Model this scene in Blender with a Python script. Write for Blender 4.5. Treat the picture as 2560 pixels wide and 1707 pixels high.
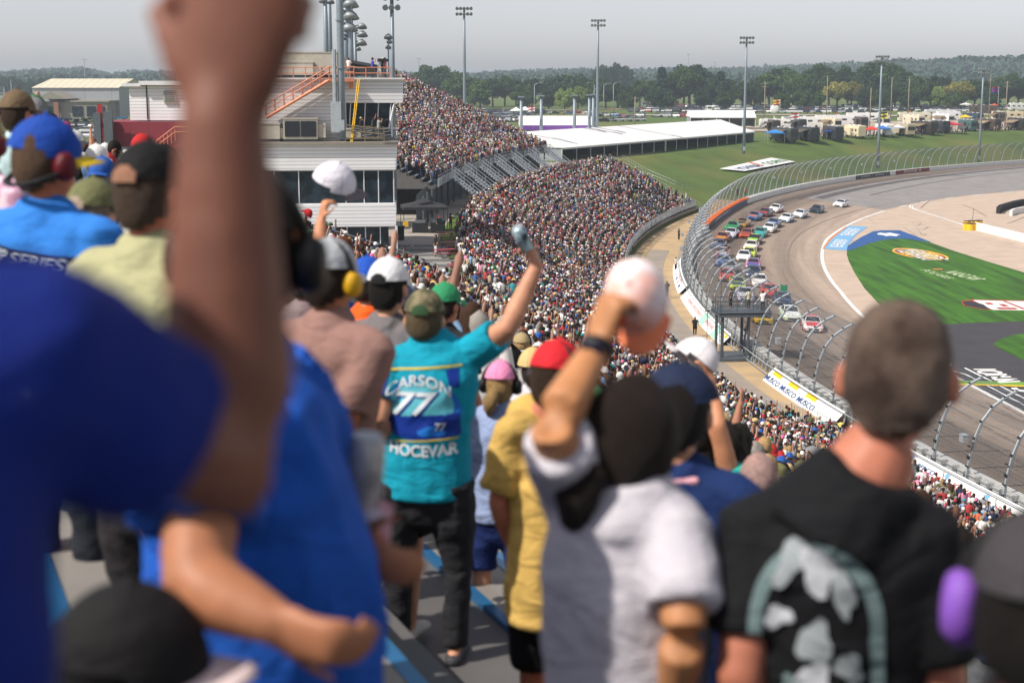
import bpy, math, random
import numpy as np
from mathutils import Vector, Matrix
from mathutils.bvhtree import BVHTree
from mathutils.noise import noise as vnoise
for o in list(bpy.data.objects): bpy.data.objects.remove(o)
SC = bpy.context.scene
COL = SC.collection
# ---------------------------------------------------------------- camera
CZ = 25.0
TH = math.radians(9.83); FPX = 3769.0
cam_d = bpy.data.cameras.new("camera"); cam = bpy.data.objects.new("camera", cam_d); COL.objects.link(cam)
cam.location = (0, 0, CZ); cam.rotation_euler = (math.pi/2 - TH, 0, 0)
cam_d.sensor_width = 36.0; cam_d.lens = 36.0*FPX/2560.0
cam_d.clip_start = 0.1; cam_d.clip_end = 20000
cam_d.dof.use_dof = True; cam_d.dof.focus_distance = 95.0; cam_d.dof.aperture_fstop = 2.9
SC.camera = cam
# ---------------------------------------------------------------- sky and sun
SUN_EL, SUN_AZ = math.radians(48), Vector((-0.86, -0.46, 0)).normalized()
w = bpy.data.worlds.new("World"); SC.world = w; w.use_nodes = True
nt = w.node_tree; nt.nodes.clear()
sky = nt.nodes.new('ShaderNodeTexSky'); sky.sky_type = 'NISHITA'; sky.sun_disc = False
sky.sun_elevation = SUN_EL; sky.sun_rotation = math.atan2(SUN_AZ.x, SUN_AZ.y)
sky.air_density = 0.85; sky.dust_density = 1.0; sky.ozone_density = 1.0
hs = nt.nodes.new('ShaderNodeHueSaturation'); hs.inputs['Saturation'].default_value = 0.28
bg = nt.nodes.new('ShaderNodeBackground'); bg.inputs['Strength'].default_value = 0.127
out = nt.nodes.new('ShaderNodeOutputWorld')
tint = nt.nodes.new('ShaderNodeMix'); tint.data_type = 'RGBA'; tint.blend_type = 'MULTIPLY'; tint.inputs['Factor'].default_value = 1; tint.inputs[7].default_value = (1.0, .985, 1.03, 1)
nt.links.new(sky.outputs[0], hs.inputs['Color']); nt.links.new(hs.outputs[0], tint.inputs[6]); nt.links.new(tint.outputs[2], bg.inputs[0]); nt.links.new(bg.outputs[0], out.inputs[0])
sd = bpy.data.lights.new("sun", 'SUN'); sd.energy = 5.0; sd.angle = math.radians(0.6); sd.color = (1.0, 0.93, 0.83)
sun = bpy.data.objects.new("sun", sd); COL.objects.link(sun)
sv = Vector((SUN_AZ.x*math.cos(SUN_EL), SUN_AZ.y*math.cos(SUN_EL), math.sin(SUN_EL)))
sun.rotation_euler = sv.to_track_quat('Z', 'Y').to_euler(); sun.location = (0, 0, 120)
SC.view_settings.view_transform = 'Standard'; SC.view_settings.look = 'None'
SC.view_settings.exposure = 0.2; SC.view_settings.gamma = 1.0
SC.cycles.max_bounces = 6; SC.cycles.diffuse_bounces = 3; SC.cycles.glossy_bounces = 2
SC.cycles.transparent_max_bounces = 12; SC.cycles.transmission_bounces = 3; SC.cycles.volume_bounces = 0
SC.cycles.use_denoising = True
SC.cycles.caustics_reflective = False; SC.cycles.caustics_refractive = False
rnd = random.Random(7); nr = np.random.RandomState(11)
# ---------------------------------------------------------------- geometry of the place
cT, sT = math.cos(TH), math.sin(TH)
VP = 2560/2352.0
def ray(px, py):
    a = (px-1280)/FPX; b = (853.5-py)/FPX
    return Vector((a, cT+b*sT, -sT+b*cT))
def G(px, py, z):                 # point of height z seen at a photo pixel
    d = ray(px, py); t = (z-CZ)/d.z; return Vector((d.x*t, d.y*t, z))
def W(px, py, D):                 # point D metres ahead seen at a photo pixel
    d = ray(px, py); t = D/d.y; return Vector((d.x*t, D, CZ+d.z*t))
def WV(a, b, D): return W(a*VP, b*VP, D)
def proj(x, y, z):
    z = z-CZ; ww = y*cT - z*sT
    return 1280+FPX*x/ww, 853.5-FPX*(y*sT+z*cT)/ww
RR = 400.0; PH = math.radians(23); CX, CY = RR*math.cos(PH), RR*math.sin(PH)
def S(s, v, z=0.0):               # arc coordinates: s along the rows, v towards the track
    a = PH - s/RR; return Vector((CX-(RR-v)*math.cos(a), CY-(RR-v)*math.sin(a), z))
def Snp(s, v):
    a = PH - s/RR; return CX-(RR-v)*np.cos(a), CY-(RR-v)*np.sin(a)
def inv(x, y):
    dx, dy = CX-x, CY-y; return (PH-math.atan2(dy, dx))*RR, RR-math.hypot(dx, dy)
def row_z(v): return 23.4-.392*round(v/.8)
VW = 53.0
def zwall(s): return np.interp(s, [-900, 225, 300, 420, 900], [.9, .9, 2.5, 2.3, 2.0])
def vin(s): return np.interp(s, [-900, 76, 161, 188, 233, 262, 290, 326, 357, 387, 420, 470, 900], [67, 67, 69.2, 70.3, 70.9, 71.2, 72.4, 74, 75.8, 79.1, 85.2, 96, 150])
def hz(s, v):
    s = np.asarray(s, float); v = np.asarray(v, float)
    zb = zwall(s); vi = vin(s)
    bank = zb*np.clip((vi-v)/(vi-VW), 0, 1)
    f = np.clip((s-300)/14, 0, 1)
    front = np.interp(v, [-60, 27.9, 45.3, 52.9], [9.45, 9.45, .75, .75])
    turn = np.interp(v, [-60, 14, 20, 44, 52.9], [9.3, 9.2, 8.6, 2.6, 1.9])
    emb = front*(1-f)+turn*f
    far = np.interp(RR-v, [400, 520, 800, 1300, 2200, 3600, 6000], [0, 1.0, 3.2, 3.6, 10, 34, 34])
    east = np.clip((s-330)/500, 0, 1); far = far*(.35+.65*east) + far*0
    z = np.where(v >= VW, bank, emb + np.where(v < 0, far, 0))
    return np.where(v > 130, 0, z)
def hxy(x, y):
    s, v = inv(x, y); return float(hz(s, v))
def GT(px, py, dz=0.0):           # point of the terrain seen at a photo pixel
    p = G(px, py, 9.5)
    for _ in range(12): p = G(px, py, .5*p.z+.5*(hxy(p.x, p.y)+dz))
    return p
# ---------------------------------------------------------------- materials
MATS = {}
def lin(c):
    return tuple(((x/12.92) if x <= .04045 else ((x+.055)/1.055)**2.4) for x in c)
def hexc(h):
    h = h.lstrip('#'); return lin(tuple(int(h[i:i+2], 16)/255 for i in (0, 2, 4)))
def mk(name, col=(.5, .5, .5), rough=.7, metal=0.0, var=.12, scale=3.0, bump=0.0, bscale=40.0, spec=.4, objcol=False, attr=None, col2=None, detail=4.0, coat=0.0):
    if name in MATS: return MATS[name]
    m = bpy.data.materials.new(name); m.use_nodes = True; MATS[name] = m
    n = m.node_tree.nodes; l = m.node_tree.links; b = n['Principled BSDF']
    b.inputs['Roughness'].default_value = rough; b.inputs['Metallic'].default_value = metal
    b.inputs['Specular IOR Level'].default_value = spec
    if coat: b.inputs['Coat Weight'].default_value = coat
    tc = n.new('ShaderNodeTexCoord')
    no = n.new('ShaderNodeTexNoise'); no.inputs['Scale'].default_value = scale; no.inputs['Detail'].default_value = detail
    l.new(tc.outputs['Object'], no.inputs['Vector'])
    if objcol:
        src = n.new('ShaderNodeObjectInfo').outputs['Color']
    elif attr:
        a = n.new('ShaderNodeAttribute'); a.attribute_name = attr; src = a.outputs['Color']
    else:
        r = n.new('ShaderNodeRGB'); r.outputs[0].default_value = (*col, 1); src = r.outputs[0]
    if col2 is not None:
        mx = n.new('ShaderNodeMix'); mx.data_type = 'RGBA'; mr = n.new('ShaderNodeMapRange')
        mr.inputs['From Min'].default_value = .4; mr.inputs['From Max'].default_value = .6
        l.new(no.outputs['Fac'], mr.inputs['Value']); l.new(mr.outputs[0], mx.inputs['Factor'])
        l.new(src, mx.inputs[6]); mx.inputs[7].default_value = (*col2, 1); l.new(mx.outputs[2], b.inputs['Base Color'])
    else:
        h = n.new('ShaderNodeHueSaturation'); mr = n.new('ShaderNodeMapRange')
        mr.inputs['From Min'].default_value = .25; mr.inputs['From Max'].default_value = .75
        mr.inputs['To Min'].default_value = 1-var; mr.inputs['To Max'].default_value = 1+var
        l.new(no.outputs['Fac'], mr.inputs['Value']); l.new(mr.outputs[0], h.inputs['Value'])
        l.new(src, h.inputs['Color']); l.new(h.outputs[0], b.inputs['Base Color'])
    if bump:
        n2 = n.new('ShaderNodeTexNoise'); n2.inputs['Scale'].default_value = bscale; n2.inputs['Detail'].default_value = 3
        l.new(tc.outputs['Object'], n2.inputs['Vector'])
        bp = n.new('ShaderNodeBump'); bp.inputs['Strength'].default_value = bump; bp.inputs['Distance'].default_value = .02
        l.new(n2.outputs['Fac'], bp.inputs['Height']); l.new(bp.outputs[0], b.inputs['Normal'])
    return m
def bands(name, col, col2, axis=2, freq=2.0, width=.12, rough=.6, metal=0.0, bump=.0, var=.08):
    """siding, panels, stripes: thin lines of col2 across col along one object axis"""
    if name in MATS: return MATS[name]
    m = mk(name, col, rough, metal, var=var, scale=.6)
    n = m.node_tree.nodes; l = m.node_tree.links; b = n['Principled BSDF']
    src = b.inputs['Base Color'].links[0].from_socket
    tc = n.new('ShaderNodeTexCoord'); sp = n.new('ShaderNodeSeparateXYZ'); l.new(tc.outputs['Object'], sp.inputs[0])
    mu = n.new('ShaderNodeMath'); mu.operation = 'MULTIPLY'; mu.inputs[1].default_value = freq; l.new(sp.outputs[axis], mu.inputs[0])
    fr = n.new('ShaderNodeMath'); fr.operation = 'FRACT'; l.new(mu.outputs[0], fr.inputs[0])
    lt = n.new('ShaderNodeMath'); lt.operation = 'LESS_THAN'; lt.inputs[1].default_value = width; l.new(fr.outputs[0], lt.inputs[0])
    mx = n.new('ShaderNodeMix'); mx.data_type = 'RGBA'; l.new(lt.outputs[0], mx.inputs['Factor']); l.new(src, mx.inputs[6]); mx.inputs[7].default_value = (*col2, 1)
    l.new(mx.outputs[2], b.inputs['Base Color'])
    return m
# ---------------------------------------------------------------- mesh builder
class MB:
    def __init__(s): s.v = []; s.f = []; s.m = []; s.mi = 0
    def add(s, vs, fs):
        b = len(s.v); s.v += [tuple(p) for p in vs]
        for f in fs: s.f.append(tuple(i+b for i in f)); s.m.append(s.mi)
    def box(s, c, d, rz=0.0, M=None):
        x, y, z = d[0]/2, d[1]/2, d[2]/2
        vs = [Vector((i*x, j*y, k*z)) for i in (-1, 1) for j in (-1, 1) for k in (-1, 1)]
        if rz: vs = [Matrix.Rotation(rz, 3, 'Z') @ p for p in vs]
        vs = [p+Vector(c) for p in vs]
        if M is not None: vs = [M @ p for p in vs]
        s.add(vs, [(0, 1, 3, 2), (4, 6, 7, 5), (0, 4, 5, 1), (2, 3, 7, 6), (0, 2, 6, 4), (1, 5, 7, 3)])
    def quad(s, a, b, c, d): s.add([a, b, c, d], [(0, 1, 2, 3)])
    def poly(s, pts): s.add(pts, [tuple(range(len(pts)))])
    def loft(s, pts, rad, n=8, up=(0, 0, 1), cap=True, flat=False):
        """tube through pts; rad = radius or (rx, ry) per point; rounded ends unless flat"""
        pts = [Vector(p) for p in pts]; N = len(pts)
        R = [(r, r) if not isinstance(r, (tuple, list)) else r for r in (rad if isinstance(rad, (list,)) else [rad]*N)]
        rings = []
        T = []
        for i in range(N):
            t = (pts[min(i+1, N-1)]-pts[max(i-1, 0)])
            T.append(t.normalized() if t.length > 1e-9 else Vector((0, 0, 1)))
        up = Vector(up)
        for cand in (up, Vector((0, 1, 0)), Vector((1, 0, 0)), Vector((0, 0, 1))):
            if all(abs(t.dot(cand)) < .93 for t in T): up = cand; break
        def frame(t):
            u = up - t*up.dot(t)
            if u.length < .05:
                u = Vector((0, 1, 0)) - t*t.y
                if u.length < .05: u = Vector((1, 0, 0)) - t*t.x
            u.normalize(); return t.cross(u), u
        P2, R2, T2 = list(pts), list(R), list(T)
        if cap and not flat:
            for end in (0, 1):
                i = 0 if end == 0 else N-1; sg = -1 if end == 0 else 1
                r = sum(R[i])/2; ex = []
                for a in (35, 65, 88):
                    a = math.radians(a); ex.append((pts[i]+T[i]*sg*r*math.sin(a), (R[i][0]*math.cos(a), R[i][1]*math.cos(a)), T[i]))
                if end == 0:
                    for e in ex: P2.insert(0, e[0]); R2.insert(0, e[1]); T2.insert(0, e[2])
                else:
                    for e in ex: P2.append(e[0]); R2.append(e[1]); T2.append(e[2])
        vs = []
        for p, r, t in zip(P2, R2, T2):
            x, y = frame(t)
            for k in range(n):
                a = 2*math.pi*k/n; vs.append(p + x*(r[0]*math.cos(a)) + y*(r[1]*math.sin(a)))
        fs = []
        K = len(P2)
        for i in range(K-1):
            for k in range(n):
                a, b = i*n+k, i*n+(k+1) % n; fs.append((a, b, b+n, a+n))
        if cap:
            fs.append(tuple(reversed(range(n)))); fs.append(tuple((K-1)*n+k for k in range(n)))
        s.add(vs, fs)
    def ell(s, c, r, M=None, nu=14, nv=9):
        vs = []; fs = []
        for j in range(nv+1):
            t = math.pi*min(max(j/nv, .004), .996)
            for i in range(nu):
                a = 2*math.pi*i/nu; p = Vector((r[0]*math.sin(t)*math.cos(a), r[1]*math.sin(t)*math.sin(a), r[2]*math.cos(t)))
                if M is not None: p = M @ p
                vs.append(p+Vector(c))
        for j in range(nv):
            for i in range(nu):
                a, b = j*nu+i, j*nu+(i+1) % nu; fs.append((a, a+nu, b+nu, b))
        fs.append(tuple(range(nu))); fs.append(tuple(reversed([nv*nu+i for i in range(nu)])))
        s.add(vs, fs)
    def mesh(s, name, mats, smooth=False):
        me = bpy.data.meshes.new(name); me.from_pydata(s.v, [], s.f)
        for m in (mats if isinstance(mats, (list, tuple)) else [mats]): me.materials.append(m)
        if isinstance(mats, (list, tuple)) and len(mats) > 1: me.polygons.foreach_set('material_index', s.m)
        if smooth: me.polygons.foreach_set('use_smooth', [True]*len(s.f))
        me.update(); return me
    def build(s, name, mats, parent=None, smooth=False, loc=None, rz=0.0):
        me = s.mesh(name, mats, smooth); return put(name, me, parent, loc, rz)
def put(name, me, parent=None, loc=None, rz=0.0):
    o = bpy.data.objects.new(name, me); COL.objects.link(o)
    if parent is not None: o.parent = parent
    if loc is not None: o.location = loc
    if rz: o.rotation_euler = (0, 0, rz)
    return o
def empty(name, loc=(0, 0, 0), rz=0.0):
    o = bpy.data.objects.new(name, None); COL.objects.link(o); o.location = loc; o.rotation_euler = (0, 0, rz); o.empty_display_size = .2; return o
def tag(o, label=None, cat=None, group=None, kind=None):
    if label: o['label'] = label
    if cat: o['category'] = cat
    if group: o['group'] = group
    if kind: o['kind'] = kind
    return o
def copy_tree(o, parent=None, color=None):
    c = o.copy(); COL.objects.link(c); c.parent = parent
    if color is not None: c.color = color
    for ch in o.children: copy_tree(ch, c, color)
    return c
SCR = bpy.data.scenes.new('scratch')
def evaluated(ob):
    SCR.collection.objects.link(ob); vl = SCR.view_layers[0]; vl.update(); dg = vl.depsgraph; me = bpy.data.meshes.new_from_object(ob.evaluated_get(dg)); bpy.data.objects.remove(ob); return me
def text_mesh(body, size=1.0, depth=0.0, bold=0.0, cuts=0, shear=0.0, space=1.0):
    cu = bpy.data.curves.new('t', 'FONT'); cu.body = body; cu.size = size; cu.align_x = 'CENTER'; cu.align_y = 'CENTER'; cu.offset = bold; cu.shear = shear; cu.space_character = space
    cu.extrude = depth; cu.resolution_u = 3
    return evaluated(bpy.data.objects.new('t', cu))
def grid_strip(name, svals, vfun0, vfun1, eps, mat, nv=6, kind='structure', z=None):
    mb = MB(); cols = []
    for s in svals:
        v0, v1 = float(vfun0(s)), float(vfun1(s))
        cols.append([S(s, v0+(v1-v0)*j/nv, (float(hz(s, v0+(v1-v0)*j/nv)) if z is None else z)+eps) for j in range(nv+1)])
    vs = [p for c in cols for p in c]; fs = []
    for i in range(len(cols)-1):
        for j in range(nv):
            a = i*(nv+1)+j; fs.append((a, a+1, a+nv+2, a+nv+1))
    mb.add(vs, fs); o = mb.build(name, mat)
    if kind: o['kind'] = kind
    return o
# ================================================================= THE SETTING
def ground_mat():
    m = mk('grass_ground', hexc('4b6024'), .95, var=.25, scale=.12)
    n = m.node_tree.nodes; l = m.node_tree.links; b = n['Principled BSDF']
    src = b.inputs['Base Color'].links[0].from_socket
    tc = n.new('ShaderNodeTexCoord'); no = n.new('ShaderNodeTexNoise'); no.inputs['Scale'].default_value = .025; no.inputs['Detail'].default_value = 6
    l.new(tc.outputs['Object'], no.inputs['Vector'])
    mr = n.new('ShaderNodeMapRange'); mr.inputs['From Min'].default_value = .47; mr.inputs['From Max'].default_value = .66; l.new(no.outputs['Fac'], mr.inputs['Value'])
    mx = n.new('ShaderNodeMix'); mx.data_type = 'RGBA'; l.new(mr.outputs[0], mx.inputs['Factor']); l.new(src, mx.inputs[6]); mx.inputs[7].default_value = (*hexc('6c6a34'), 1)
    n3 = n.new('ShaderNodeTexNoise'); n3.inputs['Scale'].default_value = 2.5; n3.inputs['Detail'].default_value = 5; l.new(tc.outputs['Object'], n3.inputs['Vector'])
    hv = n.new('ShaderNodeHueSaturation'); m2 = n.new('ShaderNodeMapRange'); m2.inputs['To Min'].default_value = .6; m2.inputs['To Max'].default_value = 1.35
    l.new(n3.outputs['Fac'], m2.inputs['Value']); l.new(m2.outputs[0], hv.inputs['Value']); l.new(mx.outputs[2], hv.inputs['Color']); l.new(hv.outputs[0], b.inputs['Base Color'])
    return m
M_GRASS = ground_mat()
def build_ground():
    na = 720
    rad = [0.5, 60, 130, 200, 250, 270, 290, 305, 315, 322, 328, 329.6, 332, 336, 340, 344, 346.9, 347.1, 350, 354.6, 355.2, 359, 363, 367, 371.9, 372.2, 376, 380, 384, 390, 400, 415, 440, 480, 540, 620, 720, 850, 1000, 1200, 1500, 1900, 2400, 3000, 3300]
    A = np.linspace(0, 2*np.pi*RR, na, endpoint=False)-450
    vs = []; fs = []
    for r in rad:
        v = RR-r; x, y = Snp(A, v); z = hz(A, np.full(na, v))
        if r < 347 and r > 240: z = z-.35
        vs += list(zip(x, y, z-.05))
    for i in range(len(rad)-1):
        for k in range(na):
            a, b = i*na+k, i*na+(k+1) % na; fs.append((a, b, b+na, a+na))
    mb = MB(); mb.add(vs, fs); o = mb.build('ground', M_GRASS); o['kind'] = 'structure'
    me = o.data
    o.data.flip_normals() if me.polygons[2000].normal.z < 0 else None
build_ground()
# track asphalt: light tan concrete-like asphalt with groove bands
def track_mat():
    m = mk('track_asphalt', hexc('ac998a'), .9, var=.10, scale=.5)
    n = m.node_tree.nodes; l = m.node_tree.links; b = n['Principled BSDF']
    src = b.inputs['Base Color'].links[0].from_socket
    tc = n.new('ShaderNodeTexCoord')
    # radial distance from the centre of the turn
    vm = n.new('ShaderNodeVectorMath'); vm.operation = 'SUBTRACT'; vm.inputs[1].default_value = (CX, CY, 0); l.new(tc.outputs['Object'], vm.inputs[0])
    sp = n.new('ShaderNodeSeparateXYZ'); l.new(vm.outputs[0], sp.inputs[0])
    cb = n.new('ShaderNodeCombineXYZ'); l.new(sp.outputs[0], cb.inputs[0]); l.new(sp.outputs[1], cb.inputs[1])
    ln = n.new('ShaderNodeVectorMath'); ln.operation = 'LENGTH'; l.new(cb.outputs[0], ln.inputs[0])
    at = n.new('ShaderNodeMath'); at.operation = 'ARCTAN2'; l.new(sp.outputs[1], at.inputs[0]); l.new(sp.outputs[0], at.inputs[1])
    # streaky noise stretched along the direction of travel
    c2 = n.new('ShaderNodeCombineXYZ'); m1 = n.new('ShaderNodeMath'); m1.operation = 'MULTIPLY'; m1.inputs[1].default_value = 9.0
    l.new(at.outputs[0], m1.inputs[0]); l.new(m1.outputs[0], c2.inputs[1]); l.new(ln.outputs['Value'], c2.inputs[0])
    no = n.new('ShaderNodeTexNoise'); no.inputs['Scale'].default_value = .75; no.inputs['Detail'].default_value = 7; no.inputs['Roughness'].default_value = .7; l.new(c2.outputs[0], no.inputs['Vector'])
    rp = n.new('ShaderNodeValToRGB'); l.new(ln.outputs['Value'], rp.inputs['Fac'])
    mr = n.new('ShaderNodeMapRange'); mr.inputs['From Min'].default_value = 325; mr.inputs['From Max'].default_value = 347; l.new(ln.outputs['Value'], mr.inputs['Value'])
    cr = rp.color_ramp; cr.elements[0].position = 0; cr.elements[0].color = (1, 1, 1, 1); cr.elements[1].position = 1; cr.elements[1].color = (.62, .62, .62, 1)
    for p_, c_ in ((.3, .92), (.42, .6), (.55, .74), (.68, .52), (.86, .5), (.94, .7)):
        e = cr.elements.new(p_); e.color = (c_, c_, c_, 1)
    l.new(mr.outputs[0], rp.inputs['Fac'])
    mu = n.new('ShaderNodeMix'); mu.data_type = 'RGBA'; mu.blend_type = 'MULTIPLY'; mu.inputs['Factor'].default_value = 1; l.new(src, mu.inputs[6]); l.new(rp.outputs[0], mu.inputs[7])
    hv = n.new('ShaderNodeHueSaturation'); m2 = n.new('ShaderNodeMapRange'); m2.inputs['From Min'].default_value = .25; m2.inputs['From Max'].default_value = .7; m2.inputs['To Min'].default_value = .62; m2.inputs['To Max'].default_value = 1.18
    l.new(no.outputs['Fac'], m2.inputs['Value']); l.new(m2.outputs[0], hv.inputs['Value']); l.new(mu.outputs[2], hv.inputs['Color']); l.new(hv.outputs[0], b.inputs['Base Color'])
    return m
M_TRACK = track_mat()
SV = [x*5.0 for x in range(-30, 190)]
grid_strip('racetrack', SV, lambda s: VW, lambda s: vin(s), .02, M_TRACK, nv=10)
M_INNER = mk('inner_asphalt', hexc('b5a292'), .92, var=.13, scale=.35, bump=.1, bscale=6)
grid_strip('apron_asphalt', SV, lambda s: vin(s), lambda s: 150, .012, M_INNER, nv=12)
M_DARKASPH = mk('dark_asphalt', hexc('3d3b40'), .9, var=.15, scale=.4)
M_GREYASPH = mk('grey_asphalt', hexc('858180'), .85, var=.14, scale=.3)
def flat_poly(name, pxs, z, mat, curve=False, kind='structure'):
    import bmesh
    pts = [G(a, b, z) for a, b in pxs]
    mb = MB(); mb.poly(pts); o = mb.build(name, mat)
    bm = bmesh.new(); bm.from_mesh(o.data); bmesh.ops.triangulate(bm, faces=bm.faces[:])
    for f in bm.faces:
        if f.normal.z < 0: f.normal_flip()
    bm.to_mesh(o.data); bm.free()
    if kind: o['kind'] = kind
    return o
# grass infield, cut into a light pattern by mowing
def infield_mat():
    m = mk('infield_grass', hexc('335f0e'), .9, var=.16, scale=.6)
    n = m.node_tree.nodes; l = m.node_tree.links; b = n['Principled BSDF']
    src = b.inputs['Base Color'].links[0].from_socket
    tc = n.new('ShaderNodeTexCoord'); mp = n.new('ShaderNodeMapping'); mp.inputs['Rotation'].default_value = (0, 0, math.radians(35)); mp.inputs['Scale'].default_value = (.9, .06, 1)
    l.new(tc.outputs['Object'], mp.inputs[0]); no = n.new('ShaderNodeTexNoise'); no.inputs['Scale'].default_value = 1.0; no.inputs['Detail'].default_value = 6; l.new(mp.outputs[0], no.inputs['Vector'])
    hv = n.new('ShaderNodeHueSaturation'); m2 = n.new('ShaderNodeMapRange'); m2.inputs['From Min'].default_value = .3; m2.inputs['From Max'].default_value = .7; m2.inputs['To Min'].default_value = .5; m2.inputs['To Max'].default_value = 1.5
    l.new(no.outputs['Fac'], m2.inputs['Value']); l.new(m2.outputs[0], hv.inputs['Value']); l.new(src, hv.inputs['Color']); l.new(hv.outputs[0], b.inputs['Base Color'])
    return m
M_INF = infield_mat()
def z7(a, b): return (1920+a/3.647, 400+b/3.647)
flat_poly('infield_grass', [z7(*p) for p in [(720, 825), (800, 790), (900, 752), (1000, 728), (1100, 715), (1250, 718), (1450, 740), (1700, 830), (2000, 925), (2334, 1025), (3000, 1230), (3000, 1440), (2334, 1470), (1900, 1482), (1590, 1500), (1350, 1500), (1120, 1400), (1000, 1300), (880, 1170), (790, 1030), (735, 920), (718, 860)]], .035, M_INF)
flat_poly('infield_island', [(2483, 860), (2500, 848), (2530, 838), (2570, 832), (2700, 826), (2700, 950), (2600, 915), (2540, 893), (2500, 872)], .03, M_INF)
M_BLUE = mk('blue_paint', hexc('1c4f8c'), .6, var=.12, scale=1)
M_LBLUE = mk('light_blue_paint', hexc('6ea3cc'), .6, var=.12, scale=1)
M_WHITEP = mk('white_paint', (.78, .78, .76), .6, var=.08, scale=2)
M_YEL = mk('yellow_paint', hexc('e8b91c'), .6, var=.1, scale=2)
M_REDP = mk('red_paint', hexc('a8301e'), .6, var=.1, scale=2)
M_BLACKP = mk('black_paint', (.02, .02, .022), .6, var=.2, scale=2)
M_ORP = mk('orange_paint', hexc('e8884a'), .6, var=.1, scale=2)
def z2040(a, b): return (2040+a/9.046, 540+b/9.046)
flat_poly('blue_runoff_paint', [z2040(*p) for p in [(700, 690), (840, 590), (1000, 490), (1160, 410), (1290, 345), (1480, 325), (1900, 322), (2060, 385), (2352, 490), (2600, 590), (2352, 560), (2100, 520), (1850, 510), (1500, 540), (1200, 620), (960, 710), (740, 785), (700, 770)]], .045, M_BLUE)
flat_poly('light_blue_paint', [z2040(*p) for p in [(200, 745), (260, 640), (360, 530), (500, 410), (650, 290), (760, 222), (1170, 245), (1060, 320), (920, 420), (800, 550), (720, 670), (690, 780)]], .05, M_LBLUE)
flat_poly('asphalt_road', [(2290, 812), (2360, 806), (2450, 803), (2700, 798), (2700, 826), (2570, 832), (2530, 838), (2500, 848), (2483, 860), (2500, 872), (2540, 893), (2600, 915), (2760, 980), (2900, 1080), (2900, 1250), (2560, 1115), (2330, 1030), (2150, 975), (2000, 925), (1890, 880), (1850, 862), (1930, 862), (2060, 880), (2180, 905), (2180, 870)], .028, M_DARKASPH)
# grey sealed asphalt in the turn beyond a clear seam
def seam_strip(name, s0, s1, va, vb, mat, eps, kind='structure'):
    ss = list(np.arange(s0, s1+.1, 5.0)); return grid_strip(name, ss, va, vb, eps, mat, nv=4, kind=kind)
seam_strip('turn_asphalt', 335, 900, lambda s: VW+5.2+0*s, lambda s: vin(s)-.6, M_GREYASPH, .032)
M_DARKG = mk('dark_groove', hexc('575354'), .8, var=.18, scale=.5)
M_WALLG = mk('dusty_groove', hexc('8d8075'), .8, var=.18, scale=.5)
for s0, s1, va, vb, mm in ((338, 700, VW+6.3, VW+8.2, M_DARKG), (290, 560, VW+1.0, VW+2.6, M_WALLG), (362, 640, VW+12.4, VW+12.9, M_DARKG), (235, 390, VW+3.6, VW+4.1, M_DARKG), (330, 520, VW+4.6, VW+5.1, M_DARKG)):
    seam_strip('groove_band', s0, s1, lambda s, va=va: va, lambda s, vb=vb: vb, mm, .04)
# painted lines
def path_px(name, pxs, wdt, mat, z=.055, eps=None, kind='structure'):
    pts = [G(a, b, .0) for a, b in pxs]; mb = MB(); L = []
    for i, p in enumerate(pts):
        t = (pts[min(i+1, len(pts)-1)]-pts[max(i-1, 0)]).normalized(); nrm = Vector((-t.y, t.x, 0))*wdt/2
        zz = z
        L.append((p+nrm+Vector((0, 0, zz)), p-nrm+Vector((0, 0, zz))))
    for i in range(len(L)-1): mb.quad(L[i][1], L[i+1][1], L[i+1][0], L[i][0])
    o = mb.build(name, mat); o['kind'] = kind; return o
grid_strip('white_line', [x*4.0 for x in range(25, 84)], lambda s: vin(s)-.15, lambda s: vin(s)+.3, .05, M_WHITEP, nv=1)
for a in range(345, 520, 16): grid_strip('white_dash', [a, a+3, a+6], lambda s: vin(s)-.15, lambda s: vin(s)+.2, .05, M_WHITEP, nv=1)
path_px('orange_line', [z2040(*p) for p in [(160, 760), (200, 680), (300, 550), (460, 410), (690, 240)]], .25, M_ORP, .06)
path_px('pit_line', [z7(*p) for p in [(1360, 405), (1300, 415), (1290, 432), (1340, 455), (1450, 490), (1600, 535), (1790, 598)]], .35, M_WHITEP)
path_px('pit_line', [z7(*p) for p in [(1375, 408), (1320, 420), (1315, 436), (1350, 452), (1450, 482)]], .2, M_WHITEP)
path_px('pit_line', [(2290, 842+62), (2350, 947), (2430, 985), (2560, 1050), (2700, 1120)], .22, M_WHITEP)
path_px('pit_line', [(2210, 890), (2412, 936), (2420, 940), (2500, 982), (2620, 1045)], .18, M_WHITEP)
path_px('pit_line', [(2412, 921), (2470, 950), (2560, 997), (2700, 1060)], .22, M_WHITEP)
path_px('seam_line', [z7(*p) for p in [(0, 735), (200, 768), (480, 815), (720, 822)]], .12, M_WHITEP)
path_px('seam_line', [z7(*p) for p in [(410, 535), (560, 565), (720, 600), (1100, 610), (2334, 618)]], .12, M_WHITEP)
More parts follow.
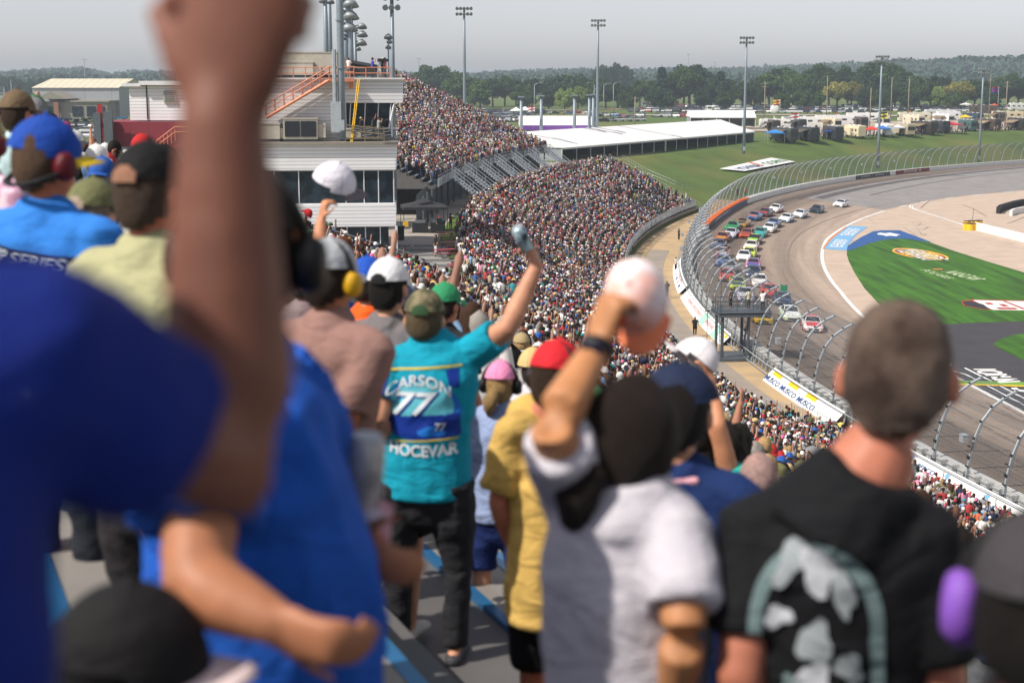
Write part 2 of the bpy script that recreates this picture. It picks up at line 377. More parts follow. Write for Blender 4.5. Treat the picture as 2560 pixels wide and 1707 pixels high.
# start/finish stripe: checker of green, yellow and white
path_px('start_line', [(1840, 858), (1960, 885), (2100, 905), (2380, 956), (2600, 962)], 1.6, mk('green_paint', hexc('6c9438'), .7), .062)
path_px('start_line', [(1850, 868), (1985, 896), (2105, 915), (2390, 962), (2600, 968)], .55, M_YEL, .07)
def skid(pxs, wdt, mat, z=.075): return path_px('skid_mark', pxs, wdt, mat, z)
M_SKID = mk('tyre_mark', hexc('7c6f66'), .8, var=.3, scale=1.5)
grid_strip('skid_mark', [x*5.0 for x in range(24, 72)], lambda s: vin(s)-3.9+.9*math.sin(s/50), lambda s: vin(s)-3.72+.9*math.sin(s/50), .045, M_SKID, nv=1)
for k in range(22):
    ax, ay = rnd.uniform(120, 2300), rnd.uniform(420, 760)
    if ay < 470 and ax < 900: continue
    dx, dy = rnd.uniform(-160, 260), rnd.uniform(-60, 40)
    cv = rnd.uniform(-30, 30)
    skid([z7(ax+2.2*dx*t, ay+2.2*dy*t+cv*math.sin(math.pi*t)) for t in np.linspace(0, 1, 13)], rnd.choice([.06, .1, .14]), M_SKID)
for k in range(26):
    ss = rnd.uniform(60, 210); v0 = rnd.uniform(57, 67); ln_ = rnd.uniform(8, 40); dv = rnd.uniform(-2, 2)
    grid_strip('skid_mark', [ss+ln_*t/5 for t in range(6)], lambda s, v0=v0, dv=dv, ss=ss, ln_=ln_: v0+dv*((s-ss)/ln_)**2, lambda s, v0=v0, dv=dv, ss=ss, ln_=ln_: v0+dv*((s-ss)/ln_)**2+.16, .05, M_SKID, nv=1)
# service road and dirt between the stands and the fence
M_DIRT = mk('dirt_road', hexc('b49a75'), .95, var=.16, scale=.35, bump=.2, bscale=5, col2=hexc('a58f72'))
grid_strip('service_road', [x*5.0 for x in range(-20, 64)], lambda s: 44.8, lambda s: VW-.5, .02, M_DIRT, nv=4)
M_PAVE = mk('paved_path', hexc('8f857b'), .9, var=.12, scale=.5)
grid_strip('paved_path', [x*5.0 for x in range(-20, 47)], lambda s: 46.6, lambda s: 49.3, .04, M_PAVE, nv=2)
M_CONC = mk('concrete', hexc('9c958c'), .9, var=.12, scale=.4, bump=.1, bscale=8)
grid_strip('concourse', [x*5.0 for x in range(16, 62)], lambda s: 3.0, lambda s: 28.3, .03, M_CONC, nv=4)
# ---- painted emblems and words on the ground
def ground_text(body, pa, pb, z, mat, hgt, name='ground_lettering', bold=0.0, stretch=1.0, spacing=1.0):
    """letters lying on the ground, baseline from pixel pa to pixel pb, cap height hgt metres"""
    A, B = G(*pa, z), G(*pb, z); d = B-A; L = d.length; d.normalize(); nrm = Vector((-d.y, d.x, 0))
    me = text_mesh(body, 1.0, bold=bold, space=spacing); xs = [v.co.x for v in me.vertices]; ys = [v.co.y for v in me.vertices]
    w0, w1, h0, h1 = min(xs), max(xs), min(ys), max(ys)
    for v in me.vertices:
        t = (v.co.x-w0)/(w1-w0)*L; u = (v.co.y-h0)/(h1-h0)*hgt
        p = A+d*t+nrm*u; v.co = p
    me.materials.clear(); me.materials.append(mat); o = put(name, me); return o
def zA(a, b): return (2200+a/9.046, 600+b/9.046)
def ring_poly(c, ax, ay, n=40, z=.04): return [c+ax*math.cos(2*math.pi*i/n)+ay*math.sin(2*math.pi*i/n) for i in range(n)]
def emblem():
    # oval from its four extreme points in the photo
    L, Rr = G(*zA(262, 235), .05), G(*zA(1555, 400), .05); T, Bt = G(*zA(860, 215), .05), G(*zA(960, 435), .05)
    c = (L+Rr)/2; ax = (Rr-L)/2*.99; ay = (T-Bt)/2
    ay = ay - ax*(ay.dot(ax)/ax.dot(ax))*0.0
    root = empty('painted_emblem', c); tag(root, 'yellow and red oval emblem with white letters painted on the infield grass', 'painted emblem')
    def pl(k, mat, nm, dz):
        mb = MB(); mb.poly([p-c+Vector((0, 0, dz)) for p in ring_poly(c, ax*k, ay*k)]); mb.build(nm, mat, root)
    pl(1.0, M_YEL, 'oval', 0); pl(.93, M_ORP, 'oval_band', .006); pl(.88, M_REDP, 'oval_band', .012)
    mb = MB(); mb.poly([p-c+Vector((0, 0, .018)) for p in ring_poly(c, ax*.78, ay*.86)]); mb.build('oval', M_YEL, root)
    for mat, hh, dz, bold, nm in ((M_BLACKP, 1.14, .024, .05, 'lettering_shadow'), (M_WHITEP, 1.0, .03, .0, 'lettering')):
        me = text_mesh('MENARDS', 1.0, bold=bold)
        xs = [v.co.x for v in me.vertices]; ys = [v.co.y for v in me.vertices]
        mw, mh = max(xs)-min(xs), max(ys)-min(ys); cx, cy = (max(xs)+min(xs))/2, (max(ys)+min(ys))/2
        A, B = G(*zA(610, 230), .05), G(*zA(1240, 440), .05); cc = (A+B)/2; dd = (B-A)/2*1.12; up = Vector((-dd.y, dd.x, 0)).normalized()*4.0*hh
        for v in me.vertices:
            p = cc + dd*((v.co.x-cx)/(mw/2))*(1.03 if hh > 1.05 else 1.0) + up*((v.co.y-cy)/mh); v.co = Vector((p.x, p.y, .05+dz))-c
        me.materials.clear(); me.materials.append(mat); put(nm, me, root)
emblem()
def gt(body, pa, pb, hgt, mat, label, bold=0.0, z=.06):
    o = ground_text(body, pa, pb, z, mat, hgt, bold=bold); tag(o, label, 'painted lettering'); return o
M_PALEP = mk('pale_grass_paint', hexc('b9c8a0'), .8, var=.2, scale=3)
gt('POLARIS', zA(890, 672), zA(1480, 872), 1.3, M_PALEP, 'thin pale script lettering on the infield grass below the oval emblem')
gt('NASCAR', zA(1370, 712), zA(2070, 905), 2.4, M_PALEP, 'larger pale lettering with an orange bar on the infield grass', .01)
flat_poly('painted_bar', [zA(1170, 652), zA(1390, 652), zA(1430, 668), zA(1230, 668)], .062, M_ORP, kind=None)
tag(bpy.data.objects['painted_bar'], 'small orange slanted bar painted beside the larger pale infield lettering', 'painted mark')
# black, red and white logo at the right of the infield
def zB(a, b): return (2280+a/5.6, 720+b/5.6)
rt = empty('painted_logo', G(2450, 755, .05)); tag(rt, 'black and white slanted speed logo with red outline painted on the infield', 'painted emblem')
def px_part(pts, z, mat, nm, root):
    o = flat_poly(nm, pts, z, mat, kind=None); o.parent = root; o.matrix_parent_inverse = Matrix.Translation(-root.location); return o
px_part([zB(690, 180), zB(850, 160), zB(2300, 190), zB(2300, 335), zB(1000, 300), zB(720, 245)], .052, M_REDP, 'logo_outline', rt)
px_part([zB(705, 185), zB(830, 180), zB(1000, 230), zB(1090, 295), zB(1000, 293), zB(740, 240)], .06, M_BLACKP, 'logo_field', rt)
px_part([zB(850, 168), zB(1200, 178), zB(2300, 200), zB(2300, 325), zB(1130, 305)], .06, M_WHITEP, 'logo_field', rt)
for q in ([(1010, 200), (1100, 205), (1160, 235), (1060, 230)], [(1200, 222), (1290, 225), (1370, 262), (1280, 258)], [(1170, 270), (1440, 275), (1490, 300), (1220, 296)]):
    px_part([zB(*p) for p in q], .068, M_REDP, 'logo_letter', rt)
px_part([zB(*p) for p in [(1260, 180), (1310, 182), (1590, 290), (1560, 300)]], .068, M_REDP, 'logo_letter', rt)
# IOWA letters on the dark road: strokes run almost across the picture
gt('IOWA', zB(1010, 1400-30), zB(1640, 1345), 4.2, M_WHITEP, 'white IOWA letters painted on the dark pit road', .01) if False else None
def strokes(name, sets, z, mat, label, cat='painted lettering'):
    root = empty(name, G(*zB(1200, 1230), z)); tag(root, label, cat)
    for q in sets: px_part([zB(*p) for p in q], z, mat, 'letter_stroke', root)
strokes('ground_lettering', [[(850, 1130), (1160, 1130), (1190, 1146), (880, 1144)],
    [(905, 1163), (960, 1150), (1150, 1152), (1250, 1168), (1275, 1188), (1215, 1180), (1120, 1166), (990, 1166), (955, 1178), (1060, 1192), (1190, 1192), (1215, 1180), (1275, 1188), (1210, 1206), (1040, 1208), (930, 1190)],
    [(1010, 1213), (1320, 1198), (1335, 1214), (1040, 1228)], [(1100, 1240), (1380, 1232), (1395, 1248), (1120, 1256)], [(1110, 1268), (1330, 1206), (1340, 1216), (1130, 1278)],
    [(1130, 1272), (1460, 1264), (1480, 1280), (1160, 1290)], [(1190, 1312), (1500, 1294), (1525, 1308), (1230, 1326)], [(1190, 1300), (1460, 1270), (1470, 1280), (1220, 1312)]],
    .066, M_WHITEP, 'white IOWA letters painted on the dark road behind the man\'s head')
px_part([zB(1380, 1395), zB(1460, 1388), zB(1500, 1420), zB(1700, 1440), zB(1700, 1470), zB(1480, 1440), zB(1400, 1412)], .07, M_WHITEP, 'white_swoosh', rt)
# white patches inside the light blue paint
for q, lb in (([(735, 265), (1030, 290), (830, 455), (510, 430)], 'upper'), ([(430, 515), (735, 535), (605, 720), (285, 690)], 'lower')):
    r_ = empty('painted_lettering', G(*z2040(*q[0]), .05)); tag(r_, 'block of white lettering on the light blue paint, the %s one' % lb, 'painted lettering')
    a, b, c_, d_ = [G(*z2040(*p), .07) for p in q]
    o = None
    for j, word in enumerate(('IOWA', 'SPEED', 'WAY')):
        me = text_mesh(word, 1.0, bold=.02); xs = [v.co.x for v in me.vertices]; ys = [v.co.y for v in me.vertices]
        for v in me.vertices:
            u = (v.co.x-min(xs))/(max(xs)-min(xs)); t = (v.co.y-min(ys))/(max(ys)-min(ys)); t = 1-(j+1-t*.85)/3
            p = (d_*(1-u)+a*u)*(t) + (c_*(1-u)+b*u)*(1-t); v.co = p-r_.location
        me.materials.clear(); me.materials.append(M_WHITEP); put('lettering', me, r_)
r_ = empty('painted_mark', G(2210, 587, .05)); tag(r_, 'white ragged wave-shaped mark on the dark blue paint', 'painted mark')
px_part([z2040(*p) for p in [(1380, 400), (1450, 378), (1560, 392), (1680, 378), (1800, 405), (1915, 425), (1850, 435), (1820, 458), (1690, 445), (1580, 455), (1520, 432), (1400, 420)]], .07, M_WHITEP, 'wave', r_)
# ================================================================= WALL, FENCE, STANDS
M_GALV = mk('galvanised_steel', hexc('8e9499'), .45, .55, var=.15, scale=4)
M_STEELD = mk('dark_steel', hexc('5c636a'), .5, .4, var=.15, scale=4)
M_BARR = mk('barrier_white', (.72, .72, .70), .55, var=.1, scale=1.2)
M_BLKM = mk('black_metal', (.025, .027, .03), .5, var=.2)
M_GALVL = mk('pale_steel', hexc('a9b0b6'), .45, .4, var=.15, scale=4)
def wall_strip(name, s0, s1, mat, v0, z0, z1, parent=None, thick=.5, step=2.5):
    ss = list(np.arange(s0, s1+.01, step)); mb = MB()
    if ss[-1] < s1: ss.append(s1)
    c = [[S(s, v0, zwall(s)+z0), S(s, v0, zwall(s)+z1), S(s, v0-thick, zwall(s)+z1), S(s, v0-thick, zwall(s)+z0)] for s in ss]
    vs = [p for q in c for p in q]; fs = []
    for i in range(len(c)-1):
        for k in range(4): a = i*4+k; b = i*4+(k+1) % 4; fs.append((a, b, b+4, a+4))
    fs += [(0, 1, 2, 3), tuple(len(vs)-4+k for k in (3, 2, 1, 0))]
    mb.add(vs, fs); o = mb.build(name, mat, parent); return o
bw = wall_strip('barrier_wall', -40, 640, M_BARR, VW, -.1, 1.0); tag(bw, 'white continuous crash barrier wall running round the outside of the track', 'barrier wall')
# foam blocks behind the barrier
mb = MB()
for s in np.arange(-40, 560, 1.6):
    p = S(s, VW-.75, zwall(s)+.86); mb.box(p, (.5, .7, .34), rz=PH-s/RR)
mb.build('foam_block_row', M_BARR, bw)['kind'] = 'stuff'
def wall_text(body, s, z, hgt, mat, parent, name='lettering', v=VW+.03, flip=True, wid=None, shear=0.0):
    me = text_mesh(body, 1.0, bold=.01, shear=shear); xs = [q.co.x for q in me.vertices]; ys = [q.co.y for q in me.vertices]
    cx, cy = (max(xs)+min(xs))/2, (max(ys)+min(ys))/2; k = hgt/(max(ys)-min(ys)); kx = wid/(max(xs)-min(xs)) if wid else k
    for q in me.vertices:
        ss = s + (q.co.x-cx)*kx; q.co = S(ss, v, zwall(ss)+z+(q.co.y-cy)*k)
    me.materials.clear(); me.materials.append(mat); return put(name, me, parent)
def find_s(px):
    best = min(np.arange(200, 640, .5), key=lambda s: abs(proj(*S(s, VW, zwall(s)+.5))[0]-px) if S(s, VW).y > 10 else 9e9); return float(best)
M_MAROON = mk('maroon_panel', hexc('7a2022'), .5); M_DKPANEL = mk('black_panel', hexc('20242c'), .5); M_BLUEP = mk('blue_panel', hexc('3a5674'), .5); M_ORANGE = mk('orange_foam', hexc('e8702a'), .6)
M_WHT = mk('white_vinyl', (.8, .8, .8), .5, var=.03)
s1, s2, s3, s4, sA, sB = [find_s(x) for x in (2139, 2225, 2240, 2323, 1772, 1868)]
wall_strip('black_panel', s1, s2, M_DKPANEL, VW+.02, .05, .98, bw, thick=.015)
wall_strip('maroon_panel', s3, s4, M_MAROON, VW+.02, .05, .98, bw, thick=.015)
wall_strip('blue_panel', sA, sB, M_BLUEP, VW+.02, .0, .85, bw, thick=.015)
wall_strip('orange_strip', sA-2, sB+1, M_ORANGE, VW+.16, .85, 1.12, bw, thick=.9)
wall_text('IOWA 4', (s3+s4)/2, .52, .5, M_WHT, bw, wid=(s4-s3)*.5, shear=.15)
wall_text('-  SUPER  -  SUPER  -', (s1+s2)/2, .52, .22, M_WHT, bw, wid=(s2-s1)*.85)
wall_text('SPEEDWAY', (sA*.6+sB*.4), .42, .4, M_WHT, bw, wid=(sB-sA)*.42, shear=.2)
# catch fence: every post a thing; cables and mesh one fence
PROFV = [(0, -.5), (.05, .7), (.22, 2.0), (.5, 3.2), (.9, 4.2), (1.55, 5.05), (2.35, 5.6), (3.1, 5.95)]
VF = VW-1.15
def post_pts(s, z0=None):
    zb = zwall(s); return [S(s, VF+a, zb+b) for a, b in PROFV]
post_s = []
s = 56.0
while s < 640: post_s.append(s); s += 4.9 if s < 330 else 5.6
pm = MB(); pm.loft([(a, 0, b) for a, b in PROFV], .1, n=8, up=(0, 1, 0), flat=True); pm.mi = 1
cm_ = pm
for a, b in PROFV[1:]: cm_.box((a-.1, 0, b), (.16, .16, .10))
for z_ in (.9, 1.5, 2.1, 2.7): cm_.box((-.1+.08*z_, 0, z_), (.1, .22, .06))
pmesh = pm.mesh('fence_post', [mk('post_paint', hexc('a3abb2'), .4, .15, var=.08), M_BLKM])
bx = MB(); bx.box((-.25, 0, 3.2), (.35, .45, .42)); bx.box((-.25, 0, 3.43), (.4, .5, .05)); bmesh_ = bx.mesh('camera_box', M_GALVL)
for i, s in enumerate(post_s):
    o = put('fence_post', pmesh, None, S(s, VF, zwall(s)), PH-s/RR)
    tag(o, 'tall grey curved catch fence post leaning over the track', 'fence post', 'curved posts of the catch fence')
    if i % 4 == 1: put('light_box', bmesh_, o)
def fence_mat():
    m = bpy.data.materials.new('wire_mesh'); m.use_nodes = True; n = m.node_tree.nodes; l = m.node_tree.links; b = n['Principled BSDF']
    b.inputs['Base Color'].default_value = (*hexc('4a5056'), 1); b.inputs['Metallic'].default_value = .3; b.inputs['Roughness'].default_value = .5
    tc = n.new('ShaderNodeTexCoord'); sp = n.new('ShaderNodeSeparateXYZ'); l.new(tc.outputs['UV'], sp.inputs[0]); fs = []
    for ax in (0, 1):
        f = n.new('ShaderNodeMath'); f.operation = 'FRACT'; l.new(sp.outputs[ax], f.inputs[0])
        t = n.new('ShaderNodeMath'); t.operation = 'LESS_THAN'; t.inputs[1].default_value = .15; l.new(f.outputs[0], t.inputs[0]); fs.append(t)
    mx = n.new('ShaderNodeMath'); mx.operation = 'MAXIMUM'; l.new(fs[0].outputs[0], mx.inputs[0]); l.new(fs[1].outputs[0], mx.inputs[1]); l.new(mx.outputs[0], b.inputs['Alpha'])
    return m
M_MESH = fence_mat()
cf = MB()
for a, b in [(.02, .3), (.1, 1.0), (.16, 1.5), (.25, 2.1), (.38, 2.7), (.5, 3.2), (.7, 3.75), (.9, 4.2), (1.2, 4.65), (1.55, 5.05), (1.95, 5.35), (2.35, 5.6), (2.75, 5.8), (3.08, 5.93)]:
    cf.loft([S(s, VF+a-.06, zwall(s)+b) for s in np.arange(56, 640, 3.5)], .016, n=4, flat=True)
cf_o = cf.build('catch_fence', M_GALV); tag(cf_o, 'steel cable catch fence carried by the curved posts along the whole track', 'catch fence')
me = bpy.data.meshes.new('wire_mesh'); vs = []; fs = []; uv = []
ss = np.arange(56, 640, 2.8); K = len(PROFV); acc = [0]
for a, b in zip(PROFV[:-1], PROFV[1:]): acc.append(acc[-1]+math.hypot(b[0]-a[0], b[1]-a[1]))
for s in ss: vs += [S(s, VF+a-.09, zwall(s)+b) for a, b in PROFV]
for i in range(len(ss)-1):
    for k in range(K-1):
        q = i*K+k; fs.append((q, q+K, q+K+1, q+1)); uv += [(ss[i]/.12, acc[k]/.12), (ss[i+1]/.12, acc[k]/.12), (ss[i+1]/.12, acc[k+1]/.12), (ss[i]/.12, acc[k+1]/.12)]
me.from_pydata(vs, [], fs); ul = me.uv_layers.new(name='UVMap'); ul.data.foreach_set('uv', [c for p in uv for c in p]); me.materials.append(M_MESH)
put('wire_mesh', me, cf_o)
# steel bracing between wall and posts (front straight)
mb = MB()
for s in np.arange(56, 330, 1.4):
    z = zwall(s); mb.box(S(s, VW-.8, z+.45), (.22, .3, .85), rz=PH-s/RR)
    mb.loft([S(s, VW-1.6, z), S(s+.6, VW-1.2, z+.9)], .05, n=4, flat=True)
for b_ in (.95, .1): mb.loft([S(s, VW-1.75, zwall(s)+b_) for s in np.arange(56, 330, 4)], .05, n=4, flat=True)
o = mb.build('wall_bracing', M_GALVL); tag(o, 'galvanised steel bracing frames behind the barrier wall along the straight', 'bracing'); o['kind'] = 'stuff'
# sloping sponsor banners on the back of the wall
def banner(s0, s1, label, mat=M_WHT):
    ss = list(np.arange(s0, s1+.01, 1.5)); mb = MB()
    for a, b in zip(ss[:-1], ss[1:]):
        mb.quad(S(a, 50.6, .78), S(b, 50.6, .78), S(b, 51.6, 1.8), S(a, 51.6, 1.8)); mb.quad(S(a, 51.6, 1.8), S(b, 51.6, 1.8), S(b, 51.65, .7), S(a, 51.65, .7))
    o = mb.build('banner', mat); tag(o, label, 'banner', 'white banners along the wall'); return o
def b_text(body, s, frac, hgt, mat, parent, wid):
    me = text_mesh(body, 1.0, bold=.015); xs = [q.co.x for q in me.vertices]; ys = [q.co.y for q in me.vertices]
    cx, cy = (max(xs)+min(xs))/2, (max(ys)+min(ys))/2
    for q in me.vertices:
        ss = s - (q.co.x-cx)*wid/(max(xs)-min(xs)); t = frac+(q.co.y-cy)/(max(ys)-min(ys))*hgt; q.co = S(ss, 50.6+1.0*t-.02, .78+1.02*t+.03)
    me.materials.clear(); me.materials.append(mat); put('lettering', me, parent)
def b_rect(s0, s1, t0, t1, mat, parent):
    mb = MB(); n_ = max(1, int(abs(s1-s0)/1.5))
    for i in range(n_):
        a, b = s0+(s1-s0)*i/n_, s0+(s1-s0)*(i+1)/n_; mb.quad(*[S(x, 50.6+1.0*t-.02, .78+1.02*t+.02) for x, t in ((a, t0), (b, t0), (b, t1), (a, t1))])
    mb.build('banner_mark', mat, parent)
M_TXB = mk('banner_blue', hexc('24487e'), .5); M_MINT = mk('banner_mint', hexc('9fd3bf'), .5); M_PINKB = mk('banner_pink', hexc('dca6a4'), .5)
b1 = banner(178, 210, 'white banner with faint coloured panels, the farthest along the wall')
for k in range(4): b_rect(196-k*4, 194.6-k*4, .2, .45, M_TXB if k % 2 else M_PINKB, b1)
b_text('RACING', 188, .7, .3, M_PINKB, b1, 9)
b2 = banner(139, 175.5, 'long white banner with pale green panels behind the flag stand')
b_rect(152, 155, .02, .98, M_MINT, b2); b_rect(143, 146, .02, .98, M_MINT, b2); b_text('IOWA SPEEDWAY', 162, .5, .3, M_PINKB, b2, 14); b_text('WEEKEND', 149.5, .5, .3, M_PINKB, b2, 6)
for k in range(2): b_rect(139.5+k*2, 140.6+k*2, .55, .9, M_YEL, b2)
b3 = banner(101, 121.5, 'white banner with three blue MUSCO words and yellow marks')
for k in range(3):
    b_text('MUSCO', 118.3-k*5, .28, .32, M_TXB, b3, 4.4); b_rect(117-k*5, 119.6-k*5, .6, .9, M_YEL, b3)
b4 = banner(48, 91, 'white banner with red and blue logos nearest the camera at right')
for k in range(6): b_text(('BERCO', 'BERCO', 'IOWA', 'IOWA', 'IOWA', 'CORN')[k], 90-k*5.4, .5, .22, (M_REDP, M_TXB, M_REDP)[k % 3], b4, 2.6); b_rect(87-k*5.4, 87.5-k*5.4, .3, .8, M_LBLUE, b4)
# ---------------------------------------------------------------- stands
M_ALU = mk('aluminium_tread', hexc('6f6d6c'), .5, .35, var=.12, scale=1.5)
M_BENCH = mk('blue_bench', hexc('2f6d9e'), .28, .35, var=.12, scale=2)
M_PLANK = mk('aluminium_plank', hexc('8f8b86'), .5, .25, var=.15, scale=1.5)
M_BENCHT = mk('tan_bench', hexc('a9a08c'), .5, .2, var=.12, scale=2)
def stand(name, s0, s1, rows, label, bench=M_BENCH, step=4.0, cat='grandstand', solid=True, smax=None):
    """rows: list of (v centre, floor z)"""
    ss = list(np.arange(s0, s1+.01, step))
    if ss[-1] < s1-.1: ss.append(s1)
    mb = MB(); be = MB(); bb = MB()
    for v, z in rows:
        sr = [x for x in ss if x <= smax[v]] if smax else ss
        for a, b in zip(sr[:-1], sr[1:]):
            nb = smax is not None and 2.0 < v < 2.8 and 3 < b < 10
            mb.quad(S(a, v-.4, z), S(b, v-.4, z), S(b, v+.4, z), S(a, v+.4, z))
            mb.quad(S(a, v+.4, z), S(b, v+.4, z), S(b, v+.4, z-.4), S(a, v+.4, z-.4))
            p = [S(a, v-.36, z+.42), S(b, v-.36, z+.42), S(b, v-.1, z+.42), S(a, v-.1, z+.42)]; q = [x-Vector((0, 0, .045)) for x in p]
            for (va, vb) in (() if nb else ((v-.10, v-.04), (v-.42, v-.36))):
                r_ = [S(a, va, z+.425), S(b, va, z+.425), S(b, vb, z+.425), S(a, vb, z+.425)]; bb.add(r_+[x-Vector((0, 0, .06)) for x in r_], [(0, 1, 2, 3), (7, 6, 5, 4), (0, 4, 5, 1), (1, 5, 6, 2), (2, 6, 7, 3), (3, 7, 4, 0)])
            nb or be.add(p+q, [(0, 1, 2, 3), (7, 6, 5, 4), (0, 4, 5, 1), (1, 5, 6, 2), (2, 6, 7, 3), (3, 7, 4, 0)])
        for a in sr:
            be.loft([S(a, v-.23, z), S(a, v-.23, z+.4)], .025, n=4, flat=True)
    if solid:
        v0, z0 = rows[0]; v1, z1 = rows[-1]; zb = min(z1-.4, 1e9)
        for sx in (s0, s1):
            pts = [S(sx, v0-.4, z0)]
            for v, z in rows: pts += [S(sx, v+.4, z), S(sx, v+.4, z-.39)]
            for i in range(0, len(rows)):
                v, z = rows[i]; (smax and smax[v] < sx) or mb.quad(S(sx, v-.4, z), S(sx, v+.4, z), S(sx, v+.4, max(z-4, z1-.4)), S(sx, v-.4, max(z-4, z1-.4)))
        for a, b in (zip(ss[:-1], ss[1:]) if not smax else []): mb.quad(S(a, v0-.4, z0), S(b, v0-.4, z0), S(b, v0-.4, z1-.4), S(a, v0-.4, z1-.4))
    o = mb.build(name, M_ALU); tag(o, label, cat, None); be.build('bench', M_PLANK, o); bb.build('bench_rail', bench, o); return o
near_rows = [(k*.8, 23.4-.392*k) for k in range(-2, 35)]
SMAX = {v: float(np.interp(v, [-2, .1, .8, 1.6, 2.4, 3.2, 4, 4.8, 13, 18.9, 24.8, 28], [6, 8, 15, 29, 35, 38, 41, 44, 69, 82, 89, 94])) for v, z in near_rows}
low_rows = [(k*.8, 23.4-.392*k) for k in range(35, 56)]
far_rows = [(22.0-.8*k, 13.0+.36*k) for k in range(0, 35)][::-1]
E1 = 95.0
st_near = stand('grandstand', -24, E1, near_rows, 'near upper grandstand full of standing spectators with blue benches', smax=SMAX)
st_low = stand('grandstand', -24, 302, low_rows, 'long lower grandstand curving along the track down to the fence')
st_far = stand('grandstand', 180, 277, far_rows, 'far upper grandstand packed with spectators beyond the press box')
# empty beige benches at the far end of the lower stand
mb = MB()
for k in range(44, 56):
    for a in np.arange(262, 300, 4): mb.box(S(a+2, k*.8-.23, 23.4-.392*k+.5), (.3, 3.95, .05), rz=PH-(a+2)/RR)
mb.build('bench', M_BENCHT, st_low)
def railing(pts, label, h=1.05, bars=(1.05, .55), mat=M_GALVL, spacing=2.0, r=.03, name='railing', pick=0.0, group=None):
    """handrail over a 3D polyline: bars, uprights every spacing metres, optional pickets"""
    mb = MB()
    for b in bars: mb.loft([p+Vector((0, 0, b)) for p in pts], r, n=5, flat=True)
    for a, b in zip(pts[:-1], pts[1:]):
        n_ = max(1, int((b-a).length/spacing))
        for i in range(n_+1): p = a+(b-a)*i/n_; mb.loft([p, p+Vector((0, 0, h))], r, n=5, flat=True)
        if pick:
            n_ = int((b-a).length/pick)
            for i in range(n_): p = a+(b-a)*i/n_; mb.box(p+Vector((0, 0, h/2)), (.03, .03, h))
    o = mb.build(name, mat); tag(o, label, 'railing', group); return o
def surf(s, v): return S(s, v, 23.4-.49*v)
railing([surf(float(np.interp(v, [13, 18.9, 24.8, 28], [70, 85, 91.5, 95.5])), v) for v in (13, 16, 19, 22, 25, 28)], 'sloping double handrail at the end of the near upper grandstand beside the plaza')
railing([surf(float(np.interp(v, [13, 18.9, 24.8, 28], [70.8, 85.8, 92.3, 96.3])), v)+Vector((0, 0, .1)) for v in (13, 16, 19, 22, 25, 28)], 'outer sloping handrail just outside the near grandstand end', bars=(1.2, .9))
railing([S(s, 44.6 + min(4.6, max(0, (110-s)*.5)), 2.3 if s > 112 else 1.0) for s in range(-20, 302, 6)], 'grey picket fence along the front of the lower grandstand', bars=(1.1, .1), pick=.28, spacing=2.4)
railing([surf(302, v) for v in range(27, 46, 3)], 'sloping handrail at the far end of the lower grandstand by the grass bank')
railing([S(277.3, v, 13+.45*(22-v)) for v in (-5, 4, 13, 22)], 'long sloping handrail down the far edge of the far upper grandstand')
railing([S(s, 22.7, 12.7) for s in range(181, 278, 8)], 'level steel fence along the foot of the far upper grandstand', bars=(1.3, .1), pick=.3)
for k, (s, lab) in enumerate(((190, 'nearest the press box'), (218, 'in the middle'), (247, 'farthest from the press box'))):
    railing([S(s, v, 13+.45*(22-v)) for v in (-4, 6, 14, 22)], 'aisle handrail in the far upper grandstand, the one '+lab, bars=(1.15,), group='aisle handrails of the far grandstand')
for k, (s, va, vb, lab) in enumerate(((40, 14, 26, 'upper part of the near stand'), (78, 34, 44, 'near the right-hand head, low'), (92, 30, 42, 'lower stand below the plaza edge'), (120, 30, 43, 'lower stand in front of the picnic tables'), (165, 30, 43, 'lower stand below the far stairs'), (215, 30, 43, 'lower stand halfway along the bend'), (60, 10, 24, 'middle of the near upper stand'))):
    railing([surf(s, va), surf(s, (va+vb)/2), surf(s, vb)], 'aisle handrail, '+lab, bars=(1.05, .6), group='aisle handrails of the near stands', pick=0)
for s0 in (84, 70):
    railing([surf(s0, 40.6), surf(s0-9, 40.6)], 'short level guard rail above the vomitory at stand distance %s' % ('far' if s0 == 84 else 'near'), bars=(1.1, .6, .1), pick=.25)
# stairs from the concourse up to the far upper stand
def stairs(s, idx):
    n = 14; root = None; mb = MB()
    w_ = 3.2; z0, z1, va, vb = 9.5, 13.0, 27.6, 23.0
    for i in range(n):
        z = z0+(z1-z0)*(i+1)/n; v = va+(vb-va)*(i+.5)/n; mb.box(S(s, v, z-.09), (.34, w_, .18), rz=PH-s/RR)
    mb.box(S(s, 22.6, 12.9), (1.0, w_, .15), rz=PH-s/RR)
    o = mb.build('staircase', M_GALVL); tag(o, 'grey metal staircase up to the far grandstand, %s' % idx, 'staircase', 'staircases up to the far grandstand')
    for sg in (-1, 1):
        r_ = MB()
        for h_ in (1.1, .6): r_.loft([S(s+sg*w_/2, va, z0+h_), S(s+sg*w_/2, vb, z1+h_)], .05, n=5, flat=True)
        for t in (0, .25, .5, .75, 1): p = S(s+sg*w_/2, va+(vb-va)*t, z0+(z1-z0)*t); r_.loft([p, p+Vector((0, 0, 1.1))], .04, n=5, flat=True)
        r_.box(S(s+sg*w_/2, (va+vb)/2, (z0+z1)/2-.1), (.0, .0, .0))
        r_.loft([S(s+sg*w_/2, va, z0+.1), S(s+sg*w_/2, vb, z1+.1)], (.12), n=4, flat=True)
        r_.build('handrail', M_GALVL, o)
ords = ['first from the press box', 'second from the press box', 'third from the press box', 'fourth from the press box', 'fifth from the press box', 'sixth from the press box', 'seventh and last before the white tent']
for i, s in enumerate((196, 209, 222, 235, 248, 261, 273)): stairs(s, ords[i])
mb = MB()
for s in np.arange(166, 276, 6.0): mb.loft([S(s, 22.3, 9.4), S(s, 22.3, 12.8)], .12, n=6, flat=True)
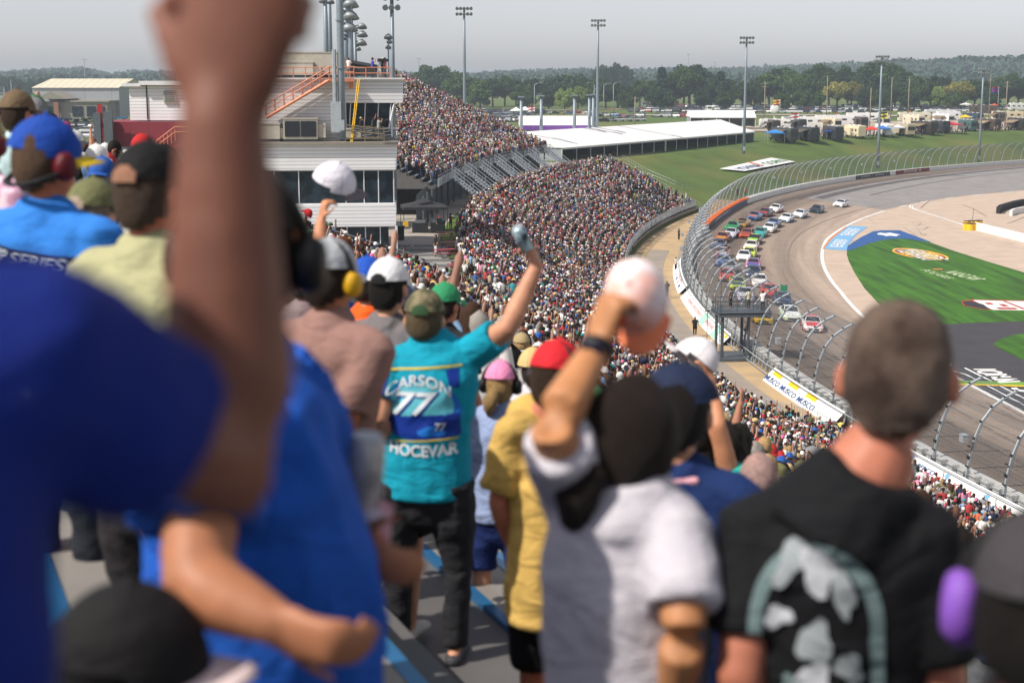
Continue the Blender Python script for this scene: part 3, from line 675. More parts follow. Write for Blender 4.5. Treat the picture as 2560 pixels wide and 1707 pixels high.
for s in np.arange(166, 272, 6.0): mb.quad(S(s, 21.5, 9.4), S(s+6, 21.5, 9.4), S(s+6, 21.5, 12.9), S(s, 21.5, 12.9))
o = mb.build('stand_wall', mk('stand_wall_grey', hexc('55585b'), .8)); tag(o, 'grey corrugated wall under the foot of the far grandstand behind the staircases', 'wall')  # one even mid grey for the wall below the stand
M_BIN = mk('bin_green', hexc('1f2a26'), .5)
bn = MB(); bn.box((0, 0, .55), (.62, .62, 1.0)); bn.box((0, 0, 1.1), (.7, .7, .12)); bnm = bn.mesh('litter_bin', M_BIN)
for i, s in enumerate((203, 215, 228, 241, 254)):
    o = put('litter_bin', bnm, None, S(s, 27.0, 9.5)); tag(o, 'dark wheeled litter bin between staircases, %s from the press box' % ('first', 'second', 'third', 'fourth', 'fifth')[i], 'litter bin', 'dark bins between the staircases')
# terrace steps of the plaza
M_TERR = mk('terrace_concrete', hexc('8b8884'), .9, var=.12, scale=.8)
M_TERD = mk('terrace_riser', hexc('5d5c5a'), .9, var=.12, scale=.8)
mb = MB()
for k in range(9):
    s0 = 108+k*4.2
    for a in (15.5, 19.5, 23.5): mb.box(S(s0+1.5, a+.1*(k % 2), 9.52+.0), (3.9, 2.0, .1+.012*k), rz=PH-s0/RR)
o = mb.build('plaza_paving', M_TERR); o['kind'] = 'structure'
mb = MB()
for k in range(9):
    s0 = 108+k*4.2+2.2
    for a in (15.5, 19.5, 23.5): mb.box(S(s0+1.5, a+.3*(k % 3), 9.51+.0), (3.7, 1.6, .08+.005*k), rz=PH-s0/RR)
o = mb.build('plaza_band', M_TERD); o['kind'] = 'structure'
# picnic tables
M_PICN = mk('red_picnic', hexc('8e3038'), .5, var=.15)
def picnic():
    r = empty('picnic_table'); a = MB(); a.box((0, 0, .75), (1.9, .85, .05)); a.build('tabletop', M_PICN, r)
    for sg in (-1, 1): b = MB(); b.box((0, sg*.75, .45), (1.9, .28, .04)); b.build('bench', M_PICN, r)
    c = MB()
    for x in (-.6, .6): c.loft([(x, -.75, .02), (x, -.5, .42), (x, 0, .72), (x, .5, .42), (x, .75, .02)], .03, n=5, flat=True); c.loft([(x, -.75, .42), (x, .75, .42)], .03, n=5, flat=True)
    c.build('frame', M_BLKM, r); return r
pt = picnic()
spots = [(1115, 600), (1125, 625), (1112, 645), (1190, 662), (1150, 683), (1215, 705), (1268, 712), (1265, 738), (1180, 610), (1035, 512), (1010, 522), (1040, 530)]
for i, (a, b) in enumerate(spots):
    o = pt if i == 0 else copy_tree(pt)
    o.location = G(a, b, 9.55); o.rotation_euler = (0, 0, .3+.1*(i % 3))
    tag(o, 'red mesh picnic table on the plaza, %s' % (('behind the others near the tent', 'with a walking woman to its left', 'at the left edge of the group', 'in the middle of the group', 'left of centre nearer the handrail', 'close to the handrail', 'right beside the lower stand', 'at the near right corner', 'far right among the crowd', 'up by the press box wall', 'leftmost by the press box', 'behind the black canopy')[i]), 'picnic table', 'red picnic tables on the plaza')
# black canopy with grill stand
def canopy(name, loc, w_, d_, h_, mat, label, rz=0.0, legmat=M_BLKM, peak=.8, cat='canopy tent', group=None):
    r = empty(name, loc, rz); tag(r, label, cat, group)
    m_ = MB(); a = [(-w_/2, -d_/2, h_), (w_/2, -d_/2, h_), (w_/2, d_/2, h_), (-w_/2, d_/2, h_)]; b = [(x, y, z-.28) for x, y, z in a]; t = (0, 0, h_+peak)
    mid = [(x*.45, y*.45, h_+peak*.42) for x, y, z in a]
    m_.add(a+b+mid+[t], [(0, 1, 9, 8), (1, 2, 10, 9), (2, 3, 11, 10), (3, 0, 8, 11), (8, 9, 12), (9, 10, 12), (10, 11, 12), (11, 8, 12), (0, 4, 5, 1), (1, 5, 6, 2), (2, 6, 7, 3), (3, 7, 4, 0)]); m_.build('canopy', mat, r)
    for x, y, z in a: l_ = MB(); l_.loft([(x*.98, y*.98, 0), (x*.98, y*.98, h_-.02)], .035, n=5, flat=True); l_.build('leg', legmat, r)
    return r
M_BLKC = mk('black_canvas', (.03, .03, .035), .8)
canopy('canopy_tent', G(1060, 577, 9.5), 4.6, 4.2, 2.6, M_BLKC, 'black peaked canopy over a food stand on the plaza', rz=.15)
r = empty('food_counter', G(1062, 578, 9.5), .15); tag(r, 'dark food counter with steel grill under the black canopy', 'food stand')
m_ = MB(); m_.box((-.6, -1.2, .5), (1.6, .7, 1.0)); m_.box((1.2, -1.2, .5), (1.4, .7, 1.0)); m_.build('counter', M_BLKM, r); m_ = MB(); m_.box((-.6, -1.2, 1.15), (1.0, .6, .3)); m_.box((1.2, -1.1, 1.2), (1.0, .5, .4)); m_.build('grill', M_GALV, r)
m_ = MB(); m_.box((-2.1, -1.5, .9), (.5, .4, .5)); m_.build('menu_board', M_YEL, r)
for i, (a, b) in enumerate(((1000, 600), (1103, 585), (1180, 578))):
    o = put('litter_bin', bnm, None, G(a, b, 9.5)); o.scale = (1.3, 1.3, 1.2); tag(o, 'black litter bin %s' % ('at the foot of the press box corner', 'just right of the black canopy', 'at the end of the stairs near the canopy')[i], 'litter bin')
# ---------------------------------------------------------------- flag stand
def flagstand():
    s = 132.0; z0 = .8; v0 = 50.2; zf = 4.8; r = empty('flag_stand', S(s, v0, z0)); tag(r, 'grey steel flag stand platform on tall legs beside the catch fence', 'flag stand')
    inv_ = Vector(r.location)
    def B(nm, f, mat=M_STEELD): q = MB(); f(q); o = q.build(nm, mat, r); return o
    P_ = lambda ds, dv, z: S(s+ds, v0+dv, z)-inv_
    for ds in (-1.5, 1.5):
        for dv in (-1.0, 1.3): B('leg', lambda q: q.loft([P_(ds, dv, z0), P_(ds, dv, zf)], .13, n=6, flat=True))
    B('base', lambda q: q.box(P_(0, .15, z0+.12), (3.0, 3.9, .25), rz=PH-s/RR))
    B('platform', lambda q: (q.box(P_(0, .9, zf), (4.6, 3.7, .26), rz=PH-s/RR), q.box(P_(0, .9, zf+.25), (4.7, 3.8, .06), rz=PH-s/RR)))
    def rail(q):
        c = [P_(-1.75, -1.3, zf), P_(1.75, -1.3, zf), P_(1.75, 3.1, zf), P_(-1.75, 3.1, zf), P_(-1.75, -1.3, zf)]
        for h_ in (.45, .8, 1.2): q.loft([p+Vector((0, 0, h_)) for p in c], .035, n=5, flat=True)
        for a, b in zip(c[:-1], c[1:]):
            for t in (0, .33, .66): p = a+(b-a)*t; q.loft([p, p+Vector((0, 0, 1.2))], .04, n=5, flat=True)
    B('railing', rail)
    def lad(q):
        for ds in (-.3, .3): q.loft([P_(ds-1.5, -1.2, z0), P_(ds-1.5, -1.2, zf+1)], .03, n=5, flat=True)
        for k in range(12): q.loft([P_(-1.8, -1.2, z0+.35*k), P_(-1.2, -1.2, z0+.35*k)], .02, n=4, flat=True)
    B('ladder', lad)
    B('antenna', lambda q: q.loft([P_(-1.7, -1.25, zf+1.0), P_(-1.7, -1.25, zf+4.2)], .02, n=4, flat=True), M_BLKM)
    return s, v0, zf
FS = flagstand()
# loudspeaker stand on the service road
o = MB(); o.loft([(0, 0, 0), (0, 0, 3.0)], .03, n=5, flat=True); o.box((0, 0, 3.0), (.5, .12, .1)); o.box((0, 0, .05), (.9, .9, .06)); o = o.build('microphone_stand', M_BLKM, None, loc=G(1767, 857, .9)); tag(o, 'thin black microphone stand on the dirt beside the flag stand', 'microphone stand')
for i, (a, b) in enumerate(((1700, 476),)): pass

cup_ = MB(); cup_.loft([(0, 0, 0), (0, 0, .12)], [.032, .042], n=12, flat=True); cupm = cup_.mesh('paper_cup', M_WHT)
for i, (s_, v_, lb) in enumerate(((5.2, 1.75, 'left of the walking feet'), (7.6, 2.5, 'behind the dark trousers'), (4.4, 1.0, 'near the bottom edge'), (9.0, 2.6, 'beside the blue rail'))):
    o = put('paper_cup', cupm, None, S(s_, v_, row_z(v_)+.001)); tag(o, 'white paper cup left on the grey tread, '+lb, 'cup')
# ================================================================= PRESS BOX TOWER, TENTS, POLES, BUILDINGS
M_SID = bands('white_siding', hexc('e4e4e6'), hexc('9a9c9f'), 2, 3.2, .14, var=.05)
M_SIDG = bands('grey_siding', hexc('dadbdd'), hexc('909295'), 2, 3.2, .14, var=.05)
def glass_mat():
    m = mk('dark_glass', (.008, .013, .02), .12, spec=.28, var=.5, scale=1.4, col2=(.02, .035, .05)); return m
M_GLASS = glass_mat()
M_TRIM = mk('white_trim', (.66, .66, .67), .5, var=.05)
M_ROOFD = mk('roof_deck', hexc('8c857b'), .9)
M_SALM = mk('salmon_paint', hexc('c9805f'), .5, var=.08)
M_BEIGE = mk('hvac_beige', hexc('b3ada0'), .6)
M_REDW = bands('red_wall_panel', hexc('7d2733'), hexc('5c1b26'), 0, .55, .03, var=.06)
# local frame of the tower: origin at its near right ground corner, x to the right along the face, y away
TX = empty('press_box', G(998, 640, 9.5), math.radians(6.3)); tag(TX, 'tall grey sided press box tower with dark glass rows and a roof deck', 'press box building')
T0 = Vector(TX.location); TD = T0.y
def tz(py, x=960): # height of a picture row on the tower face
    return W(x, py, TD).z-T0.z
def tpx(px): return (W(px, 500, TD).x-T0.x)
X0 = tpx(590)
def tb(name, c, d, mat, par=TX, M=None): q = MB(); q.box(c, d); return q.build(name, mat, par)
def face_block(name, x0, x1, z0, z1, y0, y1, mat, lean=0.0, par=None):
    """box whose right-hand end leans outward by lean at the top"""
    q = MB(); vs = [(x0, y0, z0), (x1, y0, z0), (x1, y1, z0), (x0, y1, z0), (x0, y0, z1), (x1+lean, y0, z1), (x1+lean, y1, z1), (x0, y1, z1)]
    q.add(vs, [(3, 2, 1, 0), (4, 5, 6, 7), (0, 1, 5, 4), (1, 2, 6, 5), (2, 3, 7, 6), (3, 0, 4, 7)]); return q.build(name, mat, par or TX)
z565, z510, z422, z362, z330, z259, z199 = [tz(a) for a in (565, 510, 424, 361, 331, 259, 199)]
XR = -.25
face_block('wall', X0, XR, z565, z510, 0, 12, M_SID, .05)
face_block('wall', X0, XR+.1, z422, z362, 0, 12, M_SID, .12)
face_block('wall', X0, -.9, -2, z565, .5, 11, M_GLASS)
face_block('wall', X0, -.4, z510, z422, .35, 11.5, M_GLASS)
upx = tpx(1003)
face_block('wall', X0, tpx(870)+0, z362, z259, 3, 12, M_SIDG); face_block('wall', X0, upx+.35, z259, z199, 3, 12, M_SIDG, .1)
face_block('window', tpx(872), upx-.9, z330+.3, z259, 3.2, 11, M_GLASS, .5)
q = MB(); q.quad((upx-.88, 3.1, z330+.3), (upx-.88, 11.2, z330+.3), (upx-.36, 11.2, z259), (upx-.36, 3.1, z259)); q.build('side_panel', M_SIDG, TX)
face_block('roof_deck', X0, XR+.3, z362, z362+.22, -.4, 12, M_ROOFD)
face_block('roof_deck', X0, upx+.5, z199, z199+.15, 2.6, 12.3, M_TRIM)
# mullions and frames
q = MB()
for px in (690, 750, 866, 911, 947, 985): q.box((tpx(px), .33, (z510+z422)/2), (.09, .1, z510*0+(z422-z510)))
for px in (867, 913, 950, 990): q.box((tpx(px), .48, (z565-2)/2), (.09, .1, z565+2))
q.box(((X0+XR)/2, .3, z510+.04), (XR-X0, .12, .09)); q.box(((X0+XR)/2, .3, z422-.05), (XR-X0, .12, .1)); q.box(((X0+XR)/2, .45, z565-.05), (XR-X0, .12, .1))
q.build('window_frame', M_TRIM, TX)
q = MB()
for px in (878, 915, 948, 979): q.loft([(tpx(px), 3.15, z330+.3), (tpx(px)+.15, 3.15, z259)], .05, n=4, flat=True)
q.loft([(upx-.9, 3.1, z330+.3), (upx-.4, 3.1, z259)], .09, n=4, flat=True); q.box(((tpx(872)+upx)/2, 3.1, z330+.25), (upx-tpx(872), .15, .12))
q.build('window_frame', M_TRIM, TX)
q = MB(); q.box((XR+.02, .1, z565/2-1), (.22, .22, z565+2)); q.build('corner_post', M_TRIM, TX)
# stair to the roof with salmon railings
sx0, sx1 = tpx(672), tpx(830); zs0, zs1 = tz(292), z199+.05
q = MB(); n_ = 20
for i in range(n_): t = (i+.5)/n_; q.box((sx0+(sx1-sx0)*t, 1.9, zs0+(zs1-zs0)*t), (.36, 1.2, .05))
q.loft([(sx0, 1.35, zs0-.1), (sx1, 1.35, zs1-.1)], .16, n=4, up=(0, 1, 0), flat=True); q.loft([(sx0, 2.5, zs0-.1), (sx1, 2.5, zs1-.1)], .16, n=4, up=(0, 1, 0), flat=True)
q.box((sx1+1.0, 1.9, zs1-.1), (2.4, 1.3, .3)); q.box((sx1+1.9, 1.9, zs1-.5), (.4, .5, .7))
st = q.build('roof_stair', M_SALM, TX)
q = MB()
for yy in (1.3, 2.5):
    for h_ in (1.05, .6): q.loft([(sx0-.2, yy, zs0+h_-.1), (sx1, yy, zs1+h_), (sx1+2.2, yy, zs1+h_)], .045, n=5, flat=True)
    for i in range(8): t = i/7; q.loft([(sx0+(sx1-sx0)*t, yy, zs0+(zs1-zs0)*t-.1), (sx0+(sx1-sx0)*t, yy, zs0+(zs1-zs0)*t+1.05)], .045, n=5, flat=True)
q.build('railing', M_SALM, TX)
q = MB(); xa, xb = tpx(640), tpx(982)
for h_ in (1.05, .55, .08): q.loft([(X0, 2.8, z199+h_), (xb, 2.8, z199+h_), (xb, 11.5, z199+h_)], .04, n=5, flat=True)
for i in range(14): x = X0+(xb-X0)*i/13; q.loft([(x, 2.8, z199), (x, 2.8, z199+1.08)], .045, n=5, flat=True)
q.build('railing', M_SALM, TX)
# heating units, pipes and boxes on the decks
def hvac(x, y, z, w_, d_, h_, label, open_=True):
    r = empty('air_conditioner', TX.matrix_basis @ Vector((x, y, z)), math.radians(6.3)); tag(r, label, 'air conditioner')
    a = MB(); a.box((0, 0, h_/2+.25), (w_, d_, h_)); a.box((0, 0, h_+.28), (w_+.1, d_+.1, .08)); a.box((w_/2+.35, 0, h_*.55), (.7, d_*.8, h_*.7)); a.build('housing', M_BEIGE, r)
    b = MB(); b.box((0, 0, .12), (w_*1.05, d_*1.02, .24)); b.build('base', M_BLKM, r)
    if open_:
        for sg in (-1, 1): c = MB(); c.box((sg*w_*.235, -d_/2-.02, h_*.5+.25), (w_*.44, .05, h_*.78)); c.build('grille', M_DKPANEL, r)
    return r
bpy.context.view_layer.update()
hvac(tpx(757), 1.6, z362+.22, 3.0, 2.0, 1.75, 'large beige air conditioning unit with two dark grilles on the lower deck')
hvac(tpx(675), 1.8, z362+.22, 2.2, 2.0, 1.3, 'smaller beige air conditioning unit at the left of the lower deck', False)
hvac(tpx(870), 1.9, z362+.22, 1.2, 1.2, .8, 'small dark equipment box behind the big pole on the deck', False)
hvac(tpx(790), 8, z199+.15, 5.2, 3, 2.0, 'wide pale rooftop unit behind the salmon railing', False)
hvac(tpx(730), 6, z199+.15, 4.2, 2.4, 1.1, 'low beige rooftop unit behind the railing at left', False)
def pipe(px, y, z0, h_, r_, label):
    o = MB(); o.loft([(0, 0, 0), (0, 0, h_)], r_, n=8, flat=True); o.loft([(0, 0, h_), (0, 0, h_+.18)], r_*1.9, n=8, flat=True)
    p = TX.matrix_basis @ Vector((tpx(px), y, z0)); o = o.build('vent_pipe', M_GALVL, None, p); tag(o, label, 'vent pipe', 'vent pipes on the press box decks')
for px, y, zz, hh, lb in ((712, 2.4, z362, 3.4, 'double-width vent pipe left of the large air conditioner'), (746, 2.5, z362, 3.3, 'slim vent pipe behind the large air conditioner'), (815, 2.6, z362, 3.4, 'vent pipe between the air conditioner and the big pole'), (765, 5, z199, 1.6, 'tallest vent pipe behind the salmon rail'), (781, 5, z199, 1.5, 'middle vent pipe behind the salmon rail'), (788, 6, z199, 1.4, 'short vent pipe on the upper roof at right'), (728, 5, z199, 1.6, 'vent pipe on the upper roof beside the arm'), (700, 4.5, z199, 2.2, 'leftmost vent pipe of the upper roof'), (861, 2.4, z362, 3.0, 'vent pipe right of the big pole')):
    pipe(px, y, zz, hh, .12, lb)
# photographers' gantry on the deck
r = empty('camera_platform', TX.matrix_basis @ Vector((tpx(915), 1.6, z362+.22)), math.radians(6.3)); tag(r, 'weathered wooden camera platform with rails on the lower deck', 'camera platform')
q = MB(); q.box((0, 0, .28), (3.6, 2.0, .12))
for x in (-1.7, 0, 1.7): q.box((x, -.95, .6), (.1, .1, 1.3)); q.box((x, .95, .6), (.1, .1, 1.3))
q.build('platform', mk('old_wood', hexc('6f6654'), .9, var=.25, scale=3), r)
q = MB()
for z_ in (.7, 1.15): q.loft([(-1.7, -.98, z_+.3), (1.8, -.98, z_-.1)], .06, n=4, flat=True); q.loft([(-1.7, .98, z_+.3), (1.8, .98, z_)], .06, n=4, flat=True)
q.build('rail', MATS['old_wood'], r)
q = MB(); q.loft([(tpx(883), .6, z362), (tpx(897)+.3, 1.2, z199)], .05, n=4, flat=True); q.loft([(tpx(880), .6, z362), (tpx(892)+.3, 1.2, z199)], .05, n=4, flat=True)
for i in range(16): t = i/15; q.box((tpx(881)+(tpx(895)+.3-tpx(881))*t, .6+.6*t, z362+(z199-z362)*t), (.35, .04, .04))
o = q.build('ladder', M_YEL, TX)
# annex behind, with red panel wall and vented white box
AX = empty('annex_building', W(238, 390, 152.0), math.radians(-2)); AX.location.z = 9.4; tag(AX, 'low annex with dark red panels and a vented white box left of the arm', 'annex building')
ab = Vector(AX.location)
def ax(px): return W(px, 300, 152).x-ab.x
def azz(py): return W(400, py, 152).z-ab.z
q = MB(); q.box(((ax(238)+ax(700))/2, 5, (azz(305)+azz(372))/2), (ax(700)-ax(238), 10, azz(305)-azz(372))); q.build('wall', M_REDW, AX)
q = MB(); q.box(((ax(238)+ax(700))/2, 5.5, (azz(372)-0)/2), (ax(700)-ax(238)-1, 10, azz(372))); q.build('wall', mk('grey_wall', hexc('57595f'), .8), AX)
q = MB(); q.box(((ax(312)+ax(700))/2, 6, (azz(303)+azz(212))/2), (ax(700)-ax(312), 8, azz(212)-azz(303))); q.build('wall', M_SID, AX)
q = MB(); q.box(((ax(345)+ax(700))/2, 5.8, azz(208)), (ax(700)-ax(340), 9, .4)); q.box((ax(322), 5.8, azz(213)), (2, 8.6, .3)); q.build('roof', M_TRIM, AX)
q = MB(); q.box((ax(416), 1.9, (azz(228)+azz(258))/2), (1.25, .25, azz(228)-azz(258))); q.build('vent', M_BEIGE, AX)
q = MB()
for k in range(6): q.box((ax(416), 1.75, azz(256)+.2*k+.1), (1.05, .05, .07))
q.build('vent_louvre', M_STEELD, AX)
q = MB(); q.box((ax(357), 1.94, (azz(300)+azz(205))/2), (.1, .1, azz(205)-azz(300))); q.build('drain_pipe', M_BLKM, AX)
for px, lb in ((258, 'wide'), (279, 'middle'), (288, 'dark')):
    pass
q = MB(); q.box((ax(253), -1.2, azz(335)), (.7, .5, 4.2)); q.box((ax(277), -1.2, azz(335)), (.55, .5, 4.4)); q.box((ax(288), -1.3, azz(335)), (.35, .5, 4.6)); q.box((ax(300), -1.0, azz(378)), (3.6, .5, .9)); q.build('steel_column', M_STEELD, AX)
q = MB(); q.box((ax(258), -.9, azz(290)), (.42, .4, 2.3)); q.build('red_post', mk('red_post_paint', hexc('a3202c'), .5), AX)
q = MB()
for yy in (-.3, .9):
    for h_ in (0, .5): q.loft([(ax(392), yy, azz(352)+h_-.5), (ax(440), yy, azz(322)+h_-.3), (ax(520), yy, azz(322)+h_-.3)], .05, n=4, flat=True)
    for i in range(6): t = i/5; q.loft([(ax(392)+(ax(440)-ax(392))*t, yy, azz(352)-1.2+(azz(322)-azz(352))*t), (ax(392)+(ax(440)-ax(392))*t, yy, azz(352)+(azz(322)-azz(352))*t)], .04, n=4, flat=True)
q.build('stair_rail', M_SALM, AX)
# ---------------------------------------------------------------- light poles
M_POLE = mk('pole_steel', hexc('7f8b94'), .5, .3, var=.08)
M_LAMP = mk('lamp_housing', hexc('8a9194'), .5, .3)
def lamp_head(n=6, dark=False, big=1.0):
    a = MB()
    for j in range(2):
        for i in range(n):
            c = Vector(((i-(n-1)/2)*.62*big, .0, -j*1.0*big)); a.loft([c+Vector((0, .25*big, .15*big)), c+Vector((0, 0, .05)), c+Vector((0, -.35*big, -.14*big))], [.08*big, .24*big, .33*big], n=8, flat=True)
    return a
def light_pole(name, px, pbase, ptop, D, label, r0=.36, r1=.2, n=5, big=1.0, zbase=None, heads=True):
    top = W(px[1], ptop, D); base = W(px[0], pbase, D); base = Vector((base.x, base.y, base.z if zbase is None else zbase))
    base.x = top.x = (base.x+top.x)/2
    h_ = top.z-base.z; r = empty(name, base); tag(r, label, 'light pole', 'tall floodlight poles')
    q = MB(); q.loft([(0, 0, 0), (0, 0, h_*.34), (0, 0, h_*.67), (0, 0, h_)], [r0, r0*.86, (r0+r1)/2, r1], n=10, flat=True); q.build('pole', M_POLE, r, True)
    if heads:
        q = MB(); q.box((0, 0, h_-.1), (n*.62*big, .12, .1)); q.box((0, 0, h_-1.1*big), (n*.62*big, .12, .1)); q.build('crossarm', M_STEELD, r)
        for j in range(2):
            for i in range(n):
                a = MB(); c = Vector(((i-(n-1)/2)*.68*big, -.2, h_-j*1.05*big+.1)); a.loft([c+Vector((0, .3*big, .2*big)), c, c+Vector((0, -.4*big, -.16*big))], [.09*big, .25*big, .34*big], n=8, flat=True); a.build('floodlight', M_LAMP, r)
    q = MB(); q.box((0, -.3, 1.2), (.5, .4, .9)); q.build('control_box', M_GALVL, r)
    return r
light_pole('light_pole', (1162, 1160), 270, 22, 300, 'tall light pole rising behind the far grandstand, left of the middle', zbase=10)
light_pole('light_pole', (1491, 1497), 340, 52, 345, 'tall light pole behind the white tent in the middle of the picture', zbase=9.6)
light_pole('light_pole', (1859, 1867), 385, 95, 345, 'tall light pole on the grass bank in front of the tent end')
light_pole('light_pole', (2195, 2204), 421, 142, 362, 'tall light pole behind the IOWA 4 panel')
light_pole('light_pole', (2448, 2458), 406, 175, 420, 'tall light pole at the right with pale round lamps')
light_pole('light_pole', (983, 979), 250, -5, 170, 'light pole at the right edge of the press box roof', r0=.3, n=3, zbase=10)
# large near poles at the tower
bp = light_pole('light_pole', (857, 845), 348, -140, 131.5, 'thick light pole standing in front of the press box, closest of all', r0=.34, r1=.28, heads=False, zbase=W(857, 348, 131.5).z)
q = MB()
for h_ in (6, 10, 13.5): q.loft([(0, 0, h_), (0, 0, h_+.12)], .4, n=10, flat=True)
q.build('collar', M_POLE, bp); q = MB(); q.loft([(-.55, -.2, 1.2), (-.55, -.2, 7.6)], .18, n=6, flat=True); q.box((-.45, -.2, 1.9), (.9, .5, 2.6)); q.build('junction_box', M_GALVL, bp)
def shade_pole(px, ptop, pbase, D, lamps, label, r_=.28, side=1):
    top = W(px, ptop, D); base = W(px, pbase, D); r = empty('light_pole', base); tag(r, label, 'light pole', 'light poles behind the press box'); h_ = top.z-base.z
    q = MB(); q.loft([(0, 0, -5), (0, 0, h_)], [r_*1.15, r_*.8], n=10, flat=True); q.build('pole', M_POLE, r, True)
    for (lx, ly, big) in lamps:
        p = W(lx, ly, D)-base
        a = MB(); a.loft([p+Vector((0, 0, .45*big)), p+Vector((0, 0, .2*big)), p+Vector((0, -.1, -.25*big))], [.16*big, .5*big, .78*big], n=14, flat=True); a.build('lamp_shade', M_LAMP, r, True)
        a = MB(); a.loft([(0, 0, p.z), p+Vector((0, 0, .3))], .08, n=5, flat=True); a.build('bracket', M_STEELD, r)
shade_pole(878, -60, 165, 150, [(876, 10, 1.1), (877, 40, 1.1), (874, 70, 1.1), (860, 95, .4)], 'light pole with three wide hanging shades in the middle behind the thick pole')
shade_pole(866, -60, 165, 152, [(856, -5, .7), (856, 27, .5), (856, 58, .5), (858, 88, .5)], 'light pole with small side lamps directly behind the shaded one')
shade_pole(888, 66, 165, 156, [(905, 66, .7), (906, 86, .75), (904, 107, .75), (896, 122, .4)], 'shorter light pole with three shades on its right side', r_=.22)
shade_pole(816, -60, 150, 160, [(808, 2, .6), (826, 4, .6)], 'left light pole of the pair above the rooftop unit', r_=.26)
shade_pole(825, -60, 150, 166, [], 'right bare light pole of the pair above the rooftop unit', r_=.3)
shade_pole(972, 88, 200, 152, [(971, 92, .6), (974, 104, .4), (971, 118, .4)], 'short camera mast with box lamps at the roof corner', r_=.09)
# ---------------------------------------------------------------- tents
M_TENT = bands('tent_roof', (.78, .77, .76), (.66, .65, .65), 0, .18, .02, rough=.6, var=.03)
def ridge_tent(name, A, B, depth, eave, ridge, label, bays, mat=M_TENT, wall_side=None, zb=None):
    A = Vector(A); B = Vector(B); d = (B-A); L = d.length; d.normalize(); n_ = Vector((-d.y, d.x, 0))
    ang = math.atan2(d.y, d.x); z0 = A.z if zb is None else zb; dz = (B.z-A.z)/L
    r = empty(name, (A.x, A.y, z0), ang); tag(r, label, 'tent')
    q = MB(); e = .25
    P0 = [(-e, -.3, eave), (L+e, -.3, eave), (L+e, depth/2, ridge), (-e, depth/2, ridge), (-e, depth+.3, eave), (L+e, depth+.3, eave)]
    q.add(P0, [(0, 1, 2, 3), (3, 2, 5, 4)]); q.add([(x, y, z-.06) for x, y, z in P0], [(3, 2, 1, 0), (4, 5, 2, 3)])
    q.quad((-e, -.3, eave), (L+e, -.3, eave), (L+e, -.3, eave-.35), (-e, -.3, eave-.35)); q.add([P0[0], P0[3], P0[4]], [(0, 1, 2)]); q.add([P0[1], P0[2], P0[5]], [(2, 1, 0)])
    q.build('roof', mat, r)
    for i in range(bays+1):
        x = L*i/bays
        a = MB(); a.loft([(x, 0, 0), (x, 0, eave-.1)], .09 if i not in (bays//2,) else .2, n=6, flat=True); a.build('post', M_TRIM, r)
    q = MB(); q.quad((0, depth, 0), (L, depth, 0), (L, depth, eave), (0, depth, eave)); q.quad((0, 0, 0), (0, depth, 0), (0, depth, eave), (0, 0, eave)); q.quad((L, 0, 0), (L, depth, 0), (L, depth, eave), (L, 0, eave)); q.build('wall', mk('tent_wall', hexc('8f9296'), .8), r)
    q = MB(); rr = random.Random(4)
    for k in range(int(L/2.2)):
        x = rr.uniform(1, L-1); y = rr.uniform(2, depth-2); h_ = rr.uniform(.7, 1.1); q.loft([(x, y, h_-.05), (x, y, h_)], rr.uniform(.5, .9), n=10, flat=True); q.loft([(x, y, 0), (x, y, h_)], .06, n=5, flat=True)
    q.build('furniture', M_BLKM, r)['kind'] = 'stuff'
    return r
A_, B_ = G(1405, 404, 9.0), G(1884, 361, 8.4)
ridge_tent('marquee_tent', A_, B_, 19, 3.0, 6.0, 'very long white marquee tent on top of the grass bank', 17, zb=8.7)
A_, B_ = G(1726, 318, 10.2), G(1888, 318, 10.2); ridge_tent('marquee_tent', A_, B_, 11, 3.2, 5.2, 'smaller white tent behind the right end of the long marquee', 5, zb=10.2)
A_, B_ = G(1300, 372, 9.7), G(1478, 372, 9.7); pt_ = ridge_tent('stage_tent', A_, B_, 12, 5.2, 7.2, 'white stage tent with purple banner beyond the far grandstand', 3, zb=9.7)
q = MB(); L_ = (B_-A_).length; q.box((L_/2, -.5, 4.7), (L_, .1, 1.1)); q.build('purple_banner', mk('purple_banner', hexc('6a3f8e'), .6), pt_)
q = MB(); q.box((L_*.33, -.3, 2.2), (L_*.62, .1, 4.0)); q.build('screen', M_DKPANEL, pt_); q = MB(); q.box((L_*.86, -.35, 2.2), (L_*.3, .1, 4.0)); q.build('wall_panel', M_TRIM, pt_)
# low metal bleachers on the grass bank in front of the tent
for i, (a, b, ln_) in enumerate(((1500, 402, 12), (1660, 377, 22), (1760, 370, 12), (1830, 363, 12))):
    p = G(a, b, 8.0); q = MB()
    for k in range(4): q.box((0, k*.7, .35+.3*k), (ln_, .3, .05)); q.box((0, k*.7+.35, .1+.3*k), (ln_, .35, .04))
    for x in np.linspace(-ln_/2, ln_/2, 5): q.loft([(x, 0, 0), (x, 2.2, 1.3)], .04, n=4, flat=True); q.loft([(x, 2.2, 0), (x, 2.2, 1.3)], .04, n=4, flat=True)
    o = q.build('bleacher', M_GALV, None, False, p, math.radians(60)); tag(o, 'low metal bleacher in front of the marquee, %s from the left' % ('first', 'second', 'third', 'fourth')[i], 'bleacher', 'low bleachers on the bank')
railing([G(a, b, z_) for a, b, z_ in ((1430, 418, 8.2), (1560, 402, 8.0), (1700, 385, 7.9), (1860, 378, 7.8), (1925, 368, 7.8))], 'thin grey fence along the top of the grass bank below the marquee', bars=(1.0, .5), r=.025)
railing([G(a, b, z_)for a, b, z_ in ((1556, 402, 8.4), (1620, 440, 6.6), (1690, 470, 4.5), (1745, 488, 2.6))], 'thin wire fence running down the grass bank at the end of the lower stand', bars=(1.2, .6), r=.025)
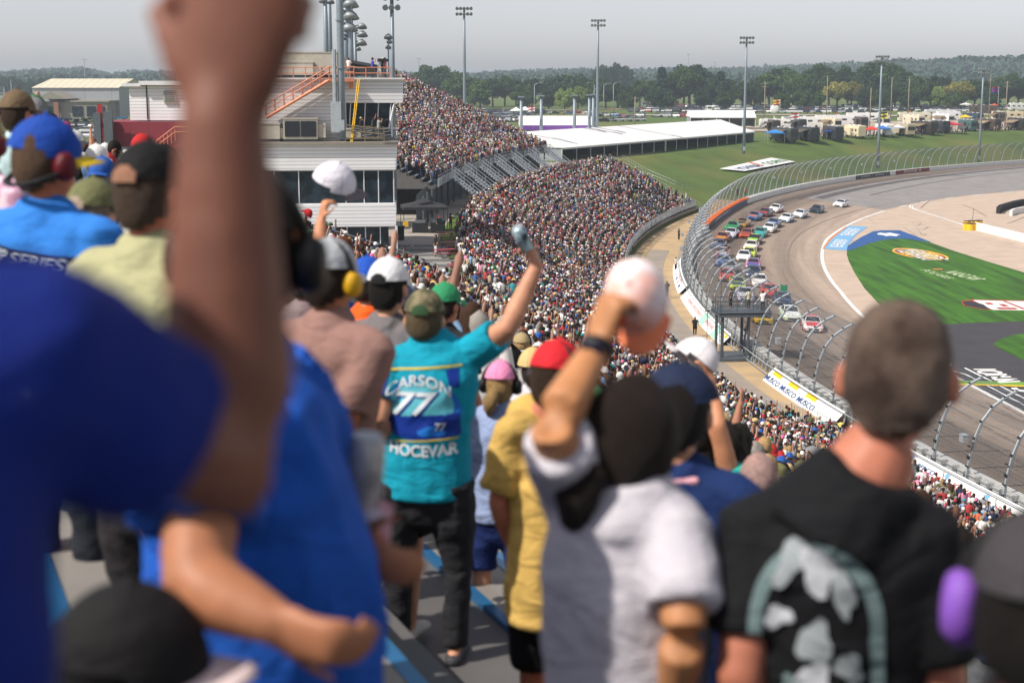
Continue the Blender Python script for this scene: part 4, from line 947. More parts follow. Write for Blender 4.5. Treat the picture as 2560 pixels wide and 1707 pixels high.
# sponsor sheet on the bank
cn = [G(1798, 410, 6.9), G(1928, 391, 6.9), G(1988, 414, 4.6), G(1861, 433, 4.6)]
for p in cn: p.z = hxy(p.x, p.y)+.35
r = empty('banner', cn[0]); tag(r, 'large white IOWA CORN sheet lying on the grass bank', 'banner')
q = MB(); q.poly([p-cn[0] for p in cn]); q.build('sheet', M_WHT, r)
def on_sheet(body, u0, u1, t0, t1, mat, shear=0.0):
    me = text_mesh(body, 1.0, bold=.01, shear=shear); xs = [k.co.x for k in me.vertices]; ys = [k.co.y for k in me.vertices]
    for k in me.vertices:
        u = u0+(u1-u0)*(k.co.x-min(xs))/(max(xs)-min(xs)); t = t0+(t1-t0)*(k.co.y-min(ys))/(max(ys)-min(ys))
        p = (cn[0]*(1-u)+cn[1]*u)*t + (cn[3]*(1-u)+cn[2]*u)*(1-t); k.co = p-cn[0]+Vector((0, 0, .12))
    me.materials.clear(); me.materials.append(mat); put('lettering', me, r)
on_sheet('IOWA', .08, .46, .18, .62, M_TXB); on_sheet('CORN', .56, .95, .18, .62, mk('banner_green', hexc('4e7f4a'), .6)); on_sheet('/', .42, .56, .2, .95, M_ORP)
# ---------------------------------------------------------------- grey columns, street lamps, utility poles
def simple_pole(name, px, pt_, pb, D, rad, label, cat, group, mat=M_POLE, arm=0, cap=False, cross=0):
    b = W(px, pb, D); t = W(px, pt_, D); zg = hxy(b.x, b.y); h_ = t.z-zg
    r = empty(name, (b.x, b.y, zg)); tag(r, label, cat, group)
    q = MB(); q.loft([(0, 0, 0), (0, 0, h_)], [rad, rad*.75], n=8, flat=True); q.build('pole', mat, r, True)
    if arm:
        q = MB(); q.loft([(0, 0, h_), (arm*.8, 0, h_+.5), (arm*2.2, 0, h_+.8)], .08, n=5, flat=True); q.build('arm', mat, r); q = MB(); q.box((arm*2.5, 0, h_+.75), (.9, .35, .18)); q.build('lamp', M_LAMP, r)
    if cap: q = MB(); q.box((0, 0, h_), (rad*3.2, rad*3.2, .25)); q.build('cap', mat, r)
    for k in range(cross): q = MB(); q.box((0, 0, h_-.5-1.2*k), (2.4, .12, .14)); q.build('crossarm', mat, r)
    return Vector((b.x, b.y, zg+h_-.5))
gl = ['leftmost', 'second from left', 'third from left', 'fourth from left', 'rightmost']
for i, (px, pt__) in enumerate(((1303, 243), (1353, 240), (1436, 239), (1473, 238), (1483, 237))): simple_pole('grey_column', px, pt__, 320, 325+3*i, .42, 'tall grey square-topped column by the stage tent, '+gl[i], 'column', 'tall grey columns beyond the far grandstand', cap=True)
for i, (px, pt__, pb, arm) in enumerate(((1336, 213, 280, 1), (1485, 212, 280, -1), (1509, 214, 275, 1), (1533, 211, 290, 1))): simple_pole('street_lamp', px, pt__, pb, 560, .16, 'slim street lamp with curved arm in front of the trees, '+gl[i], 'street lamp', 'street lamps along the access road', arm=arm)
M_WOODP = mk('weathered_pole', hexc('8a7f70'), .9, var=.2)
up = []
ul = ['beside the long marquee', 'with two crossarms above the small tent', 'in front of the dark trees', 'above the white trailers', 'right of the middle light pole', 'in front of the yellowish trees', 'next to the flag', 'at the far right with a transformer']
for i, (px, pt__, pb, D, cr) in enumerate(((1587, 242, 300, 430, 1), (1910, 205, 310, 520, 2), (2066, 190, 285, 560, 0), (2175, 220, 295, 480, 0), (2227, 193, 280, 560, 0), (2270, 197, 285, 540, 1), (2473, 190, 265, 560, 1), (2514, 203, 290, 500, 2))):
    up.append(simple_pole('utility_pole', px, pt__, pb, D, .17, 'wooden utility pole '+ul[i], 'utility pole', 'wooden utility poles', mat=M_WOODP, cross=cr))
mb = MB()
for a, b in zip(up[2:-1], up[3:]):
    for dz in (0, -3.2): mb.loft([a+(b-a)*t+Vector((0, 0, dz-1.2*4*t*(1-t))) for t in np.linspace(0, 1, 7)], .035, n=4, flat=True)
o = mb.build('power_line', M_BLKM); tag(o, 'thin power lines strung between the wooden poles at right', 'power line')
# far communication masts
for i, (px, pt__, D) in enumerate(((1047, 145, 1500), (211, 147, 1500), (1721, 135, 2200), (1788, 155, 2200))):
    b = W(px, 200, D); t = W(px, pt__, D); q = MB(); q.loft([(b.x, b.y, 10), (t.x, t.y, t.z)], [.5, .3], n=5, flat=True); q.box((t.x, t.y, t.z-1), (5, 1, .6)); o = q.build('radio_mast', M_GALVL); tag(o, 'faint thin radio mast on the horizon, %s' % ('just right of the far grandstand top', 'above the grey metal hall', 'behind the tallest round tree', 'right of the tallest round tree')[i], 'radio mast')
# ---------------------------------------------------------------- metal hall at left
D_ = 520.0
hb = W(80, 275, D_); zg = 12.5; r = empty('metal_hall', (hb.x, hb.y, zg)); tag(r, 'large grey metal hall with cream ribbed roof behind the parking', 'metal building')
hx = lambda px: W(px, 240, D_).x-hb.x
hzz = lambda py: W(200, py, D_).z-zg
M_HALLW = bands('hall_wall', hexc('9a9da0'), hexc('85888c'), 0, .11, .03); M_HALLR = bands('hall_roof', hexc('cbc3ad'), hexc('a79f8b'), 0, .4, .1)
q = MB(); q.box(((hx(82)+hx(298))/2, 15, hzz(220)/2), (hx(298)-hx(82), 30, hzz(220))); q.build('wall', M_HALLW, r)
q = MB(); z1, z2 = hzz(220), hzz(197); q.add([(hx(80), -.5, z1), (hx(298), -.5, z1), (hx(309), 15, z2), (hx(97), 15, z2), (hx(309), 30.5, z1), (hx(80), 30.5, z1)], [(0, 1, 2, 3), (3, 2, 4, 5), (1, 4, 2), (0, 3, 5)]); q.build('roof', M_HALLR, r)
q = MB(); zl = hzz(254); q.box(((hx(45)+hx(290))/2, -6, zl/2), (hx(290)-hx(45), 12, zl)); q.build('wall', mk('tan_wall', hexc('8a857e'), .8), r)
q = MB(); zc = hzz(243); q.add([(hx(42), -13, zl), (hx(122), -13, zl), (hx(84), -6, zc), (hx(42), 0, zl), (hx(122), 0, zl)], [(0, 1, 2), (1, 4, 2), (4, 3, 2), (3, 0, 2)])
q.add([(hx(118), -14, zl+1), (hx(196), -14, zl+1), (hx(157), -14, zc+2), (hx(118), 0, zl+1), (hx(196), 0, zl+1), (hx(157), 0, zc+2)], [(0, 1, 2), (0, 2, 5, 3), (1, 4, 5, 2)]); q.box(((hx(190)+hx(296))/2, -6, zl+.2), (hx(296)-hx(190), 13, .5)); q.build('roof', mk('taupe_roof', hexc('8c877c'), .8), r)
for px in (131, 169): q = MB(); q.box((hx(px), -13.4, zl/2), (1.6, 1, zl)); q.build('pillar', mk('brick_pillar', hexc('8c6350'), .9), r)
for px0, px1 in ((50, 66), (70, 84), (94, 112), (133, 166), (205, 230), (240, 262), (268, 284)): q = MB(); q.box(((hx(px0)+hx(px1))/2, -12.1, zl*.42), (hx(px1)-hx(px0), .4, zl*.62)); q.build('window', M_GLASS, r)
for i, (px, py0, py1) in enumerate(((12, 218, 260), (42, 228, 262), (30, 200, 255))): simple_pole('parking_lamp', px, py0, py1, 500, .14, 'thin parking lot lamp at the left edge, %s' % ('leftmost', 'shortest', 'pale and tallest')[i], 'street lamp', None)
# ================================================================= VEHICLES
M_CARP = mk('car_paint', objcol=True, rough=.28, spec=.5, coat=.5, var=.04)
M_TYRE = mk('tyre_rubber', (.02, .02, .02), .85); M_RIM = mk('wheel_rim', (.25, .25, .26), .4, .6)
M_WIND = mk('car_glass', (.02, .025, .035), .08, spec=.8, var=.3); M_LIGHT = mk('headlight', (.7, .7, .68), .3)
def sections(q, secs):
    """closed body from (y, half width, z low, z high, top half width) stations"""
    vs = []
    for y, w_, a, b, tw in secs:
        vs += [(-w_*.93, y, a), (-w_, y, a+(b-a)*.3), (-w_, y, a+(b-a)*.75), (-tw, y, b), (tw, y, b), (w_, y, a+(b-a)*.75), (w_, y, a+(b-a)*.3), (w_*.93, y, a)]
    fs = []
    for i in range(len(secs)-1):
        for k in range(8): a = i*8+k; b = i*8+(k+1) % 8; fs.append((a, a+8, b+8, b))
    fs += [tuple(range(8)), tuple(len(vs)-8+k for k in range(7, -1, -1))]
    q.add(vs, fs)
def cabin(q, y0, y1, r0, r1, zb, zt, wb, wt):
    q.add([(-wb, y0, zb), (wb, y0, zb), (wb, y1, zb), (-wb, y1, zb), (-wt, r0, zt), (wt, r0, zt), (wt, r1, zt), (-wt, r1, zt)], [(4, 5, 6, 7), (0, 1, 5, 4), (1, 2, 6, 5), (2, 3, 7, 6), (3, 0, 4, 7)])
def race_proto():
    r = empty('race_car'); q = MB()
    sections(q, [(2.5, .72, .16, .5, .6), (2.38, .9, .12, .62, .78), (1.9, .99, .12, .72, .84), (1.0, 1.0, .14, .82, .86), (.2, .98, .14, .88, .86), (-.9, .99, .14, .92, .86), (-1.7, 1.0, .16, .96, .84), (-2.3, .96, .24, .96, .82), (-2.45, .88, .34, .92, .78)])
    cabin(q, .95, -1.75, .12, -.95, .84, 1.3, .84, .62)
    q.build('body', M_CARP, r)
    def win(nm, pts, off=.02): w = MB(); w.poly(pts); return w.build(nm, M_WIND, r)
    win('windscreen', [(-.74, .87, .91), (.74, .87, .91), (.58, .2, 1.28), (-.58, .2, 1.28)]); win('rear_window', [(.7, -1.7, .93), (-.7, -1.7, .93), (-.57, -1.02, 1.28), (.57, -1.02, 1.28)])
    for sg in (-1, 1): win('side_window', [(sg*.845, .6, .9), (sg*.845, -1.3, .9), (sg*.65, -.9, 1.24), (sg*.65, .12, 1.24)][::(1 if sg > 0 else -1)])
    for sg in (-1, 1):
        for y in (1.45, -1.4):
            w = MB(); w.loft([(sg*.76, y, .34), (sg*1.01, y, .34)], .345, n=14, flat=True); wh = w.build('wheel', M_TYRE, r); w = MB(); w.loft([(sg*1.0, y, .34), (sg*1.025, y, .34)], .21, n=10, flat=True); w.build('rim', M_RIM, wh)
    w = MB(); w.box((0, -2.4, 1.03), (1.55, .06, .18)); w.build('spoiler', M_BLKM, r)
    w = MB(); w.box((0, 2.42, .11), (1.75, .3, .05)); w.box((0, 2.49, .3), (1.0, .05, .18)); w.build('grille', M_BLKM, r)
    for sg in (-1, 1): w = MB(); w.add([(sg*.5, 2.51, .42), (sg*.78, 2.46, .42), (sg*.78, 2.43, .54), (sg*.5, 2.49, .54)], [(0, 1, 2, 3) if sg < 0 else (3, 2, 1, 0)]); w.build('headlight', M_LIGHT, r)
    return r
LIV = mk('livery_paint', objcol=True, rough=.35, coat=.3, var=.25, scale=2.5)
LIV2 = bands('livery_strip', (.7, .7, .7), (.1, .1, .3), 0, 1.7, .4)
def livery_meshes():
    a = MB(); a.add([(-.7, 2.34, .66), (.7, 2.34, .66), (.72, 1.9, .75), (-.72, 1.9, .75), (.7, 1.0, .85), (-.7, 1.0, .85)], [(0, 1, 2, 3), (3, 2, 4, 5)]); 
    a.add([(-.5, .1, 1.32), (.5, .1, 1.32), (.5, -.9, 1.32), (-.5, -.9, 1.32)][::-1], [(0, 1, 2, 3)])
    h_ = a.mesh('livery_panel', LIV)
    b = MB()
    for sg in (-1, 1):
        p = [(sg*1.008, 2.0, .2), (sg*1.012, -2.0, .25), (sg*1.012, -1.7, .5), (sg*1.014, 1.0, .42)]; b.add(p if sg > 0 else p[::-1], [(3, 2, 1, 0)])
    b.add([(-.9, 2.45, .13), (.9, 2.45, .13), (.95, 2.43, .36), (-.95, 2.43, .36)], [(0, 1, 2, 3)])
    s_ = b.mesh('side_skirt', LIV); return h_, s_
hoodm, skirtm = livery_meshes()
rp_ = race_proto()
def c4(h): return (*hexc(h), 1)
def zc3(a, b): return (1760+a/6.533, 480+b/6.533)
def zc4(a, b): return (1720+a/6.533, 660+b/6.533)
RACE = [ # front-bottom centre, body, hood panel, skirt, yaw tweak, label
 (zc3(2190, 250), 'e8e8e8', 'd8d8dc', 'dddddd', 'white race car trailing last of the whole pack'),
 (zc3(1800, 345), '1f2c3c', '30303a', '2aa5c0', 'dark race car with turquoise nose, second last'),
 (zc3(1530, 430), 'e6e8ea', 'f0f0f0', '2d6fa8', 'white race car with blue skirt, third last'),
 (zc3(1310, 500), 'e2e8ec', 'f0f2f2', '2f86b8', 'white race car with bright blue corners behind the bunch'),
 (zc3(1130, 345), 'e8e4e2', 'ece8e8', 'b03030', 'white and red race car high beside the orange wall strip'),
 (zc3(960, 412), '3c3a40', 'b03434', 'b02d34', 'dark race car with red sides in the high lane'),
 (zc3(790, 472), '3a6aa8', 'd07a5a', '2f5f9a', 'blue race car with an orange patch on the hood'),
 (zc3(1105, 585), '2f4f8f', '8a9cc0', '28406f', 'dark blue race car behind a white one in the low lane'),
 (zc3(1040, 668), 'e6e4e0', 'e8e8ea', 'c88a28', 'white race car with orange roof edge and yellow splitter'),
 (zc3(600, 580), 'd8a04a', '38383c', 'c8902a', 'yellow and black race car beside the green one'),
 (zc3(440, 640), '22a45c', '1f9a55', '1f9a55', 'bright green race car in the high lane'),
 (zc3(420, 758), 'e4e6ee', 'e8e8f2', '2a3a78', 'white and navy race car just ahead of the green one'),
 (zc3(680, 765), 'c8502c', '8a3a2c', 'd8602c', 'orange-red race car in the middle lane'),
 (zc3(890, 745), '2fa5a0', '2fa59a', '2fb0a8', 'teal race car low beside the orange-red one'),
 (zc3(800, 860), '2c3430', '9ccc3c', '232826', 'black race car with lime oval on the hood'),
 (zc3(760, 970), 'ecdcd0', 'f0e6dc', 'd8582c', 'cream white race car with orange sides'),
 (zc3(730, 1090), 'c8dc2c', 'd0e030', 'b8d020', 'chartreuse race car in the low lane'),
 (zc3(650, 1140), 'e8e8e6', 'ececec', 'd88a4a', 'white race car with peach side beside the chartreuse one'),
 (zc3(280, 830), 'b8322c', 'd8a030', 'd8c82c', 'red and yellow race car close to the fence'),
 (zc3(225, 950), '4a5270', '6a7090', '3a4060', 'slate blue race car seen through the fence'),
 (zc3(290, 1090), 'b83a44', 'e0dede', 'b02a34', 'red and white race car close to the wall'),
 (zc3(310, 1225), '35549a', '5a78b8', '2c4684', 'royal blue race car beside the wall'),
 (zc3(420, 1330), '8a8f94', '9aa0a0', '6a4a48', 'silver grey race car beside the wall'),
 (zc3(810, 1280), 'c87aa8', '3a4a98', '4a58a0', 'pink roofed blue race car in the low lane'),
 (zc4(1080, 235), '33466a', '20283c', '2a3450', 'dark navy race car ahead of the pink roofed one'),
 (zc4(650, 290), 'c8402c', 'd8502c', 'b0a82c', 'vermilion race car with grey grille beside the wall'),
 (zc4(830, 430), 'cadc2a', '2f5a5a', 'c0d424', 'neon yellow race car with dark green hood'),
 (zc4(1190, 385), 'e0d8d2', 'f0ecea', 'c05a4a', 'white race car with coral side in the low lane'),
 (zc4(960, 620), 'c8c4d4', 'dcd8e0', 'a05078', 'pale lilac race car behind the flag stand platform'),
 (zc4(1360, 560), 'c83028', 'd84a34', 'd8a828', 'red and yellow race car left of the black flag'),
 (zc4(1590, 700), '1f2c4c', '27365c', '1a2440', 'navy race car behind the flagmen'),
 (zc4(1730, 945), 'd8e0d0', 'e8ecea', '9ccf3a', 'white and lime race car in second place'),
 (zc4(2100, 1120), 'e8e0de', 'd83030', 'c82c2c', 'white race car with red hood and number 8 leading the pack'),
 (zc4(1260, 985), 'd8b020', '20201c', 'e0b82a', 'yellow and black race car under the flag stand platform'),
]
for i, (px, body, hood, skirt, lab) in enumerate(RACE):
    p = G(*px, .0)
    for _ in range(4): p = G(*px, float(hz(*inv(p.x, p.y)))+.03)
    s, v = inv(p.x, p.y); v = max(v, VW+1.4)
    ang = PH-s/RR; tang = Vector((math.sin(ang), -math.cos(ang), 0)) # towards decreasing s
    tang = Vector((math.sin(ang), -math.cos(ang), 0))
    c = S(s, v) - tang*2.3; s2, v2 = inv(c.x, c.y); v2 = max(v2, VW+1.4); c = S(s2, v2, float(hz(s2, v2))+.03)
    yaw = math.atan2(-tang.x, tang.y) - .07*(1 if s > 150 else 2)
    o = copy_tree(rp_)
    slope = zwall(s2)/(vin(s2)-VW)
    o.location = c
    fwd = Vector((-math.sin(yaw), math.cos(yaw), 0)); rt_ = Vector((math.cos(ang), math.sin(ang), -slope)).normalized() # towards the infield
    fwd = (fwd - rt_*fwd.dot(rt_)).normalized() if False else fwd
    up_ = Vector((math.cos(ang)*slope, math.sin(ang)*slope, 1)).normalized(); fwd = (fwd-up_*fwd.dot(up_)).normalized(); xr = fwd.cross(up_)
    o.rotation_euler = Matrix((xr, fwd, up_)).transposed().to_euler()
    tag(o, lab, 'race car', 'race cars in the pack'); o.color = c4(body)
    for ch in o.children: ch.color = c4(body)
    a = put('livery_panel', hoodm, o); a.color = c4(hood); a = put('side_skirt', skirtm, o); a.color = c4(skirt)
    if 'number 8' in lab:
        for sg in (-1, 1):
            me = text_mesh('8', .85, bold=.03)
            for q_ in me.vertices: q_.co = Vector((sg*1.02, -.35-sg*q_.co.x*-1.0, .55+q_.co.y*.7)) if sg > 0 else Vector((sg*1.02, -.35-q_.co.x, .55+q_.co.y*.7))
            me.materials.append(M_REDP); put('door_number', me, o)
for ch in list(rp_.children_recursive)+[rp_]: bpy.data.objects.remove(ch)
# ---- parked cars, one mesh each (a few pixels wide)
def parked_mesh(kind):
    q = MB()
    if kind == 'sedan':
        sections(q, [(2.3, .8, .25, .62, .7), (1.3, .9, .22, .85, .8), (-1.6, .9, .22, .92, .8), (-2.3, .82, .3, .86, .7)]); q.mi = 1; cabin(q, .9, -1.7, .2, -1.0, .84, 1.38, .8, .6); q.mi = 0; q.box((0, -.4, 1.41), (1.2, 1.25, .06)); wy = (1.4, -1.4)
    elif kind == 'suv':
        sections(q, [(2.35, .85, .35, .85, .75), (1.3, .95, .3, 1.08, .85), (-2.2, .95, .3, 1.1, .85), (-2.35, .9, .4, 1.0, .8)]); q.mi = 1; cabin(q, 1.0, -2.2, .4, -1.95, 1.06, 1.68, .86, .7); q.mi = 0; q.box((0, -.8, 1.71), (1.4, 2.4, .07)); wy = (1.45, -1.45)
    elif kind == 'pickup':
        sections(q, [(2.8, .88, .4, .95, .8), (1.6, 1.0, .35, 1.15, .9), (-2.8, 1.0, .4, 1.15, .95)]); q.mi = 1; cabin(q, 1.4, -.9, .8, -.7, 1.12, 1.82, .9, .75); q.box((0, -1.9, 1.16), (1.6, 1.7, .02)); q.mi = 0; q.box((0, .05, 1.85), (1.5, 1.55, .07)); wy = (1.8, -1.7)
    else:
        sections(q, [(2.6, .85, .35, 1.1, .8), (1.9, .98, .3, 1.35, .9), (-2.6, .98, .35, 1.45, .9)]); q.mi = 1; cabin(q, 2.0, -2.6, 1.3, -2.5, 1.3, 1.95, .93, .82); q.mi = 0; q.box((0, -.6, 2.02), (1.66, 3.9, .16)); wy = (1.6, -1.6)
    q.mi = 2
    for sg in (-1, 1):
        for y in wy: q.loft([(sg*.72, y, .34), (sg*.97, y, .34)], .34, n=8, flat=True)
    return q.mesh('parked_car', [M_CARP, M_WIND, M_TYRE])
PK = {k: parked_mesh(k) for k in ('sedan', 'suv', 'pickup', 'van')}
CC = [('white', 'dcdcdc'), ('silver', 'a8acb0'), ('black', '16181a'), ('dark grey', '44484c'), ('red', '8c1c20'), ('dark blue', '1f3354'), ('blue', '2f5f9a'), ('tan', '9a8c72'), ('maroon', '571d22'), ('green', '2f4a38')]
CW = [.24, .2, .2, .14, .06, .06, .03, .03, .02, .02]
used_lab = {}
def park_row(px0, py0, px1, py1, z, where, n=None, ang=None, gap=3.0, types=('sedan', 'suv', 'pickup', 'suv', 'van')):
    a, b = GT(px0, py0), GT(px1, py1); L = (b-a).length; n_ = n or int(L/gap)
    dirv = (b-a).normalized(); base = math.atan2(dirv.y, dirv.x)
    for i in range(n_):
        if rnd.random() < .06: continue
        t = (i+.5)/n_; p = a+(b-a)*t; k = rnd.choice(types); c = CC[int(np.searchsorted(np.cumsum(CW), rnd.random()*.999))]
        p.z = hxy(p.x, p.y)+.02
        o = put('parked_car', PK[k], None, p, base+(ang if ang is not None else math.pi*0)+rnd.uniform(-.06, .06)); o.color = c4(c[1]); o.scale = (1, rnd.uniform(.95, 1.05), rnd.uniform(.95, 1.06))
        lab = '%s %s parked %s' % (c[0], {'sedan': 'sedan', 'suv': 'SUV', 'pickup': 'pickup', 'van': 'minivan'}[k], where)+(', left end' if t < .2 else ', left half' if t < .5 else ', right half' if t < .8 else ', right end')
        u = used_lab.get(lab, 0); used_lab[lab] = u+1
        tag(o, lab, 'car', lab.replace(' parked', 's parked'))
H1 = 11.5
for r_i, (x0, y0, x1, y1, wh, g_) in enumerate([
    (1575, 281, 1925, 283, 'in the near row right of the red truck', 3.0), (1590, 275, 1925, 277, 'in the second row before the trees', 3.0), (1690, 270, 1935, 271, 'in the back row beside the school buses', 3.2),
    (1945, 283, 2200, 284, 'in the near right-hand row behind the trailers', 3.0), (1960, 276, 2260, 277, 'in the middle right-hand row', 3.1), (2120, 270, 2560, 268, 'in the back right-hand row under the trees', 3.1), (1935, 271, 2260, 270, 'in a far row behind the flags and poles', 3.1), (2250, 275, 2560, 274, 'in a middle row at far right', 3.1), (2000, 279, 2200, 280, 'in a near row behind the trailers', 3.0), (1480, 292, 1720, 294, 'on the grass between road and marquee', 3.4), (1170, 285, 1300, 281, 'in the farthest row beyond the far stand', 3.2), (60, 320, 240, 320, 'in the fourth row before the metal hall', 3.0), (60, 285, 310, 284, 'close to the metal hall', 3.2), (2210, 279, 2470, 280, 'in the row left of the white canopy', 3.0),
    (1165, 290, 1340, 284, 'in the back row beyond the far grandstand', 3.0), (1165, 300, 1330, 292, 'in the second row beyond the far stand', 3.0), (1170, 310, 1300, 303, 'in the third row beyond the far grandstand', 3.0), (1340, 286, 1480, 285, 'beyond the stage tent', 3.0),
    (1480, 305, 1610, 303, 'behind the long marquee', 3.2),
    (60, 291, 310, 290, 'in the back row before the metal hall', 3.0), (40, 301, 310, 300, 'in the second row before the metal hall', 3.0), (60, 312, 250, 311, 'in the third row before the metal hall', 3.0), (150, 334, 236, 334, 'in the nearer lot left of the red annex wall', 3.0), (160, 345, 236, 346, 'in the nearest row left of the red annex wall', 3.0), (0, 246, 80, 248, 'on the far grass left of the metal hall', 4.0)]):
    park_row(x0, y0, x1, y1, H1, wh, gap=g_, ang=rnd.choice([0.0, math.pi/2, math.pi/2-.3]) if r_i not in (1,) else math.pi/2)
# ---- motorhomes and trailers
M_RVW = mk('rv_cream', objcol=True, rough=.4, var=.05)
def rv(px, py, colr, L_, H_, yaw, lab, awn=None, slide=True, nose=True):
    p = GT(px, py)
    r = empty('motorhome' if nose else 'travel_trailer', p, yaw); tag(r, lab, 'motorhome' if nose else 'trailer', 'motorhomes and trailers on the bank')
    q = MB(); w_ = 2.5
    sections(q, [(L_/2, w_*.47, .5, H_*.95, w_*.4), (L_/2-.3, w_/2, .4, H_, w_*.46), (-L_/2+.2, w_/2, .4, H_, w_*.46), (-L_/2, w_*.47, .5, H_*.96, w_*.42)]); o = q.build('body', M_RVW, r); o.color = c4(colr)
    q = MB()
    if nose: q.box((0, L_/2-.0, H_*.62), (w_*.8, .12, H_*.3))
    for sg in (-1, 1):
        for k in range(4): q.box((sg*(w_/2-.005), L_*(.33-.22*k), H_*.62), (.06, L_*.1, .6))
    q.build('window', M_WIND, r)
    if slide: q = MB(); q.box((w_/2+.3, -.6, H_*.5), (.7, L_*.35, H_*.6)); o = q.build('slide_out', M_RVW, r); o.color = c4(colr)
    q = MB()
    for k in range(3): q.box((0, L_*(.3-.3*k), H_+.12), (.7, .9, .26))
    q.build('roof_unit', M_TRIM, r)
    for y in (L_*.32, -L_*.25):
        for sg in (-1, 1): q = MB(); q.loft([(sg*.9, y, .45), (sg*1.24, y, .45)], .45, n=10, flat=True); q.build('wheel', M_TYRE, r)
    if awn: q = MB(); q.add([(w_/2, L_*.3, H_*.85), (w_/2, -L_*.3, H_*.85), (w_/2+2.6, -L_*.3, H_*.62), (w_/2+2.6, L_*.3, H_*.62)], [(0, 1, 2, 3), (3, 2, 1, 0)]); a = q.build('awning', mk('awning_'+awn, hexc(awn), .8), r)
    return r
def z4(a, b): return (1920+a/3.647, b/3.647)
RV = [(z4(150, 1290), '3a3c3a', 11, 3.6, 'black motorhome with beige awning at the left end of the row', '8a7f6c'), (z4(370, 1285), '24262a', 11.5, 3.7, 'black motorhome with grey awning second in the row', '77726a'), (z4(590, 1275), '2a2c30', 11, 3.7, 'black motorhome beside the cream trailer', None), (z4(790, 1255), 'cfc3a4', 8, 3.4, 'cream square trailer with two dark windows', None),
 (z4(1060, 1240), 'd8d8d4', 9, 3.4, 'white trailer behind the red and blue canopies', None), (z4(1240, 1235), 'a89c82', 11, 3.5, 'beige motorhome behind the white canopy', None), (z4(1420, 1220), '35302c', 11, 3.7, 'dark brown motorhome with wide tan awning', 'a39078'), (z4(1560, 1210), '22262c', 11, 3.6, 'black motorhome left of the red canopy', None), (z4(1820, 1195), '3c5a58', 10, 3.5, 'dark teal motorhome right of the red canopy', None), (z4(2000, 1190), '4a3c32', 11, 3.7, 'brown motorhome with tan awning near the last light pole', 'b09a7c'), (z4(2280, 1185), '2c2a28', 11.5, 3.8, 'dark motorhome with big windscreen at the right end', 'b8a48a')]
for i, (px, c, L_, H_, lab, aw) in enumerate(RV): rv(px[0], px[1], c, L_, H_, math.pi+(.12 if i % 3 else .3), lab, aw, nose=('trailer' not in lab))
r3 = random.Random(9)
for i in range(9):
    px = 1935+i*70+r3.uniform(-8, 8); nm_ = ('far left', 'second from the left', 'third from the left', 'fourth from the left', 'in the very middle', 'fourth from the right', 'third from the right', 'second from the right', 'far right')[i]; dk = r3.random() < .6
    rv(px, 331-(px-1925)*.045, r3.choice(['26282c', '3a322c', '2f3a44', '4a4038']) if dk else r3.choice(['c8bfa8', 'd4d4d2', 'b8b0a0']), 11, 3.7, math.pi+r3.uniform(-.1, .3), '%s motorhome in the second row, %s' % ('dark' if dk else 'pale', nm_), r3.choice([None, 'a39078', '6f6a62']))
RV2 = [(z4(330, 1165), 'e0e0dc', 15, 3.6, 'first long white trailer in the middle row'), (z4(640, 1150), 'dedede', 16, 3.6, 'second long white trailer in the middle row'), (z4(900, 1120), 'e2e2e0', 15, 3.6, 'third long white trailer in the middle row'), (z4(1330, 1110), 'cfc8b4', 12, 3.4, 'cream motorhome with curved stripes behind the tan awning'), (z4(1640, 1100), 'd4d4d8', 9, 3.5, 'white square trailer behind the red canopy'), (z4(1560, 1075), 'c8c8c8', 12, 3.3, 'light grey trailer in the back row'), (z4(2180, 1100), 'c4b698', 12, 3.5, 'tan motorhome in the back row at right'), (z4(60, 1170), 'dcdcd8', 10, 3.0, 'low white trailer below the satellite dish'), (z4(1960, 1040), '5a4a3c', 11, 3.9, 'brown and black motorhome behind the coloured canopies'), (z4(2300, 1010), 'd8d8d8', 11, 3.6, 'white coach parked high at the right edge')]
for px, c, L_, H_, lab in RV2: rv(px[0], px[1], c, L_, H_, math.pi/2+.05, lab, None, slide=False, nose=('trailer' not in lab))
for px, w_, c, h_, lab in ((z4(60, 1300), 4.5, '2f7fc4', 2.6, 'bright blue canopy at the left end of the motorhome row'), (z4(600, 1278), 5, '233f7e', 2.5, 'dark blue canopy before the black motorhomes'), (z4(940, 1262), 4, 'd8402c', 2.6, 'orange-red canopy with people in red'), (z4(1040, 1250), 4, '2f6fc0', 2.5, 'blue canopy next to the orange-red one'), (z4(1180, 1240), 3.5, 'c8ccd8', 2.5, 'white canopy before the beige motorhome'), (z4(1665, 1215), 6, 'b8283c', 2.7, 'wide crimson canopy right of the middle'), (z4(1795, 1130), 4, 'd8bc2c', 2.5, 'yellow canopy in the back row'), (z4(1885, 1125), 4, '2f7fd0', 2.5, 'blue canopy beside the yellow one in the back row'), (z4(1800, 1010), 4.5, 'dcdcdc', 3, 'white canopy among the parked cars at right'), (z4(2060, 1010), 3, 'd8582c', 2.6, 'orange canopy by the dark motorhome at right')):
    p = GT(*px); canopy('canopy_tent', p, w_, w_*.9, h_, mk('canvas_'+c, hexc(c), .75), lab, legmat=M_GALVL, group='coloured canopies by the motorhomes')
for a, b, w_, lab in ((1312, 290, 6, 'small white peaked tent left of the stage tent'), (1290, 292, 5, 'white peaked tent beyond the far grandstand edge'), (235, 285, 6, 'white canopy in the left car park'), (30, 268, 5, 'white canopy at the far left edge')): p = GT(a, b); canopy('canopy_tent', p, w_, w_, 2.5, M_WHT, lab, peak=1.4)
for a, b, c, lab in ((77, 282, 'c0392f', 'red canopy in the left car park'), (168, 286, '3f6fb8', 'blue canopy in the left car park')): p = GT(a, b); canopy('canopy_tent', p, 4, 4, 2.3, mk('canvas_'+c, hexc(c), .75), lab)
